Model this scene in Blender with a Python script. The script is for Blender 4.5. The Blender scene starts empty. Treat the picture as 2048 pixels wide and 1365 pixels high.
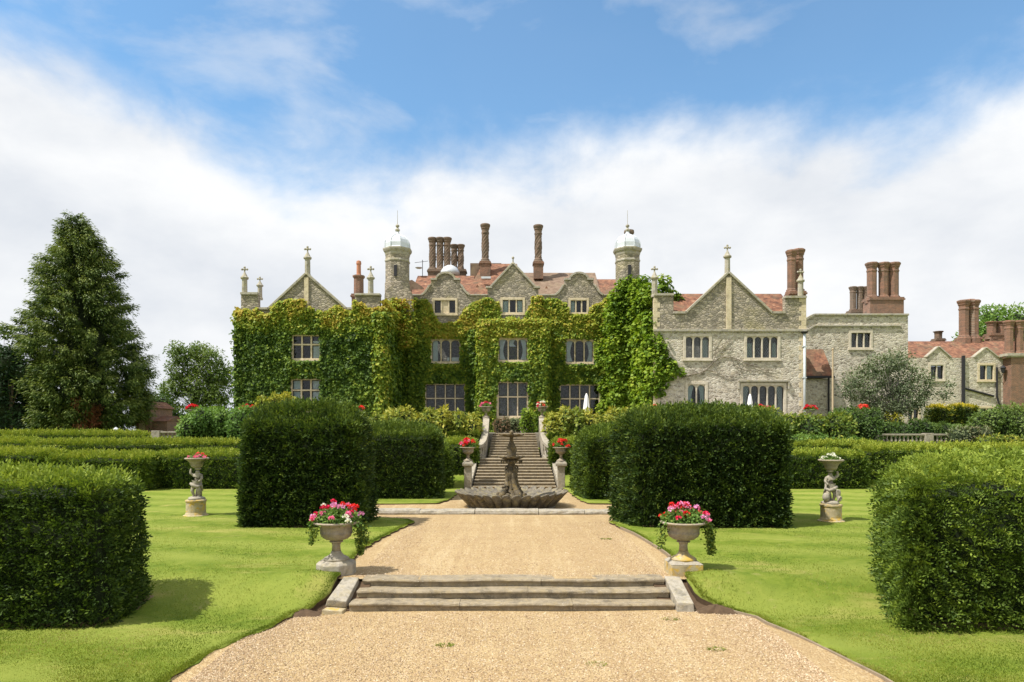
import bpy, bmesh, math, random
import numpy as np
from mathutils import Vector, Matrix
from mathutils.geometry import tessellate_polygon

R = math.radians
random.seed(11)
rng = np.random.default_rng(11)
sc = bpy.context.scene
col = sc.collection

# ------------------------------------------------------------------ camera
F, HC, HZ, CX = 1360.0, 3.5, 862.0, 1024.0      # focal length in photo pixels, eye height, horizon row
cam_d = bpy.data.cameras.new('camera')
cam = bpy.data.objects.new('camera', cam_d)
col.objects.link(cam)
cam.location = (0, 0, HC)
cam.rotation_euler = (R(90), 0, 0)
cam_d.sensor_width = 36
cam_d.lens = 36 * F / 2048
cam_d.shift_y = (HZ - 682.5) / 2048
cam_d.clip_end = 6000
sc.camera = cam

def PX(px, Y): return (px - CX) * Y / F          # world x of a photo column on the plane at depth Y
def PZ(py, Y): return HC - (py - HZ) * Y / F     # world height of a photo row on the plane at depth Y

# ------------------------------------------------------------------ sky
SUN_EL, SUN_AZ = 59.0, 24.0      # elevation; angle from -X towards the camera
to_sun = Vector((-math.cos(R(SUN_EL)) * math.cos(R(SUN_AZ)), -math.cos(R(SUN_EL)) * math.sin(R(SUN_AZ)), math.sin(R(SUN_EL))))

w = bpy.data.worlds.new('World')
sc.world = w
w.use_nodes = True
nt = w.node_tree
nt.nodes.clear()
def wn(t, **k):
    n = nt.nodes.new(t)
    for a, b in k.items(): setattr(n, a, b)
    return n
def wl(a, b): nt.links.new(a, b)
out = wn('ShaderNodeOutputWorld')
bg = wn('ShaderNodeBackground')
bg.inputs['Strength'].default_value = 0.08
wl(bg.outputs[0], out.inputs[0])
sky = wn('ShaderNodeTexSky', sky_type='NISHITA')
sky.sun_disc = False
sky.sun_elevation = R(SUN_EL)
sky.sun_rotation = math.atan2(to_sun.x, to_sun.y)
sky.air_density = 1.0
sky.dust_density = 0.6
sky.ozone_density = 1.8
tc = wn('ShaderNodeTexCoord')
def vmath(op, a, b=None):
    n = wn('ShaderNodeVectorMath', operation=op)
    for i, x in enumerate((a, b)):
        if x is None: continue
        if isinstance(x, (tuple, list)): n.inputs[i].default_value = x
        else: wl(x, n.inputs[i])
    return n
def fmath(op, a, b=None, clamp=False):
    n = wn('ShaderNodeMath', operation=op, use_clamp=clamp)
    for i, x in enumerate((a, b)):
        if x is None: continue
        if isinstance(x, (int, float)): n.inputs[i].default_value = x
        else: wl(x, n.inputs[i])
    return n.outputs[0]
D = tc.outputs['Generated']
def wnoise(scale, detail, rough, stretch, dist=0.0, off=(0, 0, 0)):
    m = vmath('MULTIPLY_ADD', D, stretch)
    m.inputs[2].default_value = off
    n = wn('ShaderNodeTexNoise')
    wl(m.outputs[0], n.inputs['Vector'])
    n.inputs['Scale'].default_value = scale
    n.inputs['Detail'].default_value = detail
    n.inputs['Roughness'].default_value = rough
    n.inputs['Distortion'].default_value = dist
    return n.outputs['Fac']
# a long break in the clouds over the house; elsewhere the cloud field runs on with its own breaks
g0 = Vector((0.03, 1.0, 0.68)).normalized()
gA = Vector((1.0, 0.0, 0.20)); gA = (gA - g0 * gA.dot(g0)).normalized()
gB = g0.cross(gA) * -1.0
if gB.z < 0: gB = -gB
pp = fmath('DIVIDE', vmath('DOT_PRODUCT', D, tuple(gA)).outputs['Value'], 0.86)
qq = fmath('DIVIDE', vmath('DOT_PRODUCT', D, tuple(gB)).outputs['Value'], 0.262)
gap = fmath('SQRT', fmath('ADD', fmath('MULTIPLY', pp, pp), fmath('MULTIPLY', qq, qq)))
gap = fmath('MINIMUM', gap, 1.75)
lump = fmath('SUBTRACT', 1.15, fmath('DIVIDE', vmath('DISTANCE', D, tuple(Vector((-0.68, 1.0, 0.30)).normalized())).outputs['Value'], 0.235))
gap = fmath('ADD', gap, fmath('MULTIPLY', fmath('MAXIMUM', lump, 0.0), 0.9))
n1 = wnoise(2.3, 6, 0.5, (1, 1, 1.5), 0.15, (5.3, 2.4, 0.2))
n2 = wnoise(6.5, 8, 0.58, (1, 1, 1.6), 0.2, (0.2, 5.4, 2.2))
n3 = wnoise(2.6, 6, 0.5, (1, 1, 2.4), 0.2, (7.2, 1.1, 0.3))
cov = fmath('ADD', fmath('MULTIPLY', gap, 0.70), fmath('ADD', fmath('MULTIPLY', fmath('SUBTRACT', n1, 0.5), 0.85), fmath('MULTIPLY', fmath('SUBTRACT', n2, 0.5), 0.55)))
mr = wn('ShaderNodeMapRange', interpolation_type='SMOOTHSTEP')
wl(cov, mr.inputs['Value'])
mr.inputs['From Min'].default_value = 0.44
mr.inputs['From Max'].default_value = 0.82
mr.inputs['To Min'].default_value = 0.06
cr = wn('ShaderNodeValToRGB')
wl(fmath('ADD', fmath('MULTIPLY', n3, 0.65), fmath('MULTIPLY', n2, 0.35)), cr.inputs[0])
cr.color_ramp.elements[0].position = 0.34; cr.color_ramp.elements[0].color = (7.1, 7.5, 8.1, 1)
cr.color_ramp.elements[1].position = 0.58; cr.color_ramp.elements[1].color = (9.6, 9.7, 9.8, 1)
skb = vmath('MULTIPLY', sky.outputs[0], (1.32, 1.92, 2.05))
n4 = wnoise(3.4, 7, 0.55, (1, 1, 2.2), 0.3, (1.3, 8.2, 3.3))
wm = wn('ShaderNodeMapRange', interpolation_type='SMOOTHSTEP')
wl(n4, wm.inputs['Value']); wm.inputs['From Min'].default_value = 0.48; wm.inputs['From Max'].default_value = 0.72; wm.inputs['To Max'].default_value = 0.45
cloud_fac = fmath('MAXIMUM', mr.outputs[0], wm.outputs[0])
mx = wn('ShaderNodeMixRGB')
wl(cloud_fac, mx.inputs[0]); wl(skb.outputs[0], mx.inputs[1]); wl(cr.outputs[0], mx.inputs[2])
wl(mx.outputs[0], bg.inputs['Color'])

# ------------------------------------------------------------------ sun, exposure
sd = bpy.data.lights.new('sun', 'SUN')
sd.energy = 5.0
sd.angle = R(0.5)
sd.color = (1.0, 0.945, 0.86)
sun = bpy.data.objects.new('sun', sd)
col.objects.link(sun)
sun.rotation_euler = to_sun.to_track_quat('Z', 'Y').to_euler()
sc.view_settings.view_transform = 'Standard'
sc.view_settings.look = 'None'
sc.view_settings.exposure = 0.38
sc.view_settings.gamma = 1.0
sc.view_settings.use_curve_mapping = False
sc.render.engine = 'CYCLES'
sc.cycles.max_bounces = 6
sc.cycles.transparent_max_bounces = 8

# ------------------------------------------------------------------ helpers
def tag(o, label=None, cat=None, group=None, kind=None):
    if label: o['label'] = label
    if cat: o['category'] = cat
    if group: o['group'] = group
    if kind: o['kind'] = kind
    return o
def empty(name, loc, label=None, cat=None, group=None):
    o = bpy.data.objects.new(name, None)
    o.empty_display_size = 0.2
    col.objects.link(o)
    o.location = loc
    return tag(o, label, cat, group)
def root_loc(o):
    p = Vector((0, 0, 0))
    while o is not None:
        p = p + o.location
        o = o.parent
    return p
def copy_tree(o, loc=None, rz=None, parent=None, label=None, group=None):
    c = o.copy()
    col.objects.link(c)
    c.parent = parent
    if loc is not None: c.location = loc
    if rz is not None: c.rotation_euler = (0, 0, rz)
    if label: c['label'] = label
    if group: c['group'] = group
    for ch in list(o.children): copy_tree(ch, parent=c)
    return c

class MB:
    def __init__(s): s.v = []; s.f = []; s.m = []
    def add(s, vs, fs, mi=0):
        o = len(s.v)
        s.v += [tuple(v) for v in vs]
        s.f += [tuple(i + o for i in f) for f in fs]
        s.m += [mi] * len(fs)
        return s
    def hexa(s, b, t, mi=0):
        return s.add(list(b) + list(t), [(3, 2, 1, 0), (4, 5, 6, 7), (0, 1, 5, 4), (1, 2, 6, 5), (2, 3, 7, 6), (3, 0, 4, 7)], mi)
    def box(s, x0, x1, y0, y1, z0, z1, mi=0):
        return s.hexa([(x0, y0, z0), (x1, y0, z0), (x1, y1, z0), (x0, y1, z0)], [(x0, y0, z1), (x1, y0, z1), (x1, y1, z1), (x0, y1, z1)], mi)
    def prism_xz(s, pts, y0, y1, holes=(), mi=0):
        loops = [list(pts)] + [list(h) for h in holes]
        flat = [p for l in loops for p in l]
        tris = tessellate_polygon([[Vector((p[0], p[1], 0)) for p in l] for l in loops])
        n = len(flat)
        vs = [(p[0], y0, p[1]) for p in flat] + [(p[0], y1, p[1]) for p in flat]
        fs = [tuple(t) for t in tris] + [tuple(i + n for i in reversed(t)) for t in tris]
        k = 0
        for l in loops:
            m = len(l)
            for i in range(m):
                a, b = k + i, k + (i + 1) % m
                fs.append((a, b, b + n, a + n))
            k += m
        return s.add(vs, fs, mi)
    def prism_yz(s, pts, x0, x1, mi=0):
        n = len(pts)
        vs = [(x0, p[0], p[1]) for p in pts] + [(x1, p[0], p[1]) for p in pts]
        fs = [tuple(range(n)), tuple(range(2 * n - 1, n - 1, -1))] + [(i, i + n, (i + 1) % n + n, (i + 1) % n) for i in range(n)]
        return s.add(vs, fs, mi)
    def lathe(s, prof, n=24, c=(0, 0, 0), mod=None, mi=0, ph=0.0):
        vs = []
        for (r, z) in prof:
            for i in range(n):
                a = 2 * math.pi * (i + ph) / n
                rr, zz = mod(a, r, z) if mod else (r, z)
                vs.append((c[0] + rr * math.cos(a), c[1] + rr * math.sin(a), c[2] + zz))
        fs = []
        for j in range(len(prof) - 1):
            for i in range(n):
                a, b = j * n + i, j * n + (i + 1) % n
                fs.append((a, b, b + n, a + n))
        if prof[0][0] > 1e-4: fs.append(tuple(range(n - 1, -1, -1)))
        if prof[-1][0] > 1e-4: fs.append(tuple(range((len(prof) - 1) * n, len(prof) * n)))
        return s.add(vs, fs, mi)
    def tube(s, pts, rad, n=8, mi=0):
        pts = [Vector(p) for p in pts]
        if isinstance(rad, (int, float)): rad = [rad] * len(pts)
        vs = []
        for i, p in enumerate(pts):
            t = (pts[min(i + 1, len(pts) - 1)] - pts[max(i - 1, 0)]).normalized()
            u = t.cross(Vector((0.13, 0.2, 1.0)))
            if u.length < 0.15: u = t.cross(Vector((1, 0, 0)))
            u.normalize()
            v = t.cross(u)
            for k in range(n):
                a = 2 * math.pi * k / n
                vs.append(p + (u * math.cos(a) + v * math.sin(a)) * rad[i])
        fs = []
        for j in range(len(pts) - 1):
            for k in range(n):
                a, b = j * n + k, j * n + (k + 1) % n
                fs.append((a, b, b + n, a + n))
        fs.append(tuple(range(n - 1, -1, -1)))
        fs.append(tuple(range((len(pts) - 1) * n, len(pts) * n)))
        return s.add(vs, fs, mi)
    def ball(s, c, r, n=12, m=8, sq=(1, 1, 1), mi=0):
        pr = [(math.sin(math.pi * j / m), -math.cos(math.pi * j / m)) for j in range(m + 1)]
        vs = []
        for (rr, zz) in pr:
            for i in range(n):
                a = 2 * math.pi * i / n
                vs.append((c[0] + r * sq[0] * rr * math.cos(a), c[1] + r * sq[1] * rr * math.sin(a), c[2] + r * sq[2] * zz))
        fs = [(j * n + i, j * n + (i + 1) % n, (j + 1) * n + (i + 1) % n, (j + 1) * n + i) for j in range(m) for i in range(n)]
        return s.add(vs, fs, mi)
    def build(s, name, mats, parent=None, origin=None, smooth=False, bevel=0.0, jitter=0.0):
        me = bpy.data.meshes.new(name)
        org = root_loc(parent) if parent is not None else Vector(origin or (0, 0, 0))
        me.from_pydata([(v[0] - org.x, v[1] - org.y, v[2] - org.z) for v in s.v], [], s.f)
        bm = bmesh.new(); bm.from_mesh(me)
        bmesh.ops.remove_doubles(bm, verts=bm.verts, dist=0.0004)
        bmesh.ops.dissolve_degenerate(bm, edges=bm.edges, dist=0.0004)
        bmesh.ops.recalc_face_normals(bm, faces=bm.faces)
        bm.to_mesh(me); bm.free()
        if not isinstance(mats, (list, tuple)): mats = [mats]
        for m in mats: me.materials.append(m)
        if len(mats) > 1 and len(me.polygons) == len(s.m): me.polygons.foreach_set('material_index', s.m)
        if smooth: me.polygons.foreach_set('use_smooth', [True] * len(me.polygons))
        o = bpy.data.objects.new(name, me)
        col.objects.link(o)
        if parent is not None: o.parent = parent
        else: o.location = org
        if bevel:
            b = o.modifiers.new('bevel', 'BEVEL'); b.width = bevel; b.segments = 2; b.limit_method = 'ANGLE'; b.angle_limit = R(40)
        return o

# numpy noise
def _h(ix, iy, iz, s):
    h = (ix.astype(np.int64) * 374761393 + iy.astype(np.int64) * 668265263 + iz.astype(np.int64) * 1274126177 + s * 974711) & 0xffffffff
    h = ((h ^ (h >> 13)) * 1103515245) & 0xffffffff
    h = (h ^ (h >> 16)) & 0xffffff
    return h / float(0xffffff)
def vnoise(P, scale=1.0, seed=0):
    q = np.asarray(P, float) * scale
    i = np.floor(q); f = q - i; f = f * f * (3 - 2 * f)
    ix, iy, iz = i[:, 0], i[:, 1], i[:, 2]
    r = 0
    for dx in (0, 1):
        for dy in (0, 1):
            for dz in (0, 1):
                wgt = (f[:, 0] if dx else 1 - f[:, 0]) * (f[:, 1] if dy else 1 - f[:, 1]) * (f[:, 2] if dz else 1 - f[:, 2])
                r = r + wgt * _h(ix + dx, iy + dy, iz + dz, seed)
    return r
def fbm(P, scale, seed=0, o=3):
    P = np.asarray(P, float)
    return sum(vnoise(P, scale * 2 ** k, seed + k) * 0.5 ** k for k in range(o)) / sum(0.5 ** k for k in range(o))
def unit(v): return v / np.maximum(np.linalg.norm(v, axis=1, keepdims=True), 1e-9)
def rvec(n): return unit(rng.normal(size=(n, 3)))

def leaf_quads(P, Dv, Nv, L, W, fold=0.0):
    """diamond leaves: base P, direction Dv, facing Nv"""
    Dv = unit(Dv)
    S = unit(np.cross(Dv, Nv)); Nn = np.cross(S, Dv)
    L = np.asarray(L).reshape(-1, 1) * np.ones((len(P), 1)); W = np.asarray(W).reshape(-1, 1) * np.ones((len(P), 1))
    mid = P + Dv * L * 0.45 + Nn * fold * W
    return np.stack([P, mid + S * W * 0.5, P + Dv * L - Nn * fold * W * 0.6, mid - S * W * 0.5], 1)

def leaf_object(name, quads, tint, mat, parent=None, origin=(0, 0, 0), core=None, core_mat=None):
    """one mesh: leaf quads (mat 0) + optional core triangles (mat 1)"""
    org = np.array(root_loc(parent) if parent is not None else Vector(origin))
    n = len(quads)
    V = quads.reshape(-1, 3)
    if core is not None: V = np.concatenate([V, core[0]])
    V = V - org
    nc = 0 if core is None else len(core[1])
    me = bpy.data.meshes.new(name)
    me.vertices.add(len(V)); me.vertices.foreach_set('co', V.astype(np.float32).ravel())
    me.loops.add(n * 4 + nc * 3); me.polygons.add(n + nc)
    li = np.arange(n * 4)
    ls = np.arange(n) * 4
    if nc:
        li = np.concatenate([li, (core[1] + n * 4).ravel()])
        ls = np.concatenate([ls, n * 4 + np.arange(nc) * 3])
    me.loops.foreach_set('vertex_index', li.astype(np.int32))
    me.polygons.foreach_set('loop_start', ls.astype(np.int32))
    me.materials.append(mat)
    if nc:
        me.materials.append(core_mat)
        me.polygons.foreach_set('material_index', np.concatenate([np.zeros(n), np.ones(nc)]).astype(np.int32))
    at = me.attributes.new('tint', 'FLOAT', 'FACE')
    at.data.foreach_set('value', np.concatenate([np.asarray(tint, float), np.zeros(nc)]).astype(np.float32))
    me.update(calc_edges=True)
    o = bpy.data.objects.new(name, me)
    col.objects.link(o)
    if parent is not None: o.parent = parent
    else: o.location = tuple(org)
    return o

def sample_tris(V, T, dens):
    """random points on triangles; dens: per-triangle density (points per m2)"""
    a, b, c = V[T[:, 0]], V[T[:, 1]], V[T[:, 2]]
    cr_ = np.cross(b - a, c - a)
    ar = np.linalg.norm(cr_, axis=1) * 0.5
    ex = ar * dens
    cnt = np.floor(ex + rng.random(len(ex))).astype(int)
    idx = np.repeat(np.arange(len(T)), cnt)
    u, v = rng.random(len(idx)), rng.random(len(idx))
    fl = u + v > 1
    u[fl], v[fl] = 1 - u[fl], 1 - v[fl]
    P = a[idx] + (b - a)[idx] * u[:, None] + (c - a)[idx] * v[:, None]
    return P, unit(cr_)[idx]

# ------------------------------------------------------------------ materials
class Mat:
    def __init__(s, name):
        s.m = bpy.data.materials.new(name)
        s.m.use_nodes = True
        s.t = s.m.node_tree
        s.b = s.t.nodes['Principled BSDF']
        s.out = s.t.nodes['Material Output']
        s.b.inputs['Roughness'].default_value = 0.85
        s.b.inputs['Specular IOR Level'].default_value = 0.3
    def n(s, t, **k):
        x = s.t.nodes.new(t)
        for a, b in k.items(): setattr(x, a, b)
        return x
    def l(s, a, b): s.t.links.new(a, b)
    def coord(s, kind='Object', scale=(1, 1, 1)):
        if kind == 'World': o = s.n('ShaderNodeNewGeometry').outputs['Position']
        else: o = s.n('ShaderNodeTexCoord').outputs[kind]
        mp = s.n('ShaderNodeMapping'); s.l(o, mp.inputs[0]); mp.inputs['Scale'].default_value = scale
        return mp.outputs[0]
    def noise(s, vec, scale, detail=4, rough=0.55, dist=0.0):
        x = s.n('ShaderNodeTexNoise'); s.l(vec, x.inputs['Vector'])
        x.inputs['Scale'].default_value = scale; x.inputs['Detail'].default_value = detail
        x.inputs['Roughness'].default_value = rough; x.inputs['Distortion'].default_value = dist
        return x.outputs['Fac']
    def ramp(s, fac, stops, interp='LINEAR'):
        x = s.n('ShaderNodeValToRGB'); s.l(fac, x.inputs[0])
        r = x.color_ramp; r.interpolation = interp
        while len(r.elements) < len(stops): r.elements.new(0.5)
        for e, (p, c) in zip(r.elements, stops):
            e.position = p; e.color = (*c, 1) if len(c) == 3 else c
        return x.outputs[0]
    def mix(s, fac, a, b, blend='MIX'):
        x = s.n('ShaderNodeMixRGB', blend_type=blend)
        for i, q in ((0, fac), (1, a), (2, b)):
            if isinstance(q, (int, float)): x.inputs[i].default_value = q
            elif isinstance(q, (tuple, list)): x.inputs[i].default_value = (*q, 1) if len(q) == 3 else q
            else: s.l(q, x.inputs[i])
        return x.outputs[0]
    def math(s, op, a, b=0.0, clamp=False):
        x = s.n('ShaderNodeMath', operation=op, use_clamp=clamp)
        for i, q in ((0, a), (1, b)):
            if isinstance(q, (int, float)): x.inputs[i].default_value = q
            else: s.l(q, x.inputs[i])
        return x.outputs[0]
    def col(s, c):
        if isinstance(c, (tuple, list)): s.b.inputs['Base Color'].default_value = (*c, 1)
        else: s.l(c, s.b.inputs['Base Color'])
        return s
    def bump(s, h, strength=0.5, dist=0.02):
        x = s.n('ShaderNodeBump'); s.l(h, x.inputs['Height'])
        x.inputs['Strength'].default_value = strength; x.inputs['Distance'].default_value = dist
        s.l(x.outputs[0], s.b.inputs['Normal'])
        return s

M = {}
def rubble(name, cols, mortar, sc3=(3.6, 3.6, 6.8), lichen=(0.30, 0.27, 0.10), dark=(0.10, 0.09, 0.075)):
    a = Mat(name)
    v = a.coord('World')
    wob = a.n('ShaderNodeTexNoise'); a.l(v, wob.inputs['Vector']); wob.inputs['Scale'].default_value = 2.0
    ad = a.n('ShaderNodeVectorMath', operation='MULTIPLY_ADD'); a.l(wob.outputs['Color'], ad.inputs[0]); ad.inputs[1].default_value = (0.16, 0.16, 0.16); a.l(v, ad.inputs[2])
    mp = a.n('ShaderNodeMapping'); a.l(ad.outputs[0], mp.inputs[0]); mp.inputs['Scale'].default_value = sc3
    vo = a.n('ShaderNodeTexVoronoi'); a.l(mp.outputs[0], vo.inputs['Vector']); vo.inputs['Scale'].default_value = 1.0
    ve = a.n('ShaderNodeTexVoronoi', feature='DISTANCE_TO_EDGE'); a.l(mp.outputs[0], ve.inputs['Vector']); ve.inputs['Scale'].default_value = 1.0
    sp = a.n('ShaderNodeSeparateColor'); a.l(vo.outputs['Color'], sp.inputs[0])
    stone = a.ramp(sp.outputs[0], [(i / (len(cols) - 1), c) for i, c in enumerate(cols)])
    fine = a.noise(v, 14, 5, 0.65)
    stone = a.mix(0.55, stone, a.ramp(fine, [(0.3, (0.18, 0.17, 0.15)), (0.7, (0.9, 0.88, 0.84))]), 'OVERLAY')
    edge = a.ramp(ve.outputs['Distance'], [(0.03, (0, 0, 0)), (0.11, (1, 1, 1))])
    c = a.mix(edge, mortar, stone)
    big = a.noise(v, 0.55, 5, 0.6)
    c = a.mix(a.ramp(big, [(0.52, (0, 0, 0)), (0.72, (0.42, 0.42, 0.42))]), c, lichen)
    big2 = a.noise(v, 1.3, 6, 0.65)
    c = a.mix(a.ramp(big2, [(0.56, (0, 0, 0)), (0.75, (0.55, 0.55, 0.55))]), c, dark)
    a.col(c)
    h = a.math('ADD', a.math('MULTIPLY', a.ramp(ve.outputs['Distance'], [(0.0, (0, 0, 0)), (0.2, (1, 1, 1))]), 0.8), a.math('MULTIPLY', fine, 0.35))
    a.bump(h, 0.55, 0.05)
    M[name] = a.m
rubble('rubble', [(0.20, 0.18, 0.145), (0.35, 0.31, 0.25), (0.47, 0.42, 0.34), (0.16, 0.145, 0.12), (0.38, 0.33, 0.25), (0.26, 0.24, 0.21)], (0.20, 0.18, 0.145))
rubble('rubble_warm', [(0.20, 0.175, 0.14), (0.46, 0.415, 0.34), (0.63, 0.585, 0.50), (0.27, 0.24, 0.20), (0.54, 0.48, 0.385), (0.40, 0.375, 0.335)], (0.54, 0.505, 0.435), (4.0, 4.0, 7.2), (0.36, 0.31, 0.18), (0.16, 0.14, 0.105))

def dressed(name, c0, c1, lichen, lich_amt=0.5, dark=(0.07, 0.065, 0.055), dark_amt=0.5, sc_=1.0, bump=0.5):
    a = Mat(name)
    v = a.coord('World')
    n1_ = a.noise(v, 6 * sc_, 6, 0.65)
    c = a.ramp(n1_, [(0.3, c0), (0.7, c1)])
    c = a.mix(a.ramp(a.noise(v, 2.3 * sc_, 6, 0.7, 0.5), [(0.52, (0, 0, 0)), (0.66, (dark_amt,) * 3)]), c, dark)
    vv = a.coord('World', (1, 1, 1.3))
    c = a.mix(a.ramp(a.noise(vv, 4.2 * sc_, 5, 0.62, 0.8), [(0.50, (0, 0, 0)), (0.60, (lich_amt,) * 3)]), c, lichen)
    sp = a.noise(v, 34 * sc_, 3, 0.6)
    c = a.mix(a.ramp(sp, [(0.62, (0, 0, 0)), (0.70, (0.55, 0.55, 0.55))]), c, (0.62, 0.60, 0.55))
    a.col(c)
    a.bump(a.math('ADD', n1_, a.math('MULTIPLY', sp, 0.5)), bump, 0.02)
    M[name] = a.m
dressed('ashlar', (0.50, 0.42, 0.28), (0.68, 0.59, 0.43), (0.44, 0.36, 0.17), 0.35, (0.22, 0.18, 0.13), 0.45)
dressed('frame_pale', (0.46, 0.41, 0.32), (0.64, 0.58, 0.48), (0.44, 0.38, 0.22), 0.2, (0.25, 0.215, 0.165), 0.4)
dressed('coping', (0.30, 0.28, 0.23), (0.44, 0.41, 0.35), (0.34, 0.30, 0.13), 0.5, (0.10, 0.09, 0.075), 0.6)
dressed('step_stone', (0.18, 0.148, 0.10), (0.33, 0.275, 0.19), (0.42, 0.31, 0.10), 0.16, (0.10, 0.085, 0.062), 0.75, 1.3, 0.7)
dressed('pale_stone', (0.24, 0.215, 0.17), (0.41, 0.375, 0.31), (0.40, 0.33, 0.16), 0.25, (0.13, 0.12, 0.09), 0.65, 1.6, 0.7)
dressed('urn_stone', (0.24, 0.20, 0.15), (0.38, 0.33, 0.26), (0.40, 0.32, 0.14), 0.35, (0.12, 0.10, 0.08), 0.5, 2.0, 0.6)
dressed('lichen_stone', (0.34, 0.27, 0.14), (0.46, 0.40, 0.27), (0.52, 0.34, 0.05), 0.85, (0.12, 0.10, 0.07), 0.6, 1.1, 0.7)
dressed('fountain_stone', (0.055, 0.045, 0.028), (0.155, 0.125, 0.08), (0.26, 0.18, 0.045), 0.4, (0.035, 0.033, 0.024), 0.8, 1.4, 0.9)
dressed('basin_stone', (0.075, 0.066, 0.050), (0.21, 0.185, 0.145), (0.34, 0.28, 0.12), 0.35, (0.05, 0.047, 0.038), 0.85, 1.1, 0.9)

def brick(name, c1, c2, mort, stain, sx=1.0):
    a = Mat(name)
    v = a.coord('World')
    sep = a.n('ShaderNodeSeparateXYZ'); a.l(v, sep.inputs[0])
    cmb = a.n('ShaderNodeCombineXYZ')
    a.l(a.math('ADD', sep.outputs[0], sep.outputs[1]), cmb.inputs[0]); a.l(sep.outputs[2], cmb.inputs[1])
    b = a.n('ShaderNodeTexBrick'); a.l(cmb.outputs[0], b.inputs['Vector'])
    b.inputs['Scale'].default_value = 1.0
    b.inputs['Brick Width'].default_value = 0.23 * sx; b.inputs['Row Height'].default_value = 0.08 * sx; b.inputs['Mortar Size'].default_value = 0.008
    b.inputs['Color1'].default_value = (*c1, 1); b.inputs['Color2'].default_value = (*c2, 1); b.inputs['Mortar'].default_value = (*mort, 1)
    c = a.mix(a.ramp(a.noise(v, 2.0, 5, 0.65), [(0.45, (0, 0, 0)), (0.7, (0.75, 0.75, 0.75))]), b.outputs[0], stain)
    c = a.mix(0.35, c, a.noise(v, 9, 4), 'OVERLAY')
    a.col(c)
    a.bump(b.outputs['Fac'], -0.4, 0.01)
    M[name] = a.m
brick('brick', (0.25, 0.115, 0.072), (0.16, 0.082, 0.056), (0.30, 0.25, 0.19), (0.11, 0.085, 0.066))
brick('brick_old', (0.20, 0.125, 0.085), (0.15, 0.105, 0.075), (0.20, 0.17, 0.135), (0.085, 0.072, 0.055))

def tiles(name, cols, moss):
    a = Mat(name)
    v = a.coord('World')
    sep = a.n('ShaderNodeSeparateXYZ'); a.l(v, sep.inputs[0])
    cmb = a.n('ShaderNodeCombineXYZ')
    a.l(a.math('ADD', sep.outputs[0], a.math('MULTIPLY', sep.outputs[1], 0.25)), cmb.inputs[0]); a.l(sep.outputs[2], cmb.inputs[1])
    b = a.n('ShaderNodeTexBrick'); a.l(cmb.outputs[0], b.inputs['Vector'])
    b.inputs['Scale'].default_value = 1.0; b.inputs['Brick Width'].default_value = 0.24; b.inputs['Row Height'].default_value = 0.13
    b.inputs['Mortar Size'].default_value = 0.012; b.inputs['Color1'].default_value = (0, 0, 0, 1); b.inputs['Color2'].default_value = (1, 1, 1, 1); b.inputs['Mortar'].default_value = (0.1, 0.1, 0.1, 1)
    c = a.ramp(a.math('ADD', a.math('MULTIPLY', b.outputs[0], 0.34), a.math('MULTIPLY', a.math('SUBTRACT', a.noise(v, 2.2, 8, 0.78), 0.36), 2.1)), [(i / (len(cols) - 1), q) for i, q in enumerate(cols)])
    c = a.mix(a.ramp(a.noise(v, 0.8, 6, 0.7, 0.4), [(0.5, (0, 0, 0)), (0.68, (0.75, 0.75, 0.75))]), c, moss)
    a.col(c); a.bump(b.outputs['Fac'], -0.6, 0.03)
    M[name] = a.m
tiles('tile', [(0.060, 0.034, 0.026), (0.155, 0.072, 0.046), (0.27, 0.130, 0.075), (0.40, 0.26, 0.17)], (0.15, 0.12, 0.075))
tiles('tile_brown', [(0.10, 0.07, 0.05), (0.17, 0.115, 0.08), (0.23, 0.165, 0.12), (0.30, 0.225, 0.165)], (0.25, 0.20, 0.12))

def plain(name, c, rough=0.8, metal=0.0, var=0.25, scale=6.0, spec=0.3):
    a = Mat(name)
    v = a.coord('World')
    nz = a.noise(v, scale, 5, 0.6)
    a.col(a.mix(nz, tuple(x * (1 - var) for x in c), tuple(min(1, x * (1 + var)) for x in c)))
    a.b.inputs['Roughness'].default_value = rough; a.b.inputs['Metallic'].default_value = metal
    a.b.inputs['Specular IOR Level'].default_value = spec
    M[name] = a.m
plain('lead', (0.58, 0.62, 0.66), 0.45, 0.25, 0.2, 3.0, 0.5)
plain('iron', (0.035, 0.035, 0.04), 0.5, 0.3)
plain('pipe_pale', (0.50, 0.54, 0.57), 0.5)
plain('pipe_black', (0.025, 0.025, 0.03), 0.5)
plain('wood', (0.45, 0.36, 0.24), 0.8, 0, 0.3, 12)
plain('bark', (0.13, 0.10, 0.075), 0.9, 0, 0.4, 8)
plain('bark_red', (0.20, 0.10, 0.055), 0.9, 0, 0.4, 8)
plain('bark_grey', (0.30, 0.28, 0.24), 0.9, 0, 0.35, 8)
plain('twig', (0.22, 0.19, 0.15), 0.9, 0, 0.35, 5)
plain('canvas', (0.80, 0.80, 0.79), 0.8, 0, 0.05)
plain('cloth', (0.80, 0.80, 0.77), 0.9, 0, 0.08)
plain('cloth_green', (0.66, 0.72, 0.67), 0.9, 0, 0.1)
plain('soil', (0.085, 0.055, 0.032), 0.95, 0, 0.5, 14)
plain('dry_soil', (0.24, 0.17, 0.09), 0.95, 0, 0.4, 10)
plain('core_dark', (0.018, 0.028, 0.010), 0.95, 0, 0.4, 6)  # near-black core, standing in for shade in the leaf gaps
plain('room', (0.10, 0.09, 0.08), 0.9)
plain('dish', (0.45, 0.45, 0.46), 0.5)
plain('edging', (0.24, 0.19, 0.13), 0.9, 0, 0.4, 9)
plain('lamp_glass', (0.55, 0.58, 0.60), 0.25, 0, 0.1)
plain('terra', (0.45, 0.20, 0.12), 0.8, 0, 0.3)

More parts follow.
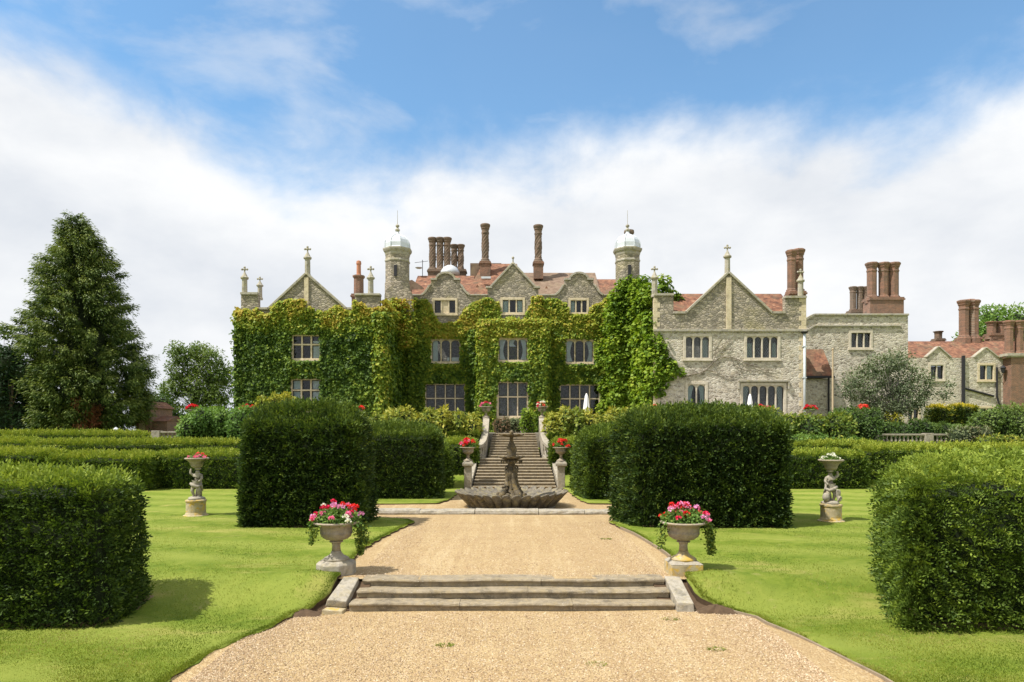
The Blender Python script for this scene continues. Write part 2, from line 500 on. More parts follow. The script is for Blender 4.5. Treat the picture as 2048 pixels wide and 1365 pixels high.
def glass(name, lead_scale=0.0):
    a = Mat(name)
    t = a.t
    tr = a.n('ShaderNodeBsdfTransparent'); tr.inputs[0].default_value = (0.80, 0.84, 0.85, 1)
    gl = a.n('ShaderNodeBsdfGlossy'); gl.inputs['Roughness'].default_value = 0.04
    v = a.coord('World')
    bp = a.n('ShaderNodeBump'); a.l(a.noise(v, 4.0, 2), bp.inputs['Height']); bp.inputs['Strength'].default_value = 0.07; bp.inputs['Distance'].default_value = 0.03
    a.l(bp.outputs[0], gl.inputs['Normal'])
    fr = a.n('ShaderNodeFresnel'); fr.inputs['IOR'].default_value = 1.42
    mxs = a.n('ShaderNodeMixShader'); a.l(fr.outputs[0], mxs.inputs[0]); a.l(tr.outputs[0], mxs.inputs[1]); a.l(gl.outputs[0], mxs.inputs[2])
    fin = mxs.outputs[0]
    if lead_scale:
        sep = a.n('ShaderNodeSeparateXYZ'); a.l(v, sep.inputs[0])
        p = a.math('MULTIPLY', sep.outputs[0], lead_scale * 1.5); q = a.math('MULTIPLY', sep.outputs[2], lead_scale)
        e1 = a.math('ABSOLUTE', a.math('SUBTRACT', a.math('FRACT', a.math('ADD', p, q)), 0.5))
        e2 = a.math('ABSOLUTE', a.math('SUBTRACT', a.math('FRACT', a.math('SUBTRACT', p, q)), 0.5))
        ln = a.math('GREATER_THAN', a.math('MAXIMUM', e1, e2), 0.435)
        a.b.inputs['Base Color'].default_value = (0.16, 0.17, 0.18, 1); a.b.inputs['Roughness'].default_value = 0.6
        m2 = a.n('ShaderNodeMixShader'); a.l(ln, m2.inputs[0]); a.l(fin, m2.inputs[1]); a.l(a.b.outputs[0], m2.inputs[2])
        fin = m2.outputs[0]
    a.l(fin, a.out.inputs[0])
    M[name] = a.m
glass('glass'); glass('glass_leaded', 4.2)

def leafmat(name, cols, trans=0.28, rough=0.55, spec=0.22):
    a = Mat(name)
    at = a.n('ShaderNodeAttribute', attribute_name='tint')
    c = a.ramp(at.outputs['Fac'], [(i / (len(cols) - 1), q) for i, q in enumerate(cols)])
    a.col(c)
    a.b.inputs['Roughness'].default_value = rough; a.b.inputs['Specular IOR Level'].default_value = spec
    tl = a.n('ShaderNodeBsdfTranslucent'); a.l(a.mix(1.0, c, (1.0, 1.0, 0.55), 'MULTIPLY'), tl.inputs[0])
    mxs = a.n('ShaderNodeMixShader'); mxs.inputs[0].default_value = trans
    a.l(a.b.outputs[0], mxs.inputs[1]); a.l(tl.outputs[0], mxs.inputs[2]); a.l(mxs.outputs[0], a.out.inputs[0])
    M[name] = a.m
leafmat('yew', [(0.014, 0.030, 0.009), (0.032, 0.062, 0.014), (0.078, 0.125, 0.020), (0.155, 0.21, 0.030), (0.23, 0.30, 0.045)])
leafmat('yew_bright', [(0.016, 0.034, 0.009), (0.042, 0.078, 0.014), (0.105, 0.165, 0.024), (0.20, 0.275, 0.034), (0.32, 0.39, 0.055)])
leafmat('box', [(0.022, 0.050, 0.011), (0.055, 0.10, 0.018), (0.13, 0.195, 0.026), (0.23, 0.30, 0.034), (0.34, 0.38, 0.05)])
leafmat('ivy', [(0.030, 0.065, 0.012), (0.070, 0.135, 0.018), (0.16, 0.25, 0.028), (0.31, 0.38, 0.04), (0.45, 0.41, 0.055), (0.48, 0.23, 0.06)], 0.34)
leafmat('creeper', [(0.03, 0.075, 0.010), (0.085, 0.165, 0.016), (0.19, 0.30, 0.026), (0.30, 0.40, 0.04), (0.42, 0.47, 0.06)], 0.38)
leafmat('laurel', [(0.035, 0.075, 0.015), (0.08, 0.14, 0.022), (0.17, 0.23, 0.035), (0.32, 0.33, 0.05), (0.50, 0.44, 0.07)], 0.3)
leafmat('fresh', [(0.05, 0.11, 0.025), (0.09, 0.18, 0.035), (0.15, 0.26, 0.05), (0.24, 0.34, 0.07)], 0.3)
leafmat('conifer', [(0.015, 0.032, 0.012), (0.035, 0.068, 0.018), (0.075, 0.122, 0.028), (0.14, 0.19, 0.040), (0.215, 0.255, 0.06), (0.34, 0.15, 0.07)], 0.2)
leafmat('tree', [(0.03, 0.07, 0.018), (0.07, 0.13, 0.03), (0.13, 0.20, 0.045), (0.21, 0.28, 0.075)], 0.35)
leafmat('olive', [(0.06, 0.085, 0.045), (0.10, 0.135, 0.07), (0.16, 0.20, 0.105), (0.24, 0.27, 0.15)], 0.25)
leafmat('dark_tree', [(0.012, 0.03, 0.013), (0.022, 0.05, 0.02), (0.04, 0.08, 0.028), (0.08, 0.13, 0.05)], 0.2)
leafmat('grass', [(0.075, 0.125, 0.010), (0.13, 0.19, 0.016), (0.20, 0.255, 0.024), (0.29, 0.31, 0.05), (0.42, 0.37, 0.14)], 0.35)
leafmat('yellow_box', [(0.035, 0.07, 0.014), (0.09, 0.13, 0.02), (0.36, 0.34, 0.03), (0.68, 0.55, 0.05)], 0.3)
leafmat('heather', [(0.10, 0.10, 0.05), (0.20, 0.12, 0.07), (0.16, 0.17, 0.09), (0.20, 0.25, 0.12)], 0.25)
for nm, c in (('petal_red', (0.75, 0.03, 0.025)), ('petal_crimson', (0.72, 0.02, 0.10)), ('petal_pink', (0.85, 0.22, 0.45)), ('petal_lilac', (0.80, 0.36, 0.66)), ('petal_white', (0.85, 0.85, 0.80)), ('petal_coral', (0.85, 0.15, 0.10))):
    leafmat(nm, [tuple(x * 0.85 for x in c), c, tuple(min(1, x * 1.15 + 0.02) for x in c)], 0.3, 0.6)

# lawn: mown grass with faint stripes, dry patches
a = Mat('lawn')
v = a.coord('World')
sepx = a.n('ShaderNodeSeparateXYZ'); a.l(v, sepx.inputs[0])
wob = a.noise(v, 0.35, 3)
stripe = a.math('SINE', a.math('ADD', a.math('MULTIPLY', a.math('ADD', a.math('MULTIPLY', sepx.outputs[1], 0.97), a.math('MULTIPLY', sepx.outputs[0], 0.22)), 3.1), a.math('MULTIPLY', wob, 5.0)))
n_f = a.noise(a.coord('World', (1, 0.6, 1)), 55, 3, 0.7)
n_m = a.noise(v, 3.2, 6, 0.65)
base = a.ramp(a.math('ADD', a.math('MULTIPLY', n_m, 0.75), a.math('MULTIPLY', n_f, 0.25)), [(0.30, (0.088, 0.145, 0.016)), (0.5, (0.150, 0.210, 0.024)), (0.72, (0.245, 0.280, 0.048))])
base = a.mix(a.math('MULTIPLY', a.math('ADD', a.math('MULTIPLY', stripe, 0.5), 0.5), 0.62), base, (0.265, 0.305, 0.06))
dry = a.noise(a.coord('World', (0.6, 1.3, 1)), 0.75, 6, 0.7, 0.4)
base = a.mix(a.ramp(dry, [(0.54, (0, 0, 0)), (0.72, (0.75, 0.75, 0.75))]), base, (0.38, 0.34, 0.105))
base = a.mix(a.ramp(a.noise(v, 1.1, 7, 0.75), [(0.62, (0, 0, 0)), (0.74, (0.6, 0.6, 0.6))]), base, (0.40, 0.33, 0.15))
a.col(base); a.bump(a.math('ADD', n_f, a.math('MULTIPLY', a.noise(v, 160, 2), 0.6)), 0.8, 0.03)
a.b.inputs['Specular IOR Level'].default_value = 0.1
M['lawn'] = a.m

# gravel
a = Mat('gravel')
v = a.coord('World')
vo = a.n('ShaderNodeTexVoronoi'); a.l(v, vo.inputs['Vector']); vo.inputs['Scale'].default_value = 38
sp = a.n('ShaderNodeSeparateColor'); a.l(vo.outputs['Color'], sp.inputs[0])
peb = a.ramp(sp.outputs[0], [(0.0, (0.19, 0.125, 0.060)), (0.35, (0.345, 0.24, 0.115)), (0.65, (0.435, 0.315, 0.163)), (0.88, (0.545, 0.435, 0.265)), (1.0, (0.67, 0.585, 0.43))])
peb2 = a.mix(0.5, peb, a.ramp(a.noise(v, 16, 5, 0.75), [(0.3, (0.33, 0.224, 0.105)), (0.7, (0.50, 0.37, 0.195))]))
big = a.noise(a.coord('World', (0.7, 1.6, 1)), 0.9, 6, 0.65, 0.3)
peb2 = a.mix(a.ramp(big, [(0.45, (0, 0, 0)), (0.75, (0.65, 0.65, 0.65))]), peb2, (0.49, 0.375, 0.205))
peb2 = a.mix(a.ramp(a.noise(v, 2.2, 6, 0.7), [(0.58, (0, 0, 0)), (0.76, (0.5, 0.5, 0.5))]), peb2, (0.36, 0.25, 0.135))
trk = a.noise(a.coord('World', (2.6, 0.22, 1)), 1.0, 4, 0.6, 0.4)
peb2 = a.mix(a.ramp(trk, [(0.40, (0.32, 0.32, 0.32)), (0.58, (0, 0, 0))]), peb2, (0.34, 0.235, 0.13))
peb2 = a.mix(a.ramp(trk, [(0.56, (0, 0, 0)), (0.72, (0.4, 0.4, 0.4))]), peb2, (0.56, 0.455, 0.285))
a.col(peb2)
a.bump(a.math('ADD', a.math('MULTIPLY', vo.outputs['Distance'], -1.0), a.math('MULTIPLY', a.noise(v, 9, 5), 0.8)), 0.9, 0.025)
a.b.inputs['Specular IOR Level'].default_value = 0.15
M['gravel'] = a.m
leafmat('pebble', [(0.26, 0.175, 0.10), (0.42, 0.30, 0.18), (0.51, 0.385, 0.245), (0.62, 0.52, 0.38)], 0.0, 0.85, 0.2)

# ------------------------------------------------------------------ the ground
def sstep(a, b, x):
    t = np.clip((x - a) / (b - a), 0, 1)
    return t * t * (3 - 2 * t)
UP = 0.465          # level of the upper garden
TER = 3.35          # level of the house terrace
def gz(x, y):
    x = np.asarray(x, float); y = np.asarray(y, float)
    ax = np.clip(np.abs(x) - 3.6, 0, 8)
    z = UP * sstep(12.95 - 0.14 * ax, 13.95 + 0.22 * ax, y)
    z = z + 0.03 * sstep(15, 34, y) + 2.25 * sstep(35.2, 43.3, y) + 0.5 * sstep(50, 62, y)
    return z
def G(x, y): return float(gz(np.array([x]), np.array([y]))[0])

# terrain to the horizon
def grid_mesh(name, xs, ys, zf, mat, kind='structure'):
    X, Y = np.meshgrid(xs, ys)
    V = np.stack([X, Y, zf(X, Y)], -1).reshape(-1, 3)
    nx, ny = len(xs), len(ys)
    fs = [(j * nx + i, j * nx + i + 1, (j + 1) * nx + i + 1, (j + 1) * nx + i) for j in range(ny - 1) for i in range(nx - 1)]
    me = bpy.data.meshes.new(name); me.from_pydata(V.tolist(), [], fs); me.materials.append(mat)
    me.polygons.foreach_set('use_smooth', [True] * len(me.polygons))
    o = bpy.data.objects.new(name, me); col.objects.link(o)
    return tag(o, kind=kind)
gx = np.concatenate([[-3000, -1200, -500, -200, -110, -70], np.linspace(-50, 50, 61), [70, 110, 200, 500, 1200, 3000]])
gy = np.concatenate([[-1500, -500, -150, -60, -25], np.linspace(-12, 64, 96), [80, 120, 200, 500, 1200, 3500]])
grid_mesh('ground', gx, gy, lambda x, y: gz(x, y) - 0.16 - 0.55 * (np.abs(x) < 7.6) * (y < 44), M['lawn'])

# gravel paths
def strip_sheet(name, rows, zf, mat, nx=16):
    vs, fs = [], []
    for (y, x0, x1) in rows:
        for i in range(nx + 1):
            x = x0 + (x1 - x0) * i / nx
            vs.append((x, y, zf(x, y)))
    n = nx + 1
    for j in range(len(rows) - 1):
        for i in range(nx): fs.append((j * n + i, j * n + i + 1, (j + 1) * n + i + 1, (j + 1) * n + i))
    me = bpy.data.meshes.new(name); me.from_pydata(vs, [], fs); me.materials.append(mat)
    me.polygons.foreach_set('use_smooth', [True] * len(me.polygons))
    o = bpy.data.objects.new(name, me); col.objects.link(o)
    return tag(o, kind='structure')
def zlow(x, y):
    return 0.012 * math.sin(x * 1.3 + y * 0.7) + 0.01 * math.sin(x * 0.6 - y * 1.9) + 0.02 * min(1, abs(x) / 5) ** 2
strip_sheet('lower_gravel_path', [(y, -6.2, 6.2) for y in np.linspace(-4, 13.5, 48)], zlow, M['gravel'], 40)
def zup(x, y): return UP + 0.03 * float(sstep(15, 34, np.array(y))) - 0.012 + 0.008 * math.sin(x * 1.1 + y * 0.9)
ur = []
for y in np.concatenate([np.linspace(13.98, 16.8, 8), np.linspace(17, 22.9, 14), np.linspace(23.1, 28.6, 12), np.linspace(28.9, 35.6, 12)]):
    hw = 3.55 if y < 14.1 else (4.2 if y < 16.9 else (5.0 if y < 23 else (8.4 if y < 28.7 else 4.0)))
    ur.append((y, -hw, hw))
strip_sheet('upper_gravel_path', ur, zup, M['gravel'], 30)

# lawns: sheets that stop at the path edge with a cut turf edge
def interp(tab, y): return float(np.interp(y, [t[0] for t in tab], [t[1] for t in tab]))
EDGE_L = [(-5, 4.85), (9.46, 4.76), (10.7, 4.66), (11.4, 4.45), (12.1, 4.2), (12.85, 4.14), (13.1, 3.86), (13.4, 3.66), (13.9, 3.54), (14.1, 3.56), (15.2, 3.72), (17.3, 3.78), (18.9, 3.66), (20.85, 3.42), (22.3, 3.2), (22.9, 3.5), (23.25, 4.4), (23.5, 6.0), (23.7, 7.6), (27.6, 7.6), (27.9, 3.1), (28.4, 2.95), (29.3, 2.72), (33.6, 2.5), (38.4, 2.5), (39.2, 2.0), (43.4, 1.95)]
EDGE_R = [(-5, 5.5), (9.46, 5.24), (11.5, 4.85), (12.27, 4.6), (12.8, 4.55), (13.1, 4.05), (13.35, 3.72), (13.8, 3.53), (14.1, 3.6), (15.2, 3.8), (17.0, 3.8), (19.8, 3.6), (21.2, 3.35), (22.3, 3.2), (22.9, 3.6), (23.25, 4.4), (23.5, 6.0), (23.7, 7.6), (27.6, 7.6), (27.9, 3.2), (28.9, 2.95), (33.6, 2.75), (38.4, 2.5), (39.2, 2.0), (43.4, 1.95)]
EDGE_FL = [(27.9, 3.1), (28.4, 2.95), (29.3, 2.72), (33.6, 2.5), (38.4, 2.5), (39.2, 2.0), (43.4, 1.95)]
EDGE_FR = [(27.9, 3.2), (28.9, 2.95), (33.6, 2.75), (38.4, 2.5), (39.2, 2.0), (43.4, 1.95)]
def lawn_sheet(edge, sgn, y0, y1, ny, label):
    ts = np.concatenate([np.linspace(0, 0.16, 14) ** 1.2, np.linspace(0.19, 1, 22)])
    vs, fs, mi = [], [], []
    ys = np.linspace(y0, y1, ny)
    n = len(ts) + 2
    for y in ys:
        e = interp(edge, y) + 0.03 * math.sin(y * 7.3) + 0.02 * math.sin(y * 17.1 + 1) + 0.014 * math.sin(y * 41)
        xe = sgn * e
        zc = (zlow(xe, y) if y < 13.2 else None)
        top = G(xe, y) + 0.055
        vs.append((xe + sgn * 0.03, y, top - 0.16))
        vs.append((xe, y, top - 0.02))
        for t in ts:
            x = sgn * (e + 0.02 + t * (48 - e))
            z = G(x, y) + 0.055 + 0.02 * math.sin(x * 1.7 + 1.1 * y) * math.sin(y * 0.9 - x * 0.4)
            # little turf mounds beside the steps
            d2 = ((abs(x) - 4.15) / 0.5) ** 2 + ((y - 13.75) / 0.5) ** 2
            z += 0.13 * math.exp(-d2)
            vs.append((x, y, z))
    for j in range(ny - 1):
        for i in range(n - 1):
            q = (j * n + i, j * n + i + 1, (j + 1) * n + i + 1, (j + 1) * n + i)
            fs.append(q if sgn > 0 else q[::-1]); mi.append(1 if i < 1 else 0)
    # end skirts
    for j, flip in ((0, False), (ny - 1, True)):
        o = len(vs)
        base = [vs[j * n + i] for i in range(1, n)]
        vs.extend([(b[0], b[1], b[2] - 0.18) for b in base])
        for i in range(len(base) - 1):
            fs.append((j * n + 1 + i, j * n + 2 + i, o + i + 1, o + i)); mi.append(1)
    me = bpy.data.meshes.new('lawn'); me.from_pydata(vs, [], fs); me.materials.append(M['lawn']); me.materials.append(M['soil'])
    me.polygons.foreach_set('material_index', mi)
    me.polygons.foreach_set('use_smooth', [m == 0 for m in mi])
    o = bpy.data.objects.new('lawn', me); col.objects.link(o)
    tag(o, kind='structure')
    return np.array(vs)
lawn_sheet(EDGE_L, -1, -5, 43.4, 420, '')
lawn_sheet(EDGE_R, 1, -5, 43.4, 420, '')

# terrace in front of the house
o = MB().box(-21, 21.6, 43.75, 70, 2.2, TER).build('terrace', M['pale_stone']); tag(o, kind='structure')

# grass blades near the camera and along the cut edges
def blades(n, sampler, hmin, hmax, dens_y):
    pass
N = 190000
y = 8.6 + (24 - 8.6) * rng.random(N * 3) ** 1.9
side = np.where(rng.random(N * 3) < 0.5, -1, 1)
eL = np.interp(y, [t[0] for t in EDGE_L], [t[1] for t in EDGE_L]); eR = np.interp(y, [t[0] for t in EDGE_R], [t[1] for t in EDGE_R])
e = np.where(side < 0, eL, eR)
t = rng.random(N * 3)
xm = 0.80 * y + 0.3
x = np.where(t < 0.18, e + np.abs(rng.normal(0, 0.07, N * 3)), e + rng.random(N * 3) * np.maximum(xm - e, 0.05))
ok = (x < xm)
x, y, side = (x * side)[ok][:N], y[ok][:N], side[ok][:N]
z = gz(x, y) + 0.05 + 0.13 * np.exp(-((np.abs(x) - 4.15) / 0.5) ** 2 - ((y - 13.75) / 0.5) ** 2)
P = np.stack([x, y, z], 1)
mound = np.exp(-((np.abs(x) - 4.15) / 0.55) ** 2 - ((y - 13.6) / 0.7) ** 2)
nse = fbm(P, 0.8, 5)
h = 0.018 + 0.022 * rng.random(len(P)) + 0.055 * mound * rng.random(len(P))
Dv = unit(np.stack([rng.normal(0, 0.5, len(P)), rng.normal(0, 0.5, len(P)), np.ones(len(P))], 1))
quads = leaf_quads(P, Dv, rvec(len(P)), h, 0.008 + 0.004 * rng.random(len(P)))
tint = np.clip(0.40 + (nse - 0.5) * 1.3 + rng.normal(0, 0.14, len(P)) + 0.08 * mound, 0, 1)
o = leaf_object('grass_blades', quads, tint, M['grass'])
tag(o, 'short mown grass growing over the lawns beside the gravel path', 'grass', kind='stuff')

# loose pebbles on the gravel
n = 52000
y = np.where(rng.random(n) < 0.72, 8.9 + 4.15 * rng.random(n) ** 1.2, 14.2 + 8.5 * rng.random(n) ** 1.5)
hw = np.where(y < 13.3, 4.5, 3.3)
x = hw * (rng.random(n) * 2 - 1)
edge_bias = rng.random(n) < 0.3
x = np.where(edge_bias, np.sign(x) * (hw - np.abs(rng.normal(0, 0.5, n))), x)
zz = np.where(y < 13.3, 0.012 * np.sin(x * 1.3 + y * 0.7) + 0.01 * np.sin(x * 0.6 - y * 1.9) + 0.02 * np.minimum(1, np.abs(x) / 5) ** 2, UP + 0.03 * sstep(15, 34, y) - 0.012 + 0.008 * np.sin(x * 1.1 + y * 0.9))
r = 0.006 + 0.009 * rng.random(n) ** 2
c = np.stack([x, y, zz + r * 0.4], 1)
ang = rng.random(n) * 6.28
ux = np.stack([np.cos(ang), np.sin(ang), rng.normal(0, 0.2, n)], 1) * r[:, None] * 1.2
uy = np.stack([-np.sin(ang), np.cos(ang), rng.normal(0, 0.2, n)], 1) * r[:, None] * 0.9
uz = np.stack([rng.normal(0, 0.2, n), rng.normal(0, 0.2, n), np.ones(n)], 1) * r[:, None] * 0.8
low = c - uz * 0.6
q = np.stack([np.stack([c + ux, c + uy, c + uz, c + uz * 0.98 + ux * 0.4], 1), np.stack([c + uy, c - ux, c + uz * 0.98 - ux * 0.4, c + uz], 1), np.stack([c - ux, c - uy, c + uz, c + uz * 0.98 - ux * 0.4], 1), np.stack([c - uy, c + ux, c + uz * 0.98 + ux * 0.4, c + uz], 1)], 1).reshape(-1, 4, 3)
o = leaf_object('loose_gravel', q, np.repeat(rng.random(n), 4), M['pebble'])
tag(o, 'loose sandy gravel stones scattered over the path', 'gravel', kind='stuff')

# timber edging along the path
def edging(pts, label):
    mb = MB()
    for (x0, y0), (x1, y1) in zip(pts[:-1], pts[1:]):
        z0, z1 = max(G(x0, y0), 0) + 0.0, max(G(x1, y1), 0)
        mb.hexa([(x0 - 0.02, y0, z0 - 0.08), (x0 + 0.02, y0, z0 - 0.08), (x1 + 0.02, y1 - 0.003, z1 - 0.08), (x1 - 0.02, y1 - 0.003, z1 - 0.08)],
                [(x0 - 0.02, y0, z0 + 0.065), (x0 + 0.02, y0, z0 + 0.065), (x1 + 0.02, y1 - 0.003, z1 + 0.065), (x1 - 0.02, y1 - 0.003, z1 + 0.065)])
    o = mb.build('path_edging', M['edging'], origin=(pts[0][0], pts[0][1], G(*pts[0])))
    tag(o, label, 'edging', 'timber edging strips along the gravel')
edging([(interp(EDGE_R, yy) - 0.03, yy) for yy in np.linspace(8.0, 13.0, 14)], 'thin weathered edging strip along the lower gravel below the steps')
edging([(interp(EDGE_R, yy) - 0.03, yy) for yy in np.linspace(16.2, 21.0, 10)], 'thin weathered edging strip along the upper gravel behind the urn')

# soil pockets beside the steps
def soil_heap(c, rx, ry, h, label):
    n, m = 22, 7
    mb = MB(); vs = []; fs = []
    for j in range(m + 1):
        t = j / m
        for i in range(n):
            a = 2 * math.pi * i / n
            k = 1 + 0.18 * math.sin(3 * a + c[0]) + 0.1 * math.sin(7 * a)
            vs.append((c[0] + rx * k * t * math.cos(a), c[1] + ry * k * t * math.sin(a), c[2] + h * (1 - t * t) + 0.03 * random.random() * (1 - t) - 0.05 * t))
    for j in range(m):
        for i in range(n): fs.append((j * n + i, j * n + (i + 1) % n, (j + 1) * n + (i + 1) % n, (j + 1) * n + i))
    mb.add(vs, fs)
    o = mb.build('soil_patch', M['soil'], origin=c); tag(o, label, 'soil', kind='structure')
soil_heap((3.95, 13.10, 0.02), 0.50, 0.34, 0.12, '')
for s_ in (-1, 1):     # earth bank under the turf beside the steps
    o = MB().hexa([(s_ * 2.9, 13.26, -0.2), (s_ * 4.4, 13.0, -0.2), (s_ * 4.4, 14.2, -0.2), (s_ * 2.9, 14.2, -0.2)], [(s_ * 2.9, 13.28, 0.02), (s_ * 4.4, 13.02, -0.02), (s_ * 4.4, 14.15, 0.42), (s_ * 2.9, 14.0, 0.40)]).build('soil_patch', M['soil'], origin=(s_ * 3.8, 13.6, 0)); tag(o, kind='structure')
soil_heap((-4.0, 13.0, 0.02), 0.42, 0.3, 0.06, '')

# ------------------------------------------------------------------ the low steps in the foreground
def step_profile(y0, z0, rise, depth, nose=0.05):
    return [(y0, z0), (y0, z0 + rise - 0.07), (y0 - nose * 0.8, z0 + rise - 0.058), (y0 - nose, z0 + rise - 0.034), (y0 - nose * 0.75, z0 + rise - 0.010), (y0 - nose * 0.35, z0 + rise), (y0 + depth, z0 + rise), (y0 + depth, z0)]
st = empty('garden_steps', (0.0, 13.2, 0.0), 'three low weathered stone steps with rounded nosings crossing the gravel path', 'steps')
joints = [(-3.16, -1.02, 1.18, 3.16), (-3.10, 0.32, 3.14), (-3.06, -1.9, 0.6, 3.12)]
for k in range(3):
    js = joints[k]
    y0, z0 = 13.22 + 0.36 * k, 0.155 * k - (0.06 if k == 0 else 0.0)
    rise = 0.155 + (0.06 if k == 0 else 0.0)
    for i in range(len(js) - 1):
        dz = random.uniform(-0.006, 0.006); dy = random.uniform(-0.012, 0.012)
        segs = 9
        mb = MB()
        x0, x1 = js[i] + 0.003, js[i + 1] - 0.003
        pr = step_profile(y0 + dy, z0, rise + dz, 0.42)
        vs, fs = [], []
        for s_ in range(segs + 1):
            xx = x0 + (x1 - x0) * s_ / segs
            wz = 0.008 * math.sin(xx * 2.1 + k) - 0.012 * (1 if random.random() < 0.12 else 0)
            for (py_, pz_) in pr: vs.append((xx, py_ + random.uniform(-0.006, 0.006), pz_ + (wz if pz_ > z0 + 0.01 else 0)))
        npf = len(pr)
        for s_ in range(segs):
            for p in range(npf): fs.append((s_ * npf + p, s_ * npf + (p + 1) % npf, (s_ + 1) * npf + (p + 1) % npf, (s_ + 1) * npf + p))
        fs += [tuple(range(npf)), tuple(range(segs * npf + npf - 1, segs * npf - 1, -1))]
        mb.add(vs, fs).build('step', M['step_stone'], st)
# cheek stones
mb = MB()
mb.hexa([(3.17, 13.05, -0.05), (3.50, 13.02, -0.05), (3.47, 14.05, -0.05), (3.15, 14.05, -0.05)], [(3.18, 13.08, 0.20), (3.49, 13.05, 0.19), (3.46, 14.02, 0.50), (3.14, 14.02, 0.51)])
mb.build('cheek_stone', M['pale_stone'], st, bevel=0.015)
mb = MB()
mb.hexa([(-3.62, 13.16, 0.10), (-3.24, 13.24, 0.06), (-3.15, 14.02, -0.05), (-3.50, 14.02, -0.05)], [(-3.58, 13.16, 0.23), (-3.22, 13.22, 0.18), (-3.14, 13.98, 0.49), (-3.46, 13.98, 0.50)])
mb.build('cheek_stone', M['pale_stone'], st, bevel=0.015)
mb = MB()
mb.hexa([(-3.63, 12.93, -0.05), (-3.24, 13.02, -0.05), (-3.18, 13.5, -0.05), (-3.52, 13.5, -0.05)], [(-3.62, 12.95, 0.09), (-3.26, 13.04, 0.04), (-3.20, 13.48, 0.05), (-3.55, 13.48, 0.08)])
mb.build('broken_stone', M['lichen_stone'], st, bevel=0.012)

# ------------------------------------------------------------------ fountain
FC = (0.0 + PX(1023, 27.2), 27.2, zup(0, 27.2))
fo = empty('fountain', FC, 'weathered stone fountain with scalloped basin, carved figures and two small tiers', 'fountain')
def scallop(a, r, z):
    t = max(0.0, min(1.0, (r - 1.0) / 1.15))
    k = math.cos(a * 22)
    s_ = abs(math.cos(a * 17)) ** 0.55
    out_ = 1.0 if z > 0.02 and r > 1.6 else 0.0
    return r * (1 + 0.13 * out_ * (s_ - 0.8)), z + 0.14 * t * t * (s_ - 0.75) * (1 if z > 0.4 else 0)
prof = [(1.58, -0.08), (1.62, 0.0), (1.68, 0.05), (1.76, 0.14), (1.86, 0.25), (1.97, 0.36), (2.08, 0.46), (2.17, 0.55), (2.22, 0.60), (2.20, 0.63), (2.10, 0.60), (1.95, 0.50), (1.55, 0.36), (0.9, 0.27), (0.0, 0.26)]
MB().lathe(prof, 272, FC, scallop).build('basin', M['basin_stone'], fo, smooth=True)
MB().lathe([(1.74, -0.06), (1.76, 0.025), (1.66, 0.04), (1.1, 0.045), (0, 0.045)], 48, FC).build('base_ring', M['pale_stone'], fo)
MB().lathe([(0.50, 0.2), (0.48, 0.40), (0.40, 0.46), (0.30, 0.54), (0.22, 0.66), (0.17, 0.90), (0.155, 1.15), (0.20, 1.22), (0.22, 1.42), (0.18, 1.60), (0.13, 1.72), (0.25, 1.80), (0.30, 1.86)], 20, FC, lambda a, r, z: (r * (1 + 0.10 * math.sin(a * 5 + z * 6)), z)).build('column', M['fountain_stone'], fo, smooth=True)
def tier(r, z0, h):
    f = lambda a, rr, zz: (rr * (1 + 0.035 * math.cos(a * 12) * (rr / r)), zz + 0.02 * math.cos(a * 12) * (rr / r) ** 3)
    return MB().lathe([(0.12, z0), (0.22, z0 + h * 0.15), (r * 0.7, z0 + h * 0.45), (r * 0.95, z0 + h * 0.75), (r, z0 + h), (r * 0.94, z0 + h * 1.02), (r * 0.7, z0 + h * 0.72), (0, z0 + h * 0.6)], 72, FC, f)
tier(0.53, 1.84, 0.17).build('middle_bowl', M['fountain_stone'], fo, smooth=True)
for i in range(10):
    a = i * 2 * math.pi / 10
    p = (FC[0] + 0.40 * math.cos(a), FC[1] + 0.40 * math.sin(a), FC[2] + 1.80)
    MB().lathe([(0.0, -0.10), (0.035, -0.05), (0.045, 0.02), (0.03, 0.06), (0.0, 0.07)], 8, p).build('pendant', M['fountain_stone'], fo, smooth=True)
MB().lathe([(0.16, 1.95), (0.19, 2.02), (0.165, 2.10), (0.215, 2.22), (0.20, 2.36), (0.12, 2.50), (0.075, 2.62), (0.07, 2.74), (0.10, 2.80)], 20, FC).build('baluster_stem', M['fountain_stone'], fo, smooth=True)
tier(0.54, 2.78, 0.10).build('top_bowl', M['fountain_stone'], fo, smooth=True)
MB().lathe([(0.10, 2.84), (0.07, 2.92), (0.10, 2.98), (0.06, 3.03), (0.0, 3.06)], 12, FC).build('spout', M['fountain_stone'], fo, smooth=True)
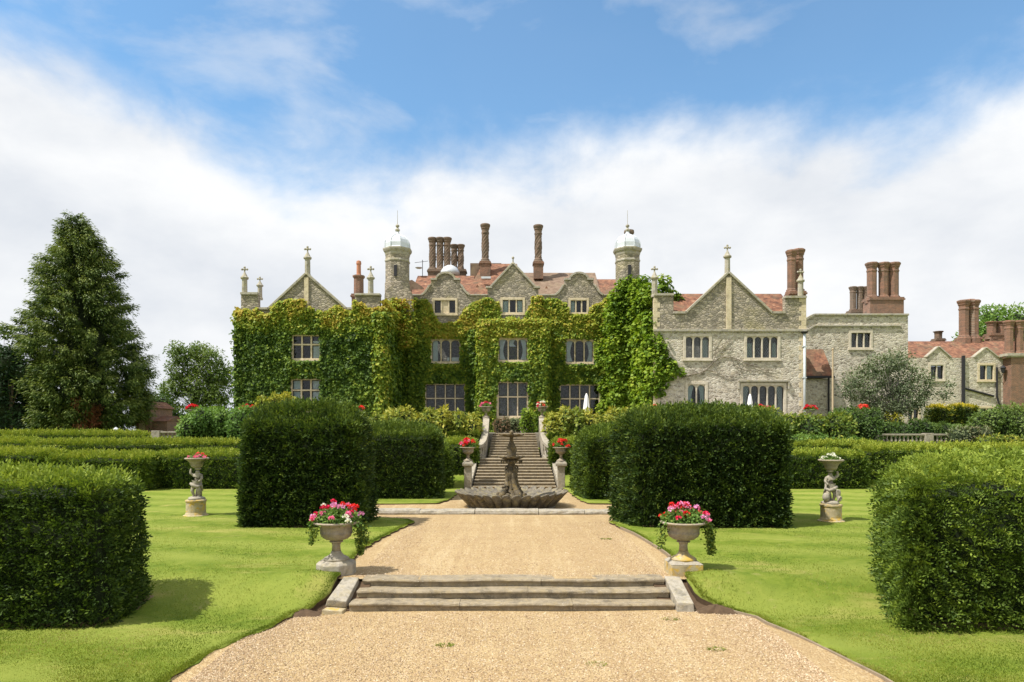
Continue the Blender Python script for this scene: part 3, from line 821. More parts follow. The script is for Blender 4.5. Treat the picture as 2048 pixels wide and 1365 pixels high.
# carved dolphins: heads down on the basin floor, tails curling up the column
for i in range(4):
    a = i * math.pi / 2 + 0.5
    ca, sa = math.cos(a), math.sin(a)
    pts, rd = [], []
    path = [(0.62, 0.30, 0.04), (0.56, 0.38, 0.12), (0.44, 0.50, 0.15), (0.31, 0.66, 0.135), (0.23, 0.86, 0.11), (0.19, 1.08, 0.085), (0.20, 1.28, 0.065), (0.25, 1.44, 0.05), (0.27, 1.56, 0.035), (0.20, 1.66, 0.02)]
    for k, (rr, zz, rad) in enumerate(path):
        tw = 0.16 * math.sin(k * 0.7)
        pts.append((FC[0] + rr * math.cos(a + tw), FC[1] + rr * math.sin(a + tw), FC[2] + zz)); rd.append(rad)
    mb = MB().tube(pts, rd, 10)
    for s_ in (-1, 1):   # fins
        q = Vector(pts[3]); sd_ = Vector((-sa, ca, 0)) * s_
        mb.hexa([q + sd_ * 0.08, q + sd_ * 0.10 + Vector((0, 0, 0.04)), q + sd_ * 0.2 + Vector((0, 0, 0.10)), q + sd_ * 0.22 + Vector((0, 0, 0.05))],
                [q + sd_ * 0.08 + Vector((0, 0, 0.09)), q + sd_ * 0.10 + Vector((0, 0, 0.12)), q + sd_ * 0.2 + Vector((0, 0, 0.15)), q + sd_ * 0.22 + Vector((0, 0, 0.11))])
    mb.build('dolphin', M['fountain_stone'], fo, smooth=True)
    mb = MB()
    aa = a + math.pi / 4
    c0 = Vector((FC[0] + 0.52 * math.cos(aa), FC[1] + 0.52 * math.sin(aa), FC[2] + 0.36))
    mb.ball(c0, 0.15, 12, 8, (1.15, 1.0, 0.9)).ball(c0 + Vector((0.03 * math.cos(aa), 0.03 * math.sin(aa), 0.13)), 0.09, 10, 8)
    mb.build('shell_carving', M['fountain_stone'], fo, smooth=True)

# kerb in front of the fountain, cut in blocks
kb = empty('stone_kerb', (-0.6, 24.75, UP), 'long low worn stone kerb lying on gravel before the fountain', 'kerb')
ks = [(-5.0, -3.35), (-3.34, -1.36), (-1.33, 0.95), (0.97, 2.62), (2.64, 4.2)]
for i, (a_, b_) in enumerate(ks):
    zt = UP + 0.16 + random.uniform(-0.015, 0.015)
    d = random.uniform(-0.03, 0.03)
    mb = MB()
    pr = [(24.6 + d, UP - 0.1), (24.57 + d, UP + 0.05), (24.60 + d, zt - 0.03), (24.68 + d, zt), (25.05 + d, zt + 0.01), (25.1 + d, UP - 0.1)]
    vs, fs = [], []
    for s_ in range(7):
        xx = a_ + (b_ - a_) * s_ / 6
        for (yy, z_) in pr: vs.append((xx, yy + random.uniform(-0.015, 0.015), z_ + random.uniform(-0.012, 0.012)))
    for s_ in range(6):
        for p in range(6): fs.append((s_ * 6 + p, s_ * 6 + (p + 1) % 6, s_ * 6 + 6 + (p + 1) % 6, s_ * 6 + 6 + p))
    fs += [tuple(range(6)), tuple(range(41, 35, -1))]
    mb.add(vs, fs).build('kerb_stone', M['pale_stone'], kb)

# ------------------------------------------------------------------ staircase up to the terrace
sr = empty('terrace_staircase', (0.1, 35.2, UP + 0.03), 'long pale stone staircase with flaring parapets climbing to the terrace', 'staircase')
NS = 20
rise = (TER - UP - 0.03) / NS
ys, hw_l = [], []
yy = 35.2
for k in range(NS):
    z0 = UP + 0.03 + rise * k
    if k < 10: hw = 2.16 - 0.024 * k
    else: hw = 1.50 - 0.018 * (k - 10)
    dep = 0.36 if k != 9 else 1.15
    mb = MB().prism_yz(step_profile(yy, z0 - 0.12, rise + 0.12, dep + 0.2, 0.045), PX(1029, 36) - hw, PX(1029, 36) + hw)
    mb.build('step', M['step_stone'], sr)
    ys.append(yy); hw_l.append(hw)
    yy += dep
YTOP = yy
SX = PX(1029, 36)
# parapets: upper raking wall, outward curve, pierced panel, lower pier
for s_ in (-1, 1):
    plan = [(1.62, YTOP + 0.25), (1.60, YTOP - 1.2), (1.62, YTOP - 2.6), (1.68, YTOP - 3.35), (1.80, YTOP - 3.8), (2.02, YTOP - 4.15), (2.28, YTOP - 4.35)]
    ztop = [TER + 0.95, TER + 0.60, TER - 0.10, TER - 0.40, TER - 0.58, TER - 0.72, TER - 0.80]
    def sec(i, inn, outt, zl, zh):
        (hx, yv) = plan[i]
        j0, j1 = max(i - 1, 0), min(i + 1, len(plan) - 1)
        tx, ty = plan[j1][0] - plan[j0][0], plan[j1][1] - plan[j0][1]
        L_ = math.hypot(tx, ty); nx_, ny_ = -ty / L_, tx / L_     # outward normal in the half plan
        return [(SX + s_ * (hx + nx_ * inn), yv + ny_ * inn, zl), (SX + s_ * (hx + nx_ * outt), yv + ny_ * outt, zl), (SX + s_ * (hx + nx_ * outt), yv + ny_ * outt, zh), (SX + s_ * (hx + nx_ * inn), yv + ny_ * inn, zh)]
    def sweep(i0, i1, inn, outt, dl, dh):
        mb = MB(); vs = []; fs = []
        for i in range(i0, i1 + 1): vs += sec(i, inn, outt, ztop[i] + dl, ztop[i] + dh)
        for j in range(i1 - i0):
            for p in range(4): fs.append((j * 4 + p, j * 4 + (p + 1) % 4, j * 4 + 4 + (p + 1) % 4, j * 4 + 4 + p))
        m_ = (i1 - i0) * 4
        fs += [(0, 1, 2, 3), (m_ + 3, m_ + 2, m_ + 1, m_)]
        return mb.add(vs, fs)
    sweep(0, 6, -0.04, 0.34, -0.16, 0.0).build('parapet_coping', M['pale_stone'], sr)
    sweep(0, 3, 0.0, 0.30, -3.2, -0.162).build('parapet_wall', M['pale_stone'], sr)
    sweep(3, 6, 0.0, 0.30, -1.9, -0.85).build('parapet_plinth', M['pale_stone'], sr)
    # pierced tracery of the curved wing: interlaced bars
    for i in range(3, 6):
        a0, a1 = sec(i, 0.08, 0.22, 0, 1), sec(i + 1, 0.08, 0.22, 0, 1)
        for (f0, f1, za, zb) in ((0.05, 0.95, -0.85, -0.16), (0.95, 0.05, -0.85, -0.16), (0.5, 0.5, -0.86, -0.15)):
            p0 = Vector(a0[0]).lerp(Vector(a1[0]), f0); p1 = Vector(a0[0]).lerp(Vector(a1[0]), f1)
            z0_ = ztop[i] + (ztop[i + 1] - ztop[i]) * f0 + za; z1_ = ztop[i] + (ztop[i + 1] - ztop[i]) * f1 + zb
            MB().tube([(p0.x, p0.y + 0.05, z0_), ((p0.x + p1.x) / 2, (p0.y + p1.y) / 2 + 0.05, (z0_ + z1_) / 2), (p1.x, p1.y + 0.05, z1_)], 0.06, 6).build('tracery_bar', M['pale_stone'], sr)
    # top pier
    MB().box(SX + s_ * 1.62 - 0.02 - (0.36 if s_ < 0 else 0), SX + s_ * 1.62 + 0.02 + (0.36 if s_ > 0 else 0), YTOP + 0.27, YTOP + 0.72, TER - 0.6, TER + 1.02).build('pier', M['pale_stone'], sr, bevel=0.02)
    # lower pier with domed cap
    cx, cy = SX + s_ * 2.42, 35.35
    MB().box(cx - 0.19, cx + 0.19, cy - 0.19, cy + 0.19, UP - 0.1, UP + 1.22).build('pier', M['pale_stone'], sr, bevel=0.02)
    MB().lathe([(0.36, 1.20), (0.40, 1.24), (0.40, 1.34), (0.34, 1.42), (0.25, 1.46), (0, 1.48)], 4, (cx, cy, UP), ph=0.5).build('pier_cap', M['pale_stone'], sr)
    # low raking string beside the lower flight
    mb = MB()
    hx0, hx1 = 2.24, 2.02
    y0, y1 = 35.35, 38.9
    z0, z1 = UP + 0.35, UP + 0.30 + rise * 10
    xs = [SX + s_ * v_ for v_ in (hx0, hx0 + 0.26, hx1 + 0.26, hx1)]
    mb.hexa([(xs[0], y0, UP - 0.1), (xs[1], y0, UP - 0.1), (xs[2], y1, UP - 0.1), (xs[3], y1, UP - 0.1)], [(xs[0], y0, z0), (xs[1], y0, z0), (xs[2], y1, z1), (xs[3], y1, z1)])
    mb.build('stair_string', M['pale_stone'], sr)

# retaining wall of the terrace with piers
tw = empty('terrace_wall', (0, 43.6, 2.6), 'grey stone retaining wall of the terrace hidden behind laurel shrubs', 'wall')
PIERS = [(385, 43.9), (495, 43.9), (717, 43.9), (1305, 43.9), (1525, 43.9), (1620, 43.9), (1725, 43.9)]
for (xa, xb) in ((-21.0, SX - 2.0), (SX + 2.0, 21.6)):
    MB().box(xa, xb, 43.45, 43.75, 1.2, TER + 0.25).build('wall', M['rubble'], tw)
    MB().box(xa, xb, 43.40, 43.80, TER + 0.252, TER + 0.36).build('coping', M['coping'], tw)
for (px, yv) in PIERS:
    x_ = PX(px, yv)
    MB().box(x_ - 0.28, x_ + 0.28, 43.36, 43.92, 1.2, TER + 0.95).build('pier', M['pale_stone'], tw, bevel=0.02)

# balustrades beyond the terrace ends
def balustrade(px0, px1, Y, pytop, pybot, piers, label, n):
    x0, x1 = PX(px0, Y), PX(px1, Y)
    zt, zb = PZ(pytop, Y), PZ(pybot, Y)
    rt = empty('balustrade', ((x0 + x1) / 2, Y, zb), label, 'balustrade')
    MB().box(x0, x1, Y - 0.14, Y + 0.14, zt - 0.11, zt).build('rail', M['pale_stone'], rt, bevel=0.015)
    MB().box(x0, x1, Y - 0.16, Y + 0.16, zb - 1.2, zb + 0.06).build('plinth', M['pale_stone'], rt)
    pw = 0.26
    pxs = [PX(p, Y) for p in piers]
    for p in pxs: MB().box(p - pw, p + pw, Y - 0.22, Y + 0.22, zb + 0.002, zt + 0.04).build('pier', M['pale_stone'], rt, bevel=0.015)
    h = zt - 0.11 - zb - 0.06
    pr = [(0.075, 0), (0.075, 0.05), (0.045, 0.08), (0.06, 0.16), (0.095, 0.30), (0.085, 0.42), (0.05, 0.62), (0.042, 0.78), (0.055, 0.86), (0.075, 0.93), (0.075, 1.0)]
    src = None
    for i in range(n):
        xx = x0 + (x1 - x0) * (i + 0.5) / n
        if any(abs(xx - p) < pw + 0.07 for p in pxs): continue
        if src is None:
            src = MB().lathe([(r_, zb + 0.06 + t_ * h) for r_, t_ in pr], 10, (0, Y, 0)).build('baluster', M['pale_stone'], rt, smooth=True)
            bx_ = 0.0
            src.location.x = xx
        else:
            c_ = src.copy(); col.objects.link(c_); c_.parent = rt; c_.location.x = xx
    return rt
balustrade(1745, 1945, 42.6, 868, 889, [1750, 1855, 1940], 'stone balustrade with turned balusters below the grey green tree', 24)
balustrade(308, 382, 42.6, 863, 883, [314, 372], 'short stone balustrade beside the rounded pale green bush', 9)

# ------------------------------------------------------------------ the manor house
YW, YM, YB = 48.0, 56.0, 54.0        # fronts of the wings, the main range and the bay
house = empty('manor_house', (0, 52, TER), 'large Tudor style stone manor with gabled wings, domed turrets and tall chimneys', 'house')
IVY_HOLES = []                        # window rectangles the climbing plants leave free: (Y, x0, x1, z0, z1)

def poly(pts, Y): return [(PX(p[0], Y), PZ(p[1], Y)) for p in pts]

def window(parent, px0, px1, py0, py1, Y, lights, transoms=(), arch=0, hood=False, curtain=(), leaded=False, wall=0.45, blank=(), mat='ashlar', sill=True, split=False):
    """stone mullioned window in an opening; rows/cols are photo pixels on the plane Y. returns the wall hole"""
    x0, x1, z0, z1 = PX(px0, Y), PX(px1, Y), PZ(py1, Y), PZ(py0, Y)
    fw = 0.17
    yo, yi = Y - 0.05, Y + 0.24
    hole = [(x0, z0), (x1, z0), (x1, z1), (x0, z1)]
    mb = MB()
    mb.prism_xz([(x0 - 0.13, z0 - 0.06), (x1 + 0.13, z0 - 0.06), (x1 + 0.13, z1 + 0.14), (x0 - 0.13, z1 + 0.14)], yo, yi, [[(x0 + 0.06, z0 + 0.07), (x1 - 0.06, z0 + 0.07), (x1 - 0.06, z1 - 0.06), (x0 + 0.06, z1 - 0.06)]])
    wd = mb.build('window', M[mat], parent, bevel=0.02)
    ix0, ix1, iz0, iz1 = x0 + 0.06, x1 - 0.06, z0 + 0.07, z1 - 0.06
    mw = 0.11
    lw = (ix1 - ix0 - mw * (lights - 1)) / lights
    yg = Y + 0.14
    for i in range(1, lights):
        xa = ix0 + i * lw + (i - 1) * mw
        MB().prism_xz([(xa, iz0 - 0.01), (xa + mw, iz0 - 0.01), (xa + mw, iz1 + 0.01), (xa, iz1 + 0.01)], Y + 0.01, Y + 0.20).build('mullion', M[mat], wd, bevel=0.02)
    levels = [iz0] + [iz0 + (iz1 - iz0) * t for t in transoms] + [iz1]
    for t in levels[1:-1]:
        MB().box(ix0 - 0.01, ix1 + 0.01, Y + 0.013, Y + 0.197, t - 0.055, t + 0.055).build('transom', M[mat], wd, bevel=0.02)
    for i in range(lights):
        xa = ix0 + i * (lw + mw)
        xb = xa + lw
        for r_ in range(len(levels) - 1):
            za, zb = levels[r_] + (0.055 if r_ else 0), levels[r_ + 1] - (0.055 if r_ < len(levels) - 2 else 0)
            if i in blank:
                MB().box(xa + 0.002, xb - 0.002, Y + 0.06, Y + 0.12, za, zb).build('blind_panel', M[mat], wd); continue
            tl = random.uniform(-0.006, 0.006); t2 = random.uniform(-0.006, 0.006)
            mb = MB().hexa([(xa - 0.015, yg + tl, za - 0.015), (xb + 0.015, yg - tl, za - 0.015), (xb + 0.015, yg + 0.012 - tl, za - 0.015), (xa - 0.015, yg + 0.012 + tl, za - 0.015)],
                           [(xa - 0.015, yg + tl + t2, zb + 0.015), (xb + 0.015, yg - tl + t2, zb + 0.015), (xb + 0.015, yg + 0.012 - tl + t2, zb + 0.015), (xa - 0.015, yg + 0.012 + tl + t2, zb + 0.015)])
            mb.build('pane', M['glass_leaded' if leaded else 'glass'], wd)
            MB().prism_xz([(xa, za), (xb, za), (xb, zb), (xa, zb)], yg - 0.03, yg - 0.004, [[(xa + 0.035, za + 0.035), (xb - 0.035, za + 0.035), (xb - 0.035, zb - 0.035), (xa + 0.035, zb - 0.035)]]).build('casement', M['iron'], wd)
        if arch:
            za, zb = iz1 - lw * arch, iz1 + 0.005
            k = 8
            arc = [(xa + lw * (0.5 - 0.5 * math.cos(math.pi * j / k)), za + (zb - za - 0.03) * math.sin(math.pi * j / k) ** 0.8) for j in range(k + 1)]
            MB().prism_xz([(xa - 0.002, za)] + arc[1:-1] + [(xb + 0.002, za), (xb + 0.002, zb), (xa - 0.002, zb)], Y + 0.02, Y + 0.12).build('arched_head', M[mat], wd)
    if sill: MB().box(x0 - 0.18, x1 + 0.18, Y - 0.12, Y + 0.1, z0 - 0.17, z0 - 0.062).build('sill', M[mat], wd, bevel=0.015)
    if hood:
        mb = MB().box(x0 - 0.32, x1 + 0.32, Y - 0.20, Y + 0.02, z1 + 0.20, z1 + 0.33)
        for xq in (x0 - 0.32, x1 + 0.20): mb.box(xq, xq + 0.12, Y - 0.18, Y + 0.02, z1 - 0.32, z1 + 0.198)
        mb.build('hood_mould', M['coping'], wd, bevel=0.02)
    for (c0, c1, top, bot, cm) in curtain:    # drawn-back curtains behind the glass, x as fractions of the opening
        xa, xb = ix0 + (ix1 - ix0) * c0, ix0 + (ix1 - ix0) * c1
        n = 10
        vs, fs = [], []
        for j in range(n + 1):
            t = j / n
            zz = iz1 + (iz0 - iz1) * (top + (bot - top) * t)
            pinch = 1 - 0.45 * math.sin(math.pi * min(1, t * 0.95)) if split else 1.0
            for k in range(9):
                u = k / 8
                uu = u * pinch if c0 < 0.5 else 1 - (1 - u) * pinch
                vs.append((xa + (xb - xa) * uu, Y + 0.195 + 0.02 * math.sin(k * 2.4), zz))
        for j in range(n):
            for k in range(8): fs.append((j * 9 + k, j * 9 + k + 1, (j + 1) * 9 + k + 1, (j + 1) * 9 + k))
        MB().add(vs, fs).build('curtain', M[cm], wd, smooth=True)
    IVY_HOLES.append((Y, x0 - 0.16, x1 + 0.16, z0 - 0.14, z1 + 0.16))
    return hole

def coping(parent, pts, Y, over=0.14, thick=0.16, depth=0.5, mat='coping'):
    """sloped/flat coping stones along an open polyline of photo points"""
    P_ = poly(pts, Y)
    for i, ((xa, za), (xb, zb)) in enumerate(zip(P_[:-1], P_[1:])):
        dx, dz = xb - xa, zb - za
        L_ = math.hypot(dx, dz)
        if L_ < 0.02: continue
        nx_, nz_ = -dz / L_, dx / L_
        if nz_ < -0.01: nx_, nz_ = -nx_, -nz_
        e_ = 0.02 + 0.004 * (i % 3)
        ex, ez = dx / L_ * e_, dz / L_ * e_
        jy = 0.003 * (i % 4)
        if abs(dx) < 0.05 * abs(dz):
            nx_, nz_ = (1, 0)
            continue
        MB().prism_xz([(xa - ex, za - ez), (xb + ex, zb + ez), (xb + ex + nx_ * thick, zb + ez + nz_ * thick), (xa - ex + nx_ * thick, za - ez + nz_ * thick)], Y - over - jy, Y + depth + jy).build('coping', M[mat], parent, bevel=0.025)

def pinnacle(parent, px, pyb, pyt, Y, dy=0.25, w_=0.17):
    x, zb, zt = PX(px, Y), PZ(pyb, Y), PZ(pyt, Y)
    H = zt - zb
    yc = Y + dy
    mb = MB()
    mb.lathe([(w_ * 1.5, -0.05), (w_ * 1.45, 0.08), (w_ * 1.2, 0.12), (w_ * 1.12, H * 0.54), (w_ * 1.7, H * 0.57), (w_ * 1.75, H * 0.61), (w_ * 1.3, H * 0.64), (w_ * 0.5, H * 0.76), (w_ * 0.30, H * 0.80), (w_ * 0.28, H * 0.975), (0.0, H)], 8, (x, yc, zb))
    s_ = w_ * 0.55
    mb.box(x - w_ * 1.2, x + w_ * 1.2, yc - s_ * 0.45, yc + s_ * 0.45, zb + H * 0.87, zb + H * 0.905)
    for q in (-1, 1): mb.ball((x + q * w_ * 1.05, yc, zb + H * 0.888), w_ * 0.48, 8, 6)
    mb.ball((x, yc, zb + H * 0.888), w_ * 0.62, 8, 6)
    mb.ball((x, yc, zb + H * 0.955), w_ * 0.50, 8, 6)
    return mb.build('pinnacle', M['coping'], parent)

def flue(parent, px, pyb, pyt, Y, rpx, mat='brick_old', sides=8, twist=0, fac=None):
    x, zb, zt, r = PX(px, Y), PZ(pyb, Y), PZ(pyt, Y), rpx * Y / F
    H = zt - zb
    pr = [(1.25, -0.1), (1.25, 0.04), (1.08, 0.06), (1.08, 0.09), (0.86, 0.11)]
    pr += [(0.86, 0.11 + 0.63 * k / 14) for k in range(1, 15)]
    pr += [(0.95, 0.76), (0.95, 0.79), (0.86, 0.80), (0.88, 0.85), (1.02, 0.88), (1.02, 0.90), (1.14, 0.93), (1.22, 0.955), (1.22, 0.985), (1.05, 1.0), (0.6, 1.0), (0.55, 0.9)]
    def mod(a, rr, z):
        t = z / H
        if twist and 0.12 < t < 0.75: rr = rr * (1 + 0.10 * math.cos(a * 4 + twist * t * 14) + (0.07 * math.cos(a * 8 - t * 60)))
        return rr, z
    return MB().lathe([(r * p, H * t) for p, t in pr], 24 if twist else sides, (x, Y, zb), mod, ph=0.5).build('flue' if parent.name.startswith('chimney') else 'chimney', M[mat], parent)

def stack(parent, px0, px1, py0, py1, Y, depth, mat='brick'):
    x0, x1, z1, z0 = PX(px0, Y), PX(px1, Y), PZ(py0, Y), PZ(py1, Y)
    mb = MB().box(x0, x1, Y - depth / 2, Y + depth / 2, z0, z1 - 0.24)
    mb.box(x0 - 0.08, x1 + 0.08, Y - depth / 2 - 0.08, Y + depth / 2 + 0.08, z1 - 0.238, z1 - 0.12)
    mb.box(x0 - 0.03, x1 + 0.03, Y - depth / 2 - 0.03, Y + depth / 2 + 0.03, z1 - 0.118, z1)
    return mb.build('chimney_stack', M[mat], parent)

def body_walls(parent, x0, x1, y0, y1, z0, z1, mat='rubble', left=True, right=True, back=True):
    t = 0.45
    if left: MB().box(x0, x0 + t, y0 + 0.002, y1, z0, z1).build('wall', M[mat], parent)
    if right: MB().box(x1 - t, x1, y0 + 0.002, y1, z0, z1).build('wall', M[mat], parent)
    if back: MB().box(x0 + t, x1 - t, y1 - t, y1 - 0.003, z0, z1 - 0.003).build('wall', M[mat], parent)

def gable_roof_y(parent, pxa, pxr, pxb, pye, pyr, Yf, Yb, mat='tile'):
    """ridge runs back (along Y); columns/rows on the plane Yf"""
    xa, xr, xb, ze, zr = PX(pxa, Yf), PX(pxr, Yf), PX(pxb, Yf), PZ(pye, Yf), PZ(pyr, Yf)
    return MB().prism_xz([(xa, ze), (xb, ze), (xr, zr)], Yf + 0.46, Yb).build('roof', M[mat], parent)

# ---- left wing (clad in creeper)
LWX0, LWX1 = PX(482, YW), PX(760, YW)
out_l = [(482, 885), (760, 885), (760, 592), (710, 592), (710, 620), (692, 620), (613, 550), (538, 620), (516, 620), (516, 590), (482, 590)]
holes = [window(house, 585, 641, 671, 719, YW, 3, (0.62,), curtain=((0.68, 0.98, 0.2, 1, 'cloth'),)),
         window(house, 583, 641, 759, 822, YW, 3, (0.22, 0.66), curtain=((0.02, 0.3, 0.0, 0.9, 'cloth_green'), (0.7, 0.98, 0, 0.9, 'cloth')))]
MB().prism_xz(poly(out_l, YW), YW, YW + 0.45, holes).build('wall', M['rubble'], house)
body_walls(house, LWX0, LWX1, YW + 0.45, 64, 2.5, PZ(620, YW))
coping(house, [(482, 590), (516, 590)], YW); coping(house, [(538, 620), (613, 550)], YW); coping(house, [(613, 550), (692, 620)], YW); coping(house, [(710, 592), (760, 592)], YW)
coping(house, [(516, 620), (538, 620)], YW); coping(house, [(692, 620), (710, 620)], YW)
gable_roof_y(house, 542, 613, 688, 619, 555, YW, 64, 'tile_brown')
MB().box(LWX0 + 0.3, LWX1 - 0.3, YW + 0.5, 63.5, PZ(626, YW), PZ(622, YW)).build('flat_roof', M['lead'], house)
MB().box(PX(609, YW), PX(617.5, YW), YW - 0.09, YW - 0.003, PZ(660, YW), PZ(556, YW)).build('rib', M['ashlar'], house)
pinnacle(house, 613, 551, 490, YW); pinnacle(house, 486.5, 590, 531, YW); pinnacle(house, 503, 590, 543, YW, 1.6, 0.15); pinnacle(house, 740, 592, 530, YW)
s_ = stack(house, 706, 731, 590, 625, 51.0, 0.9)
MB().lathe([(0.37, 0), (0.36, 1.2), (0.42, 1.25), (0.46, 1.32), (0.46, 1.42), (0.30, 1.46)], 8, (PX(717.5, 51), 51, PZ(590, 51)), ph=0.5).build('flue', M['brick'], s_)
MB().lathe([(0.21, 0), (0.17, 0.08), (0.16, 0.8), (0.20, 0.84), (0.17, 1.05), (0.04, 1.12), (0, 1.12)], 12, (PX(717.5, 51), 51, PZ(590, 51) + 1.46)).build('chimney_pot', M['terra'], s_)

# ---- right wing (bare stone)
RWX0, RWX1 = PX(1308, YW), PX(1612, YW)
out_r = [(1308, 885), (1612, 885), (1612, 597), (1570, 597), (1570, 628), (1543, 628), (1457, 548), (1372, 628), (1347, 628), (1347, 592), (1308, 592)]
holes = [window(house, 1370, 1420, 672, 718, YW, 3, arch=0.55, mat='frame_pale', leaded=True, curtain=((0.68, 0.98, 0.15, 1, 'cloth'),)),
         window(house, 1492, 1557, 672, 718, YW, 4, arch=0.55, mat='frame_pale', leaded=True, curtain=((0.01, 0.2, 0.3, 1, 'cloth_green'), (0.85, 0.99, 0.3, 1, 'cloth_green'))),
         window(house, 1374, 1412, 768, 822, YW, 2, arch=0.7, mat='frame_pale', hood=False, curtain=((0.02, 0.42, 0, 1, 'cloth_green'), (0.58, 0.98, 0, 1, 'cloth_green')), split=True),
         window(house, 1484, 1569, 770, 830, YW, 5, arch=0.5, mat='frame_pale', hood=True, leaded=True, curtain=((0.01, 0.2, 0, 1, 'cloth_green'), (0.8, 0.99, 0, 1, 'cloth_green')), split=True)]
IVY_HOLES.clear() if False else None
MB().prism_xz(poly([(1308, 885), (1612, 885), (1612, 661.5), (1308, 661.5)], YW), YW, YW + 0.45, holes).build('wall', M['rubble_warm'], house)
MB().prism_xz(poly([(1308, 661.4), (1612, 661.4)] + out_r[2:], YW), YW + 0.003, YW + 0.45).build('wall', M['rubble'], house)
body_walls(house, RWX0, RWX1, YW + 0.45, 64, 2.5, PZ(628, YW) - 0.01)
for seg in ([(1308, 592), (1347, 592)], [(1347, 628), (1372, 628)], [(1372, 628), (1457, 548)], [(1457, 548), (1543, 628)], [(1543, 628), (1570, 628)], [(1570, 597), (1612, 597)]): coping(house, seg, YW)
MB().box(RWX0 - 0.05, RWX1 + 0.05, YW - 0.14, YW - 0.002, PZ(664, YW), PZ(659, YW)).build('string_course', M['coping'], house, bevel=0.02)
MB().box(PX(1452, YW), PX(1462, YW), YW - 0.10, YW - 0.003, PZ(658.8, YW), PZ(556, YW)).build('rib', M['ashlar'], house)
for (xa, xb) in ((1308, 1315), (1603, 1612)):       # dressed corner stones
    zc = PZ(880, YW)
    k = 0
    while zc < PZ(600, YW):
        hh = random.uniform(0.26, 0.4)
        ext = 5 if k % 2 else 0
        xl, xr_ = (PX(xa, YW) - 0.015, PX(xb + ext, YW)) if xa < 1400 else (PX(xa - ext, YW), PX(xb, YW) + 0.015)
        MB().box(xl, xr_, YW - 0.02, YW + 0.3, zc + 0.008, zc + hh).build('quoin', M['ashlar'], house, bevel=0.01)
        zc += hh; k += 1
pinnacle(house, 1457, 549, 487, YW); pinnacle(house, 1310.5, 592, 530, YW); pinnacle(house, 1604, 597, 536, YW)
# transverse roof behind the gable
MB().prism_yz([(YW + 0.46, PZ(627, YW)), (51.2, PZ(588, 51.2)), (54.5, PZ(627, YW))], PX(1330, YW), PX(1598, YW)).build('roof', M['tile'], house)
MB().prism_xz([(PX(1385, YW), PZ(620, YW)), (PX(1530, YW), PZ(620, YW)), (PX(1457, YW), PZ(553, YW))], YW + 0.47, 52.5).build('roof', M['tile'], house)
MB().box(PX(1320, YW), PX(1600, YW), 54.6, 63, PZ(640, YW), PZ(632, YW)).build('flat_roof', M['lead'], house)
s_ = stack(house, 1576, 1606, 585, 625, 49.6, 1.0, 'brick')
flue(s_, 1583, 588, 501, 49.6, 9.5, 'brick'); flue(s_, 1597, 588, 499, 50.3, 10.5, 'brick')
MB().tube([(PX(1607.5, YW), YW - 0.13, PZ(664, YW)), (PX(1607.5, YW), YW - 0.13, 3.2)], 0.085, 10).build('drainpipe', M['pipe_pale'], house, smooth=True)
for zz in (5.0, 7.2, 9.4): MB().box(PX(1607.5, YW) - 0.13, PX(1607.5, YW) + 0.13, YW - 0.22, YW - 0.03, zz, zz + 0.07).build('pipe_bracket', M['pipe_pale'], house)
MB().hexa([(PX(1604, YW), YW - 0.3, PZ(668, YW)), (PX(1611, YW), YW - 0.3, PZ(668, YW)), (PX(1611, YW), YW - 0.04, PZ(668, YW)), (PX(1604, YW), YW - 0.04, PZ(668, YW))],
          [(PX(1601, YW), YW - 0.4, PZ(664.5, YW)), (PX(1612, YW), YW - 0.4, PZ(664.5, YW)), (PX(1612, YW), YW - 0.04, PZ(664.5, YW)), (PX(1601, YW), YW - 0.04, PZ(664.5, YW))]).build('hopper', M['pipe_black'], house)

# ---- main range
def shaped(c):       # outline of a curved dormer gable, left to right
    p = []
    for j in range(7):
        a = math.pi * 0.5 * j / 6
        p.append((c - 47 + 17 * math.sin(a) * 1.0, 592 - 20 * (1 - math.cos(a)) if False else 592 - 20 * math.sin(a) ** 1.0 * (0.35 + 0.65 * math.sin(a))))
    p += [(c - 29, 572), (c - 29, 561), (c - 18, 561)]
    for j in range(9):
        a = math.pi * (1 - j / 8)
        p.append((c + 17 * math.cos(a), 561 - 13 * math.sin(a)))
    p += [(c + 18, 561), (c + 29, 561), (c + 29, 572)]
    for j in range(7):
        a = math.pi * 0.5 * (1 - j / 6)
        p.append((c + 47 - 17 * math.sin(a), 592 - 20 * math.sin(a) * (0.35 + 0.65 * math.sin(a))))
    return p
g1, g2 = shaped(891), shaped(1158)
tri = [(975, 592), (975, 577), (983, 575), (1026, 529), (1069, 575), (1077, 577), (1077, 592)]
def dedupe(ps):
    r_ = [ps[0]]
    for q in ps[1:]:
        if math.hypot(q[0] - r_[-1][0], q[1] - r_[-1][1]) > 0.6: r_.append(q)
    return r_
top_line = [(797, 592)] + dedupe(g1) + tri + dedupe(g2) + [(1268, 592)]
out_m = [(797, 885), (1268, 885)] + top_line[::-1]
holes = [window(house, 868, 912, 600, 628, YM, 3, blank=(1,), arch=0.0),
         window(house, 1004, 1047, 599, 627, YM, 3, curtain=((0.02, 0.3, 0, 1, 'cloth_green'), (0.7, 0.98, 0, 1, 'cloth_green'))),
         window(house, 1140, 1175, 600, 627, YM, 3, curtain=((0.0, 0.3, 0, 1, 'cloth_green'),)),
         window(house, 863, 920, 679, 725, YM, 3, arch=0.45, curtain=((0.02, 0.2, 0, 1, 'cloth_green'), (0.55, 0.98, 0.8, 1, 'cloth'))),
         window(house, 1131, 1187, 680, 726, YM, 3, arch=0.45, curtain=((0.02, 0.27, 0, 1, 'cloth'), (0.75, 0.98, 0, 1, 'cloth')), split=True),
         window(house, 851, 930, 769, 832, YM, 4, (0.55,)),
         window(house, 1120, 1199, 770, 832, YM, 4, (0.55,))]
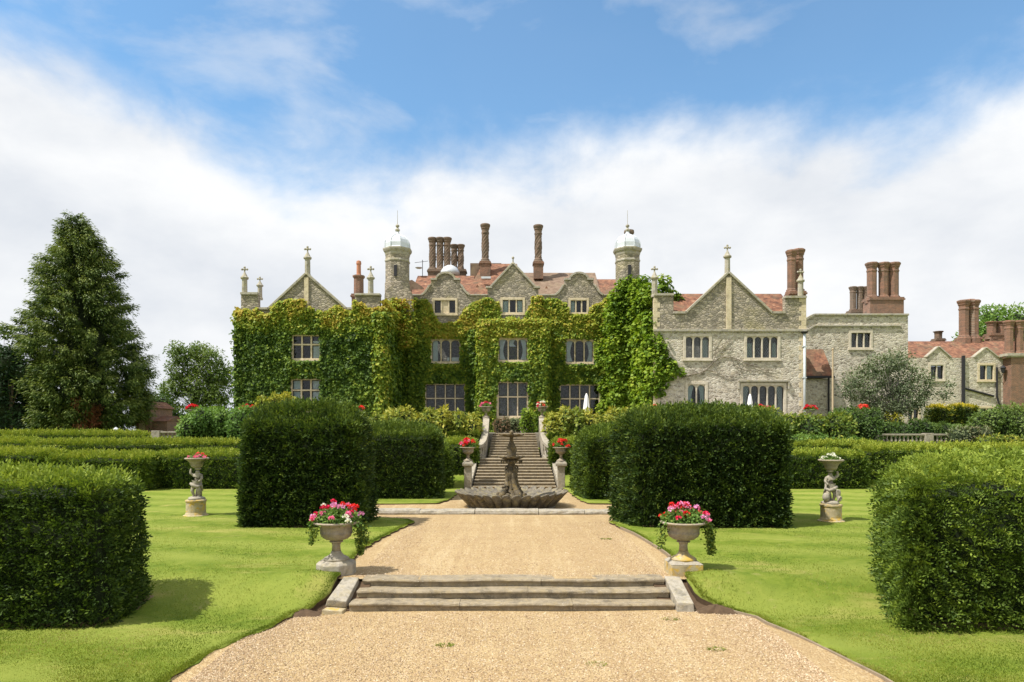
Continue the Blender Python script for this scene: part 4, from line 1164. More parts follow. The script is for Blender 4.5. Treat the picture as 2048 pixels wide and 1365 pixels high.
MB().prism_xz(poly(out_m, YM), YM, YM + 0.45, holes).build('wall', M['rubble'], house)
for g_ in (dedupe(g1), dedupe(g2)):
    coping(house, g_, YM, 0.12, 0.17, 0.5)
coping(house, [(983, 575), (1026, 529)], YM); coping(house, [(1026, 529), (1069, 575)], YM); coping(house, [(972, 577), (984, 577)], YM); coping(house, [(1068, 577), (1080, 577)], YM)
for seg in ([(797, 592), (844, 592)], [(938, 592), (975, 592)], [(1077, 592), (1111, 592)], [(1205, 592), (1268, 592)]): coping(house, seg, YM, 0.1, 0.12, 0.4)
MB().lathe([(0.10, 0), (0.06, 0.1), (0.05, 0.35), (0.11, 0.42), (0.11, 0.5), (0, 0.6)], 8, (PX(1026, YM), YM + 0.2, PZ(526, YM))).build('finial', M['coping'], house)
for c_, hw_, apex in ((891, 30, 560), (1026, 48, 534), (1158, 30, 560)):       # roofs behind the dormer gables
    MB().prism_xz([(PX(c_ - hw_, YM), PZ(590, YM)), (PX(c_ + hw_, YM), PZ(590, YM)), (PX(c_, YM), PZ(apex + 3, YM))], YM + 0.46, 60.5).build('roof', M['tile'], house)
ze = PZ(591, YM)
# main roofs: three lengths with different ridges
MB().prism_yz([(YM + 0.455, ze), (61.2, PZ(552, 61.2)), (66, ze)], PX(818, YM), PX(942, YM)).build('roof', M['tile'], house)
xa, xb = PX(928, YM), PX(1052, YM)
MB().hexa([(xa, YM + 0.45, ze - 0.004), (xb, YM + 0.45, ze - 0.004), (xb, 67.5, ze - 0.004), (xa, 67.5, ze - 0.004)], [(xa + 1.3, 61.9, PZ(528, 61.9)), (xb - 0.7, 61.9, PZ(528, 61.9)), (xb - 0.7, 62.1, PZ(528, 61.9)), (xa + 1.3, 62.1, PZ(528, 61.9))]).build('roof', M['tile'], house)
MB().prism_yz([(YM + 0.457, ze - 0.002), (61.0, PZ(546, 61.0)), (66, ze - 0.002)], PX(1030, YM), PX(1205, YM)).build('roof', M['tile_brown'], house)
MB().prism_yz([(YM + 0.459, ze - 0.001), (60.0, PZ(559, 60.0)), (64, ze - 0.001)], PX(1203, YM), PX(1262, YM)).build('roof', M['tile'], house)
MB().prism_xz([(PX(800, 58), PZ(592, 58)), (PX(850, 58), PZ(592, 58)), (PX(846, 58), PZ(575, 58)), (PX(824, 58), PZ(560, 58)), (PX(800, 58), PZ(566, 58))], 58, 59.2).build('roof', M['tile_brown'], house)
for px_, py_ in ((955, 574), (1093, 577)):         # small roof vents
    yv = 57.9
    MB().prism_xz([(PX(px_ - 5, yv), PZ(py_ + 4, yv)), (PX(px_ + 5, yv), PZ(py_ + 4, yv)), (PX(px_, yv), PZ(py_ - 5, yv))], yv, yv + 1.2).build('roof_vent', M['tile'], house)
body_walls(house, PX(797, YM), PX(1268, YM), YM + 0.45, 66, 2.5, ze - 0.2)
MB().box(PX(930, YM) , PX(1000, YM), 63, 66, ze, PZ(532, 64)).build('roof', M['tile_brown'], house)
# roof dome and dish behind the ridge
MB().lathe([(0.9, 0), (0.85, 0.4), (0.6, 0.75), (0.3, 0.92), (0, 0.97)], 16, (PX(900, 62), 62, PZ(552, 62))).build('roof_lantern', M['lead'], house, smooth=True)
x_, z_ = PX(845, 61), PZ(556, 61)
MB().tube([(x_, 61, z_ - 0.5), (x_, 61, z_ + 1.6)], 0.03, 6).build('aerial_mast', M['iron'], house)
MB().tube([(x_ - 0.7, 61, z_ + 1.35), (x_ + 0.5, 61, z_ + 1.5)], 0.02, 6).build('aerial', M['iron'], house)
MB().lathe([(0, 0), (0.2, 0.03), (0.33, 0.1)], 14, (x_ - 0.3, 60.8, z_ + 0.75)).build('satellite_dish', M['dish'], house)
# chimneys of the main range
s_ = stack(house, 857, 903, 541, 575, 62.5, 1.0, 'brick_old')
for p_ in (865, 880, 894.5): flue(s_, p_, 543, 476, 62.5, 7.6, 'brick_old', twist=1)
s_ = stack(house, 901, 932, 541, 575, 64.5, 1.0, 'brick_old')
for p_ in (908.5, 921.5): flue(s_, p_, 543, 490, 64.5, 7.0, 'brick_old', twist=-1)
s_ = stack(house, 960.5, 981, 525, 556, 60.2, 1.0, 'brick')
flue(s_, 970.5, 527, 449, 60.2, 8.2, 'brick_old', twist=1)
s_ = stack(house, 1067, 1086, 525, 560, 59.6, 0.9, 'brick')
flue(s_, 1076.5, 527, 451, 59.6, 8.2, 'brick_old', twist=-1)
MB().box(PX(963, 58), PX(982, 58), 57.5, 58.2, PZ(560, 58), PZ(556, 58)).build('flashing', M['lead'], house)
# ---- bay with the doorway window
out_b = [(963, 885), (1091, 885), (1091, 646), (963, 646)]
holes = [window(house, 997, 1055, 677, 722, YB, 3, arch=0.35, curtain=((0.02, 0.25, 0, 1, 'cloth'), (0.75, 0.98, 0, 1, 'cloth'), (0.36, 0.64, 0, 0.35, 'cloth')), split=True),
         window(house, 996, 1055, 765, 834, YB, 3, (0.58,), leaded=True)]
MB().prism_xz(poly(out_b, YB), YB, YB + 0.45, holes).build('wall', M['rubble_warm'], house)
body_walls(house, PX(963, YB), PX(1091, YB), YB + 0.45, YM - 0.003, 2.5, PZ(646, YB), back=False)
MB().box(PX(963, YB) + 0.4, PX(1091, YB) - 0.4, YB + 0.4, YM - 0.005, PZ(652, YB), PZ(648, YB)).build('flat_roof', M['lead'], house)
coping(house, [(962, 646), (1092, 646)], YB)
# floors inside keep the rooms dark
for zf in (7.6, 11.6):
    MB().box(LWX0 + 0.5, LWX1 - 0.5, YW + 0.5, 63, zf, zf + 0.2).build('floor', M['room'], house)
    MB().box(RWX0 + 0.5, RWX1 - 0.5, YW + 0.5, 63, zf + 0.03, zf + 0.2).build('floor', M['room'], house)
    MB().box(PX(800, YM), PX(1265, YM), YM + 0.6, 65, zf + 0.2, zf + 0.4).build('floor', M['room'], house)

# ---- turrets
def turret(px, Y):
    x, r = PX(px, Y), 25.5 * Y / F
    zb, zc = 11.4, PZ(511, Y)
    t = MB().lathe([(r, zb), (r, PZ(570, Y)), (r * 1.0, PZ(569, Y)), (r * 0.955, PZ(567, Y)), (r * 0.955, zc)], 8, (x, Y, 0), ph=0.5).build('turret', M['rubble'], house)
    MB().lathe([(r * 0.97, zc - 0.1), (r * 1.0, zc), (r * 1.02, zc + 0.12), (r * 1.10, zc + 0.2), (r * 1.16, zc + 0.34), (r * 1.16, zc + 0.44), (r * 0.98, zc + 0.5)], 8, (x, Y, 0), ph=0.5).build('cornice', M['coping'], t)
    MB().lathe([(r * 0.985, zc - 0.62), (r * 1.01, zc - 0.56), (r * 1.01, zc - 0.48), (r * 0.96, zc - 0.42)], 8, (x, Y, 0), ph=0.5).build('string_course', M['coping'], t)
    z0 = zc + 0.46
    MB().lathe([(r * 1.02, z0), (r * 0.98, z0 + 0.08), (r * 0.98, z0 + 0.40), (r * 0.90, z0 + 0.66), (r * 0.70, z0 + 0.90), (r * 0.40, z0 + 1.06), (r * 0.2, z0 + 1.18), (r * 0.12, z0 + 1.4)], 8, (x, Y, 0), ph=0.5).build('dome', M['lead'], t)
    for k in range(8):
        a_ = 2 * math.pi * (k + 0.5) / 8
        MB().tube([(x + q * r * math.cos(a_), Y + q * r * math.sin(a_), z0 + h_) for q, h_ in ((1.0, 0.08), (0.995, 0.40), (0.915, 0.66), (0.715, 0.91), (0.41, 1.07), (0.2, 1.19))], 0.035, 5).build('dome_rib', M['lead'], t)
    MB().lathe([(0.1, z0 + 1.38), (0.17, z0 + 1.45), (0.2, z0 + 1.55), (0.1, z0 + 1.66), (0.07, z0 + 1.74), (0.15, z0 + 1.82), (0.15, z0 + 1.92), (0.03, z0 + 2.0), (0.018, z0 + 2.1), (0.014, z0 + 3.1), (0, z0 + 3.12)], 10, (x, Y, 0)).build('finial', M['coping'], t)
    MB().box(x - 0.11, x + 0.11, Y - r - 0.005, Y - r * 0.9, PZ(558, Y), PZ(536, Y)).build('slit_window', M['iron'], t)
    return t, x, z0
t1, xt, zt_ = turret(795, 54.0)
t2, xt2, zt2 = turret(1255, 54.0)
# round chimney rising behind the dome
MB().lathe([(0.3, -1.2), (0.3, 0.35), (0.38, 0.4), (0.42, 0.5), (0.40, 0.68), (0.25, 0.72)], 12, (xt2 + 0.35, 55.3, zt2 + 1.2)).build('chimney', M['brick_old'], house)
# arch of the turret foot
MB().prism_xz([(PX(769, 52.9), PZ(640, 52.9)), (PX(823, 52.9), PZ(640, 52.9))] + [(PX(796 + 27 * math.cos(a_), 52.9), PZ(590 - 20 * math.sin(a_), 52.9)) for a_ in np.linspace(0, math.pi, 9)], 52.9, 54).build('turret_foot', M['rubble'], house)

# ---- stone block behind the right wing
YK = 53.0
blk = empty('stone_block', (PX(1715, YK), YK, 3.0), 'flat topped stone block with brick chimneys joining the manor', 'building')
out_k = [(1600, 885), (1816, 885), (1816, 632), (1628, 632), (1614, 640), (1600, 640)]
holes = [window(blk, 1701, 1742, 665, 697, YK, 3, leaded=True, mat='frame_pale')]
MB().prism_xz(poly(out_k, YK), YK, YK + 0.45, holes).build('wall', M['rubble_warm'], blk)
KX0, KX1 = PX(1600, YK), PX(1816, YK)
body_walls(blk, KX0, KX1, YK + 0.45, 62, 2.4, PZ(634, YK), 'rubble_warm')
MB().box(KX0 + 0.45, KX1 - 0.45, YK + 0.5, 61.5, PZ(645, YK), PZ(641, YK)).build('flat_roof', M['lead'], blk)
coping(blk, [(1628, 632), (1816, 632)], YK); coping(blk, [(1608, 643), (1628, 632)], YK)
for seg in (((1616, 662), (1628, 654)), ((1628, 654), (1801, 654))):
    coping(blk, seg, YK, 0.13, 0.13, 0.0)
s_ = stack(blk, 1733, 1800, 597, 645, 55.0, 1.1, 'brick')
for p_ in (1743.5, 1767, 1787.5): flue(s_, p_, 600, 526, 55.0, 10.5, 'brick')
s_ = stack(blk, 1698, 1734, 622, 645, 58.5, 0.9, 'brick_old')
for p_ in (1706, 1719.5, 1731): flue(s_, p_, 624, 574, 58.5, 6.8, 'brick_old')
# lean-to with a red tiled roof
YL = 51.6
xa, xb = PX(1604, YL), PX(1657, YL)
MB().box(xa, xb, YL, YK - 0.003, 2.5, PZ(758, YL)).build('lean_to_wall', M['rubble_warm'], blk)
MB().hexa([(xa - 0.1, YL - 0.3, PZ(755, YL)), (xb + 0.25, YL - 0.3, PZ(755, YL)), (xb + 0.15, YK - 0.004, PZ(755, YL)), (xa - 0.1, YK - 0.004, PZ(755, YL))],
          [(xa - 0.1, YL - 0.3, PZ(752, YL)), (xb + 0.25, YL - 0.3, PZ(752, YL)), (PX(1646, YK), YK - 0.004, PZ(699, YK)), (xa - 0.1, YK - 0.004, PZ(699, YK))]).build('lean_to_roof', M['tile'], blk)
MB().box(xa, xb + 0.3, YL - 0.42, YL - 0.31, PZ(757, YL), PZ(753, YL)).build('gutter', M['pipe_black'], blk)
MB().tube([(PX(1656, YL), YL - 0.12, PZ(756, YL)), (PX(1656, YL), YL - 0.12, 2.9)], 0.07, 8).build('drainpipe', M['pipe_black'], blk)
pole = MB().tube([(PX(1665.5, 47), 47, 2.6), (PX(1665.5, 47), 47, PZ(700, 47))], [0.075, 0.055], 8).lathe([(0.07, 0), (0.09, 0.04), (0.0, 0.12)], 8, (PX(1665.5, 47), 47, PZ(700, 47))).build('wooden_pole', M['wood'], origin=(PX(1665.5, 47), 47, 3.0))
tag(pole, 'slim timber pole standing beside the red tiled lean-to', 'pole')

# ---- low service wing
YS = 60.0
sw = empty('service_wing', (PX(1935, YS), YS, 3.0), 'low stone service wing with red tiled roof and small pointed gablets', 'building')
def gl(c, t): return [(c - 24, 716), (c - 1, t), (c + 1, t), (c + 24, 716)]
out_s = [(1808, 890), (2110, 890), (2110, 716)] + gl(1972, 697)[::-1] + gl(1877, 695)[::-1] + [(1808, 716)]
holes = [window(sw, 1860, 1888, 730, 760, YS, 2, mat='frame_pale'), window(sw, 1958, 1988, 730, 761, YS, 2, curtain=((0.6, 0.98, 0, 1, 'cloth'),)), window(sw, 1957, 1990, 816, 838, YS, 2, sill=False),
         window(sw, 1795 + 20, 1838, 818, 840, YS, 2, sill=False)]
MB().prism_xz(poly(out_s, YS), YS, YS + 0.45, holes).build('wall', M['rubble_warm'], sw)
body_walls(sw, PX(1808, YS), PX(2110, YS), YS + 0.45, 68, 2.4, PZ(717, YS), 'rubble_warm')
zr = PZ(683, 63.5)
MB().prism_yz([(YS + 0.3, PZ(715, YS)), (63.5, zr), (68.2, PZ(715, YS))], PX(1806, YS), PX(2112, YS)).build('roof', M['tile'], sw)
for c_, t_ in ((1877, 695), (1972, 697)):
    coping(sw, [(c_ - 24, 716), (c_, t_)], YS, 0.1, 0.12, 0.4); coping(sw, [(c_, t_), (c_ + 24, 716)], YS, 0.1, 0.12, 0.4)
    MB().prism_xz([(PX(c_ - 21, YS), PZ(716, YS)), (PX(c_ + 21, YS), PZ(716, YS)), (PX(c_, YS), PZ(t_ + 2, YS))], YS + 0.46, 62.5).build('roof', M['tile'], sw)
s_ = stack(sw, 1919, 1956, 676, 695, 64.0, 1.3, 'brick')
for p_, y_ in ((1928, 63.7), (1947, 63.7), (1937.5, 64.4)): flue(s_, p_, 680, 601 if p_ != 1937.5 else 600, y_, 10.5, 'brick')
s_ = stack(sw, 1868, 1885, 678, 690, 66.0, 0.8, 'brick_old'); flue(s_, 1876.5, 684, 663, 66.0, 8.0, 'brick_old')
s_ = stack(sw, 1975, 2010, 668, 690, 66.0, 1.0, 'brick')
for p_ in (1983, 2002): flue(s_, p_, 676, 644, 66.0, 9.5, 'brick')
# projecting chimney breast
MB().box(PX(2006, YS), PX(2052, YS), YS - 1.0, YS - 0.003, 2.4, PZ(715, YS - 1)).build('chimney_breast', M['brick'], sw)
s_ = stack(sw, 2008, 2050, 708, 716, YS - 0.6, 1.0, 'coping')
for p_ in (2018, 2038): flue(s_, p_, 710, 642, YS - 0.6, 9.0, 'brick')
for p_, pt in ((1925, 712), (2034 + 16, 716)): MB().box(PX(p_ - 2.4, YS), PX(p_ + 2.4, YS), YS - 0.22, YS - 0.02, 2.8, PZ(pt, YS)).build('drainpipe', M['pipe_black'], sw)
MB().tube([(PX(1930, YS), YS - 0.1, PZ(778, YS)), (PX(1986, YS), YS - 0.1, PZ(793, YS))], 0.09, 8).build('waste_pipe', M['pipe_black'], sw)
MB().tube([(PX(1992, YS), YS - 0.12, PZ(735, YS)), (PX(1992, YS), YS - 0.12, PZ(793, YS)), (PX(1998, YS), YS - 0.12, PZ(815, YS)), (PX(1998, YS), YS - 0.12, 2.8)], 0.08, 8).build('waste_pipe', M['pipe_black'], sw)
lp = MB().lathe([(0.0, -0.35), (0.12, -0.3), (0.2, 0.1), (0.24, 0.12), (0.1, 0.3), (0, 0.36)], 8, (PX(1999, YS), YS - 0.45, PZ(740, YS))).tube([(PX(1999, YS), YS - 0.45, PZ(740, YS) - 0.35), (PX(1999, YS), YS - 0.2, PZ(740, YS) - 0.7), (PX(1999, YS), YS, PZ(740, YS) - 0.7)], 0.03, 6).build('wall_lantern', M['iron'], sw)

# small brick outbuilding beyond the conifer
YO = 62.0
ob = empty('brick_outbuilding', (PX(290, YO), YO, 3.1), 'small red brick outbuilding with tiled roof beyond the conifer', 'building')
MB().box(PX(272, YO), PX(301, YO), YO, YO + 4, 2.8, PZ(815, YO)).build('wall', M['brick'], ob)
MB().prism_xz([(PX(268, YO), PZ(816, YO)), (PX(305, YO), PZ(816, YO)), (PX(286, YO), PZ(802, YO))], YO - 0.2, YO + 4.2).build('roof', M['tile'], ob)
MB().box(PX(300.5, YO), PX(330, YO), YO + 0.4, YO + 4, 2.8, PZ(842, YO)).build('low_wall', M['brick'], ob)
MB().prism_yz([(YO + 0.2, PZ(843, YO)), (YO + 2.2, PZ(832, YO)), (YO + 4.2, PZ(843, YO))], PX(300.6, YO), PX(331, YO)).build('low_roof', M['tile'], ob)
MB().box(PX(278, YO), PX(290, YO), YO - 0.03, YO + 0.2, 3.0, 5.0).build('door', M['wood'], ob)

# ------------------------------------------------------------------ climbing plants
def hang_leaves(P, N, size, droop=0.75, spread=0.5):
    """leaves lying against a surface, tips hanging down and out, like shingles"""
    n = len(P)
    Dv = unit(np.stack([rng.normal(0, spread, n), rng.normal(0, spread, n), -np.ones(n) * droop], 1) + N * (0.35 + 0.35 * rng.random((n, 1))))
    Nv = unit(N * 0.85 + np.array([0, 0, 0.5]) + rvec(n) * 0.7)
    return leaf_quads(P, Dv, Nv, size, size * 0.9, 0.12)

def wall_points(n, x0, x1, z0, z1, Y, nrm=(0, -1, 0), side=None):
    if side is None:
        P = np.stack([x0 + (x1 - x0) * rng.random(n), np.full(n, Y), z0 + (z1 - z0) * rng.random(n)], 1)
    else:          # a wall along Y at x = side
        P = np.stack([np.full(n, side), x0 + (x1 - x0) * rng.random(n), z0 + (z1 - z0) * rng.random(n)], 1)
    return P, np.tile(np.array(nrm, float), (n, 1))
def holes_mask(P, Y):
    ok = np.ones(len(P), bool)
    for (hy, a, b, c, d) in IVY_HOLES:
        if abs(hy - Y) < 0.5: ok &= ~((P[:, 0] > a + 0.09) & (P[:, 0] < b - 0.09) & (P[:, 2] > c + 0.03) & (P[:, 2] < d - 0.02))
    return ok
def pyof(P): return HZ - (P[:, 2] - HC) * F / P[:, 1]
def pxof(P): return CX + P[:, 0] * F / P[:, 1]

ivq, ivt = [], []
def ivy_patch(P, N, Y, size, bulge, accept, tintf, layers=2):
    for l in range(layers):
        ok = holes_mask(P, Y) & accept(P)
        p, nn = P[ok], N[ok]
        b = 0.04 + bulge * fbm(p, 0.9, 3) ** 1.3 * (0.4 + 0.6 * l) * 1.6
        # keep the growth thin beside the windows
        fine = fbm(p, 3.2, 8, 2)
        p = p + nn * (b * (0.5 + rng.random(len(p)) * 0.6) + 0.15 * (fine - 0.3))[:, None] + rng.normal(0, 0.03, p.shape)
        sz = size * (0.7 + 0.6 * rng.random(len(p)))
        ivq.append(hang_leaves(p, nn, sz)); ivt.append(np.clip(tintf(p) + 0.42 * (fine - 0.5) + rng.normal(0, 0.13, len(p)), 0, 0.86))  # tint follows the relief: bright tips and shaded gaps put into colour
        P, N = P[::-1] + rng.normal(0, 0.15, P.shape) * np.array([1 if abs(N[0, 0]) < 0.5 else 0, 1 if abs(N[0, 1]) < 0.5 else 0, 1]), N
def tint_wing(p):
    py = pyof(p)
    up = sstep(690, 620, py)
    red = (fbm(p, 0.55, 21) - 0.52) * 2.0 * up
    return 0.24 + 0.38 * up + 0.36 * (fbm(p, 0.5, 9) - 0.5) + np.clip(red, 0, 0.2)
ivy1 = empty('ivy', ((LWX0 + LWX1) / 2, YW - 0.2, TER), 'dense ivy turning from dark green to yellow, covering the gabled wing by the conifer', 'ivy', 'climbing plants on the manor')
# front of the left wing
P, N = wall_points(46000, LWX0 - 0.3, LWX1 + 0.25, 3.3, PZ(555, YW), YW)
def acc(P):
    px, py = pxof(P), pyof(P)
    nz = (fbm(P, 0.9, 14) - 0.5) * 46
    top = np.where(px < 520, 612, np.where(px < 545, 622, np.where(px < 612, 598, np.where(px < 640, 620, np.where(px < 690, 615, 610)))))
    lim = np.where(px < 613, 620 - (px - 538) * 70 / 75, 620 - (692 - px) * 70 / 79)
    lim = np.where(px < 538, 620, np.where(px > 692, 620, lim))
    lim = np.where((px < 517) | (px > 709), 590, lim)
    return (py > np.maximum(top + nz, lim + 2))
ivy_patch(P, N, YW, 0.20, 0.28, acc, tint_wing)
# its outer side, and the returning side towards the main range
P, N = wall_points(9000, YW - 0.2, 60, 3.3, PZ(615, YW), YW, (-1, 0, 0), LWX0)
ivy_patch(P, N, 0, 0.22, 0.4, lambda P: P[:, 2] > 0, tint_wing)
P, N = wall_points(17000, YW - 0.2, YM, 3.3, PZ(600, YW), YW, (1, 0, 0), LWX1)
ivy_patch(P, N, 0, 0.21, 0.45, lambda P: np.ones(len(P), bool), lambda p: tint_wing(p) + 0.03)
# bulky hanging edge at the corner of the wing
n = 5200
z_ = 3.6 + (PZ(625, YW) - 3.6) * rng.random(n)
a_ = rng.random(n) * 2 * math.pi
rr = (0.30 + 0.35 * fbm(np.stack([z_ * 0, z_ * 0, z_], 1), 0.8, 4)) * (0.6 + 0.5 * rng.random(n))
N = np.stack([np.cos(a_), np.sin(a_), np.zeros(n)], 1)
P = np.stack([np.full(n, LWX1 + 0.05), np.full(n, YW - 0.05), z_], 1) + N * rr[:, None]
k = P[:, 1] < YW + 0.5
ivq.append(hang_leaves(P[k], N[k], 0.24 * (0.7 + 0.6 * rng.random(k.sum())))); ivt.append(np.clip(0.50 + rng.normal(0, 0.14, k.sum()), 0, 1))
leaf_object('foliage', np.concatenate(ivq), np.concatenate(ivt), M['ivy'], ivy1)
def stems(parent, base, n, spread, height, Y, mat='twig'):
    mb = MB()
    for i in range(n):
        x = base + random.uniform(-0.2, 0.2)
        pts = []
        for k in range(9):
            pts.append((x, Y - 0.06, 3.3 + height * k / 8))
            x += random.uniform(-1, 1) * spread / 8 + (spread * (i - n / 2) / n) / 8
        mb.tube(pts, [0.06 * (1 - k / 10) for k in range(9)], 5)
    mb.build('stem', M[mat], parent)
stems(ivy1, PX(690, YW), 4, 2.5, 6.5, YW); stems(ivy1, PX(540, YW), 3, 2.0, 6.0, YW)

# main range and bay
ivq, ivt = [], []
ivy2 = empty('ivy', (0.0, YM - 0.2, TER), 'yellow and green ivy with russet patches, climbing around the central bay below the roof', 'ivy', 'climbing plants on the manor')
def tint_mid(p):
    px, py = pxof(p), pyof(p)
    up = sstep(735, 640, py)
    rus = sstep(0.54, 0.78, fbm(p, 0.5, 31)) * sstep(690, 640, py) * sstep(1010, 860, px)
    return 0.35 + 0.30 * up + 0.42 * (fbm(p, 0.55, 19) - 0.5) + 0.34 * rus
def acc2(P):
    px, py = pxof(P), pyof(P)
    nz = (fbm(P, 0.7, 44) - 0.5) * 60
    top = np.interp(px, [800, 826, 846, 860, 878, 915, 930, 950, 972, 985, 998, 1003, 1047, 1055, 1062, 1075, 1095, 1130, 1140, 1176, 1180, 1210, 1262], [604, 600, 602, 606, 640, 640, 614, 600, 596, 598, 606, 638, 638, 620, 606, 600, 596, 604, 632, 632, 606, 594, 590])
    return py > top + nz * 0.5
P, N = wall_points(50000, PX(798, YM), PX(1266, YM), 3.3, PZ(592, YM), YM)
ivy_patch(P, N, YM, 0.21, 0.30, acc2, tint_mid)
P, N = wall_points(15000, PX(961, YB), PX(1093, YB), 3.3, PZ(643, YB), YB)
ivy_patch(P, N, YB, 0.20, 0.35, lambda P: (pyof(P) < 790) | (np.abs(pxof(P) - 1025) > 34), tint_mid)
for sx, nx_ in ((PX(963, YB), -1), (PX(1091, YB), 1)):
    P, N = wall_points(4200, YB - 0.1, YM, 3.3, PZ(645, YB), YB, (nx_, 0, 0), sx)
    ivy_patch(P, N, 0, 0.20, 0.35, lambda P: np.ones(len(P), bool), tint_mid)
# rolls of growth along ledges
def roll(xa, xb, y, z, r, n, t):
    a_ = rng.random(n) * 2 * math.pi
    x = xa + (xb - xa) * rng.random(n)
    k = 0.7 + 0.6 * fbm(np.stack([x, x * 0, x * 0], 1), 1.3, 8)
    N = np.stack([np.zeros(n), np.cos(a_), np.sin(a_)], 1)
    P = np.stack([x, np.full(n, y), np.full(n, z)], 1) + N * (r * k * (0.6 + 0.4 * rng.random(n)))[:, None]
    kk = P[:, 1] < y + 0.12
    ivq.append(hang_leaves(P[kk], N[kk], 0.2 * (0.7 + 0.5 * rng.random(kk.sum())))); ivt.append(np.clip(t + rng.normal(0, 0.1, kk.sum()), 0, 1))
roll(PX(962, YB), PX(1092, YB), YB - 0.1, PZ(646, YB), 0.30, 2200, 0.66)
roll(PX(964, YB), PX(1092, YB), YB - 0.1, PZ(664, YB), 0.28, 2000, 0.60)
roll(PX(850, YM), PX(925, YM), YM - 0.1, PZ(668, YM), 0.26, 1300, 0.72)
roll(PX(855, YM), PX(925, YM), YM - 0.1, PZ(733, YM), 0.22, 1000, 0.58)
roll(PX(1000, YB), PX(1056, YB), YB - 0.05, PZ(730, YB), 0.2, 800, 0.55)
roll(PX(1132, YM), PX(1190, YM), YM - 0.1, PZ(736, YM), 0.25, 900, 0.5)
roll(PX(1130, YM), PX(1200, YM), YM - 0.1, PZ(634, YM), 0.25, 1000, 0.6)
# vertical ropes of growth on pilasters
for px_, Yv, t0, t1, n, tt in ((824, YM - 0.1, 596, 830, 2600, 0.36), (966, YB - 0.1, 645, 830, 2300, 0.5), (1088, YB - 0.1, 645, 830, 2300, 0.42), (946, YM - 0.1, 660, 830, 2400, 0.24), (1075, YM - 0.2, 592, 660, 900, 0.5), (840, YM - 0.1, 600, 830, 2000, 0.33)):
    z_ = PZ(t1, Yv) + (PZ(t0, Yv) - PZ(t1, Yv)) * rng.random(n)
    a_ = math.pi + rng.random(n) * math.pi
    N = np.stack([np.cos(a_), np.sin(a_), np.zeros(n)], 1)
    P = np.stack([np.full(n, PX(px_, Yv)), np.full(n, Yv + 0.05), z_], 1)
    P = P + N * ((0.28 + 0.3 * fbm(P, 0.8, 6)) * (0.6 + 0.5 * rng.random(n)))[:, None]
    ok = holes_mask(P, YM) if Yv > 55 else holes_mask(P, YB)
    ivq.append(hang_leaves(P[ok], N[ok], 0.21 * (0.7 + 0.6 * rng.random(ok.sum())))); ivt.append(np.clip(tt + 0.2 * sstep(720, 640, pyof(P[ok])) + rng.normal(0, 0.12, ok.sum()), 0, 1))
leaf_object('foliage', np.concatenate(ivq), np.concatenate(ivt), M['ivy'], ivy2)
stems(ivy2, PX(946, YM), 4, 2.0, 7.5, YM); stems(ivy2, PX(1092, YM), 3, 2.0, 7.5, YM); stems(ivy2, PX(840, YM), 3, 1.5, 7.5, YM)

# foot of the left turret
ivq, ivt = [], []

# bright creeper in the corner of the right wing
crp = empty('creeper', (PX(1285, 50), 50, TER), 'thick bright green creeper heaped in the corner beside the bare stone wing', 'creeper', 'climbing plants on the manor')
def clump_cloud(centers, radii, n_each, size, seed, up=0.5):
    q, t_ = [], []
    C_ = np.array(centers); Rr = np.array(radii)
    for i in range(len(C_)):
        n = int(n_each * (Rr[i] / Rr.mean()) ** 2)
        d = rvec(n)
        d[:, 2] = d[:, 2] * 0.8 + 0.1
        P = C_[i] + d * Rr[i] * (0.72 + 0.36 * rng.random((n, 1)))
        ls = size * (0.7 + 0.6 * rng.random(n))
        q.append(hang_leaves(P, unit(d), ls, 0.5, 0.6))
        t_.append(np.clip(0.48 + 0.25 * (fbm(P, 0.7, seed) - 0.5) * 2 + 0.10 * d[:, 2] + rng.normal(0, 0.13, n) + rng.normal(0, 0.07), 0, 1))
    return np.concatenate(q), np.concatenate(t_)
cs, rs = [], []
def path_fill(pxs, Y, k=1.0):
    pass
for py_ in np.arange(560, 822, 9.0):
    # silhouette of the mass in the photograph's columns, and the surface it clings to
    l = np.interp(py_, [560, 590, 620, 660, 700, 740, 780, 822], [1246, 1226, 1216, 1210, 1208, 1206, 1206, 1206])
    r = np.interp(py_, [560, 585, 600, 620, 660, 700, 735, 760, 790, 822], [1302, 1306, 1304, 1304, 1316, 1328, 1346, 1340, 1318, 1300])
    w_ = r - l
    for j in range(max(3, int(w_ / 15))):
        px_ = l + w_ * (j + 0.5 + random.uniform(-0.4, 0.4)) / max(3, int(w_ / 15))
        if px_ > 1312: Y = YW - 0.15
        elif px_ > 1270: Y = YW - 0.2 + (1312 - px_) / 42 * 4.6
        elif px_ > 1226: Y = 52.75
        else: Y = 55.2
        rad = random.uniform(0.42, 0.72) * (0.7 if (px_ > 1312 or py_ < 575) else 1.0)
        cs.append((PX(px_, Y), Y + 0.1, PZ(py_, Y))); rs.append(rad)
for px_, py_ in ((1330, 580), (1342, 592), (1350, 600), (1322, 575), (1335, 600), (1326, 560), (1346, 612)): cs.append((PX(px_, 51), 50.6, PZ(py_, 50.6))); rs.append(0.45)
for px_, py_, rr_ in ((1345, 738, 0.4), (1357, 744, 0.32), (1336, 752, 0.42), (1363, 748, 0.2)): cs.append((PX(px_, YW), YW - 0.2, PZ(py_, YW))); rs.append(rr_)
q, t_ = clump_cloud(cs, rs, 125, 0.27, 77)
leaf_object('foliage', q, t_, M['creeper'], crp)
stems(crp, PX(1262, 53), 4, 0.8, 8.0, 53.0)
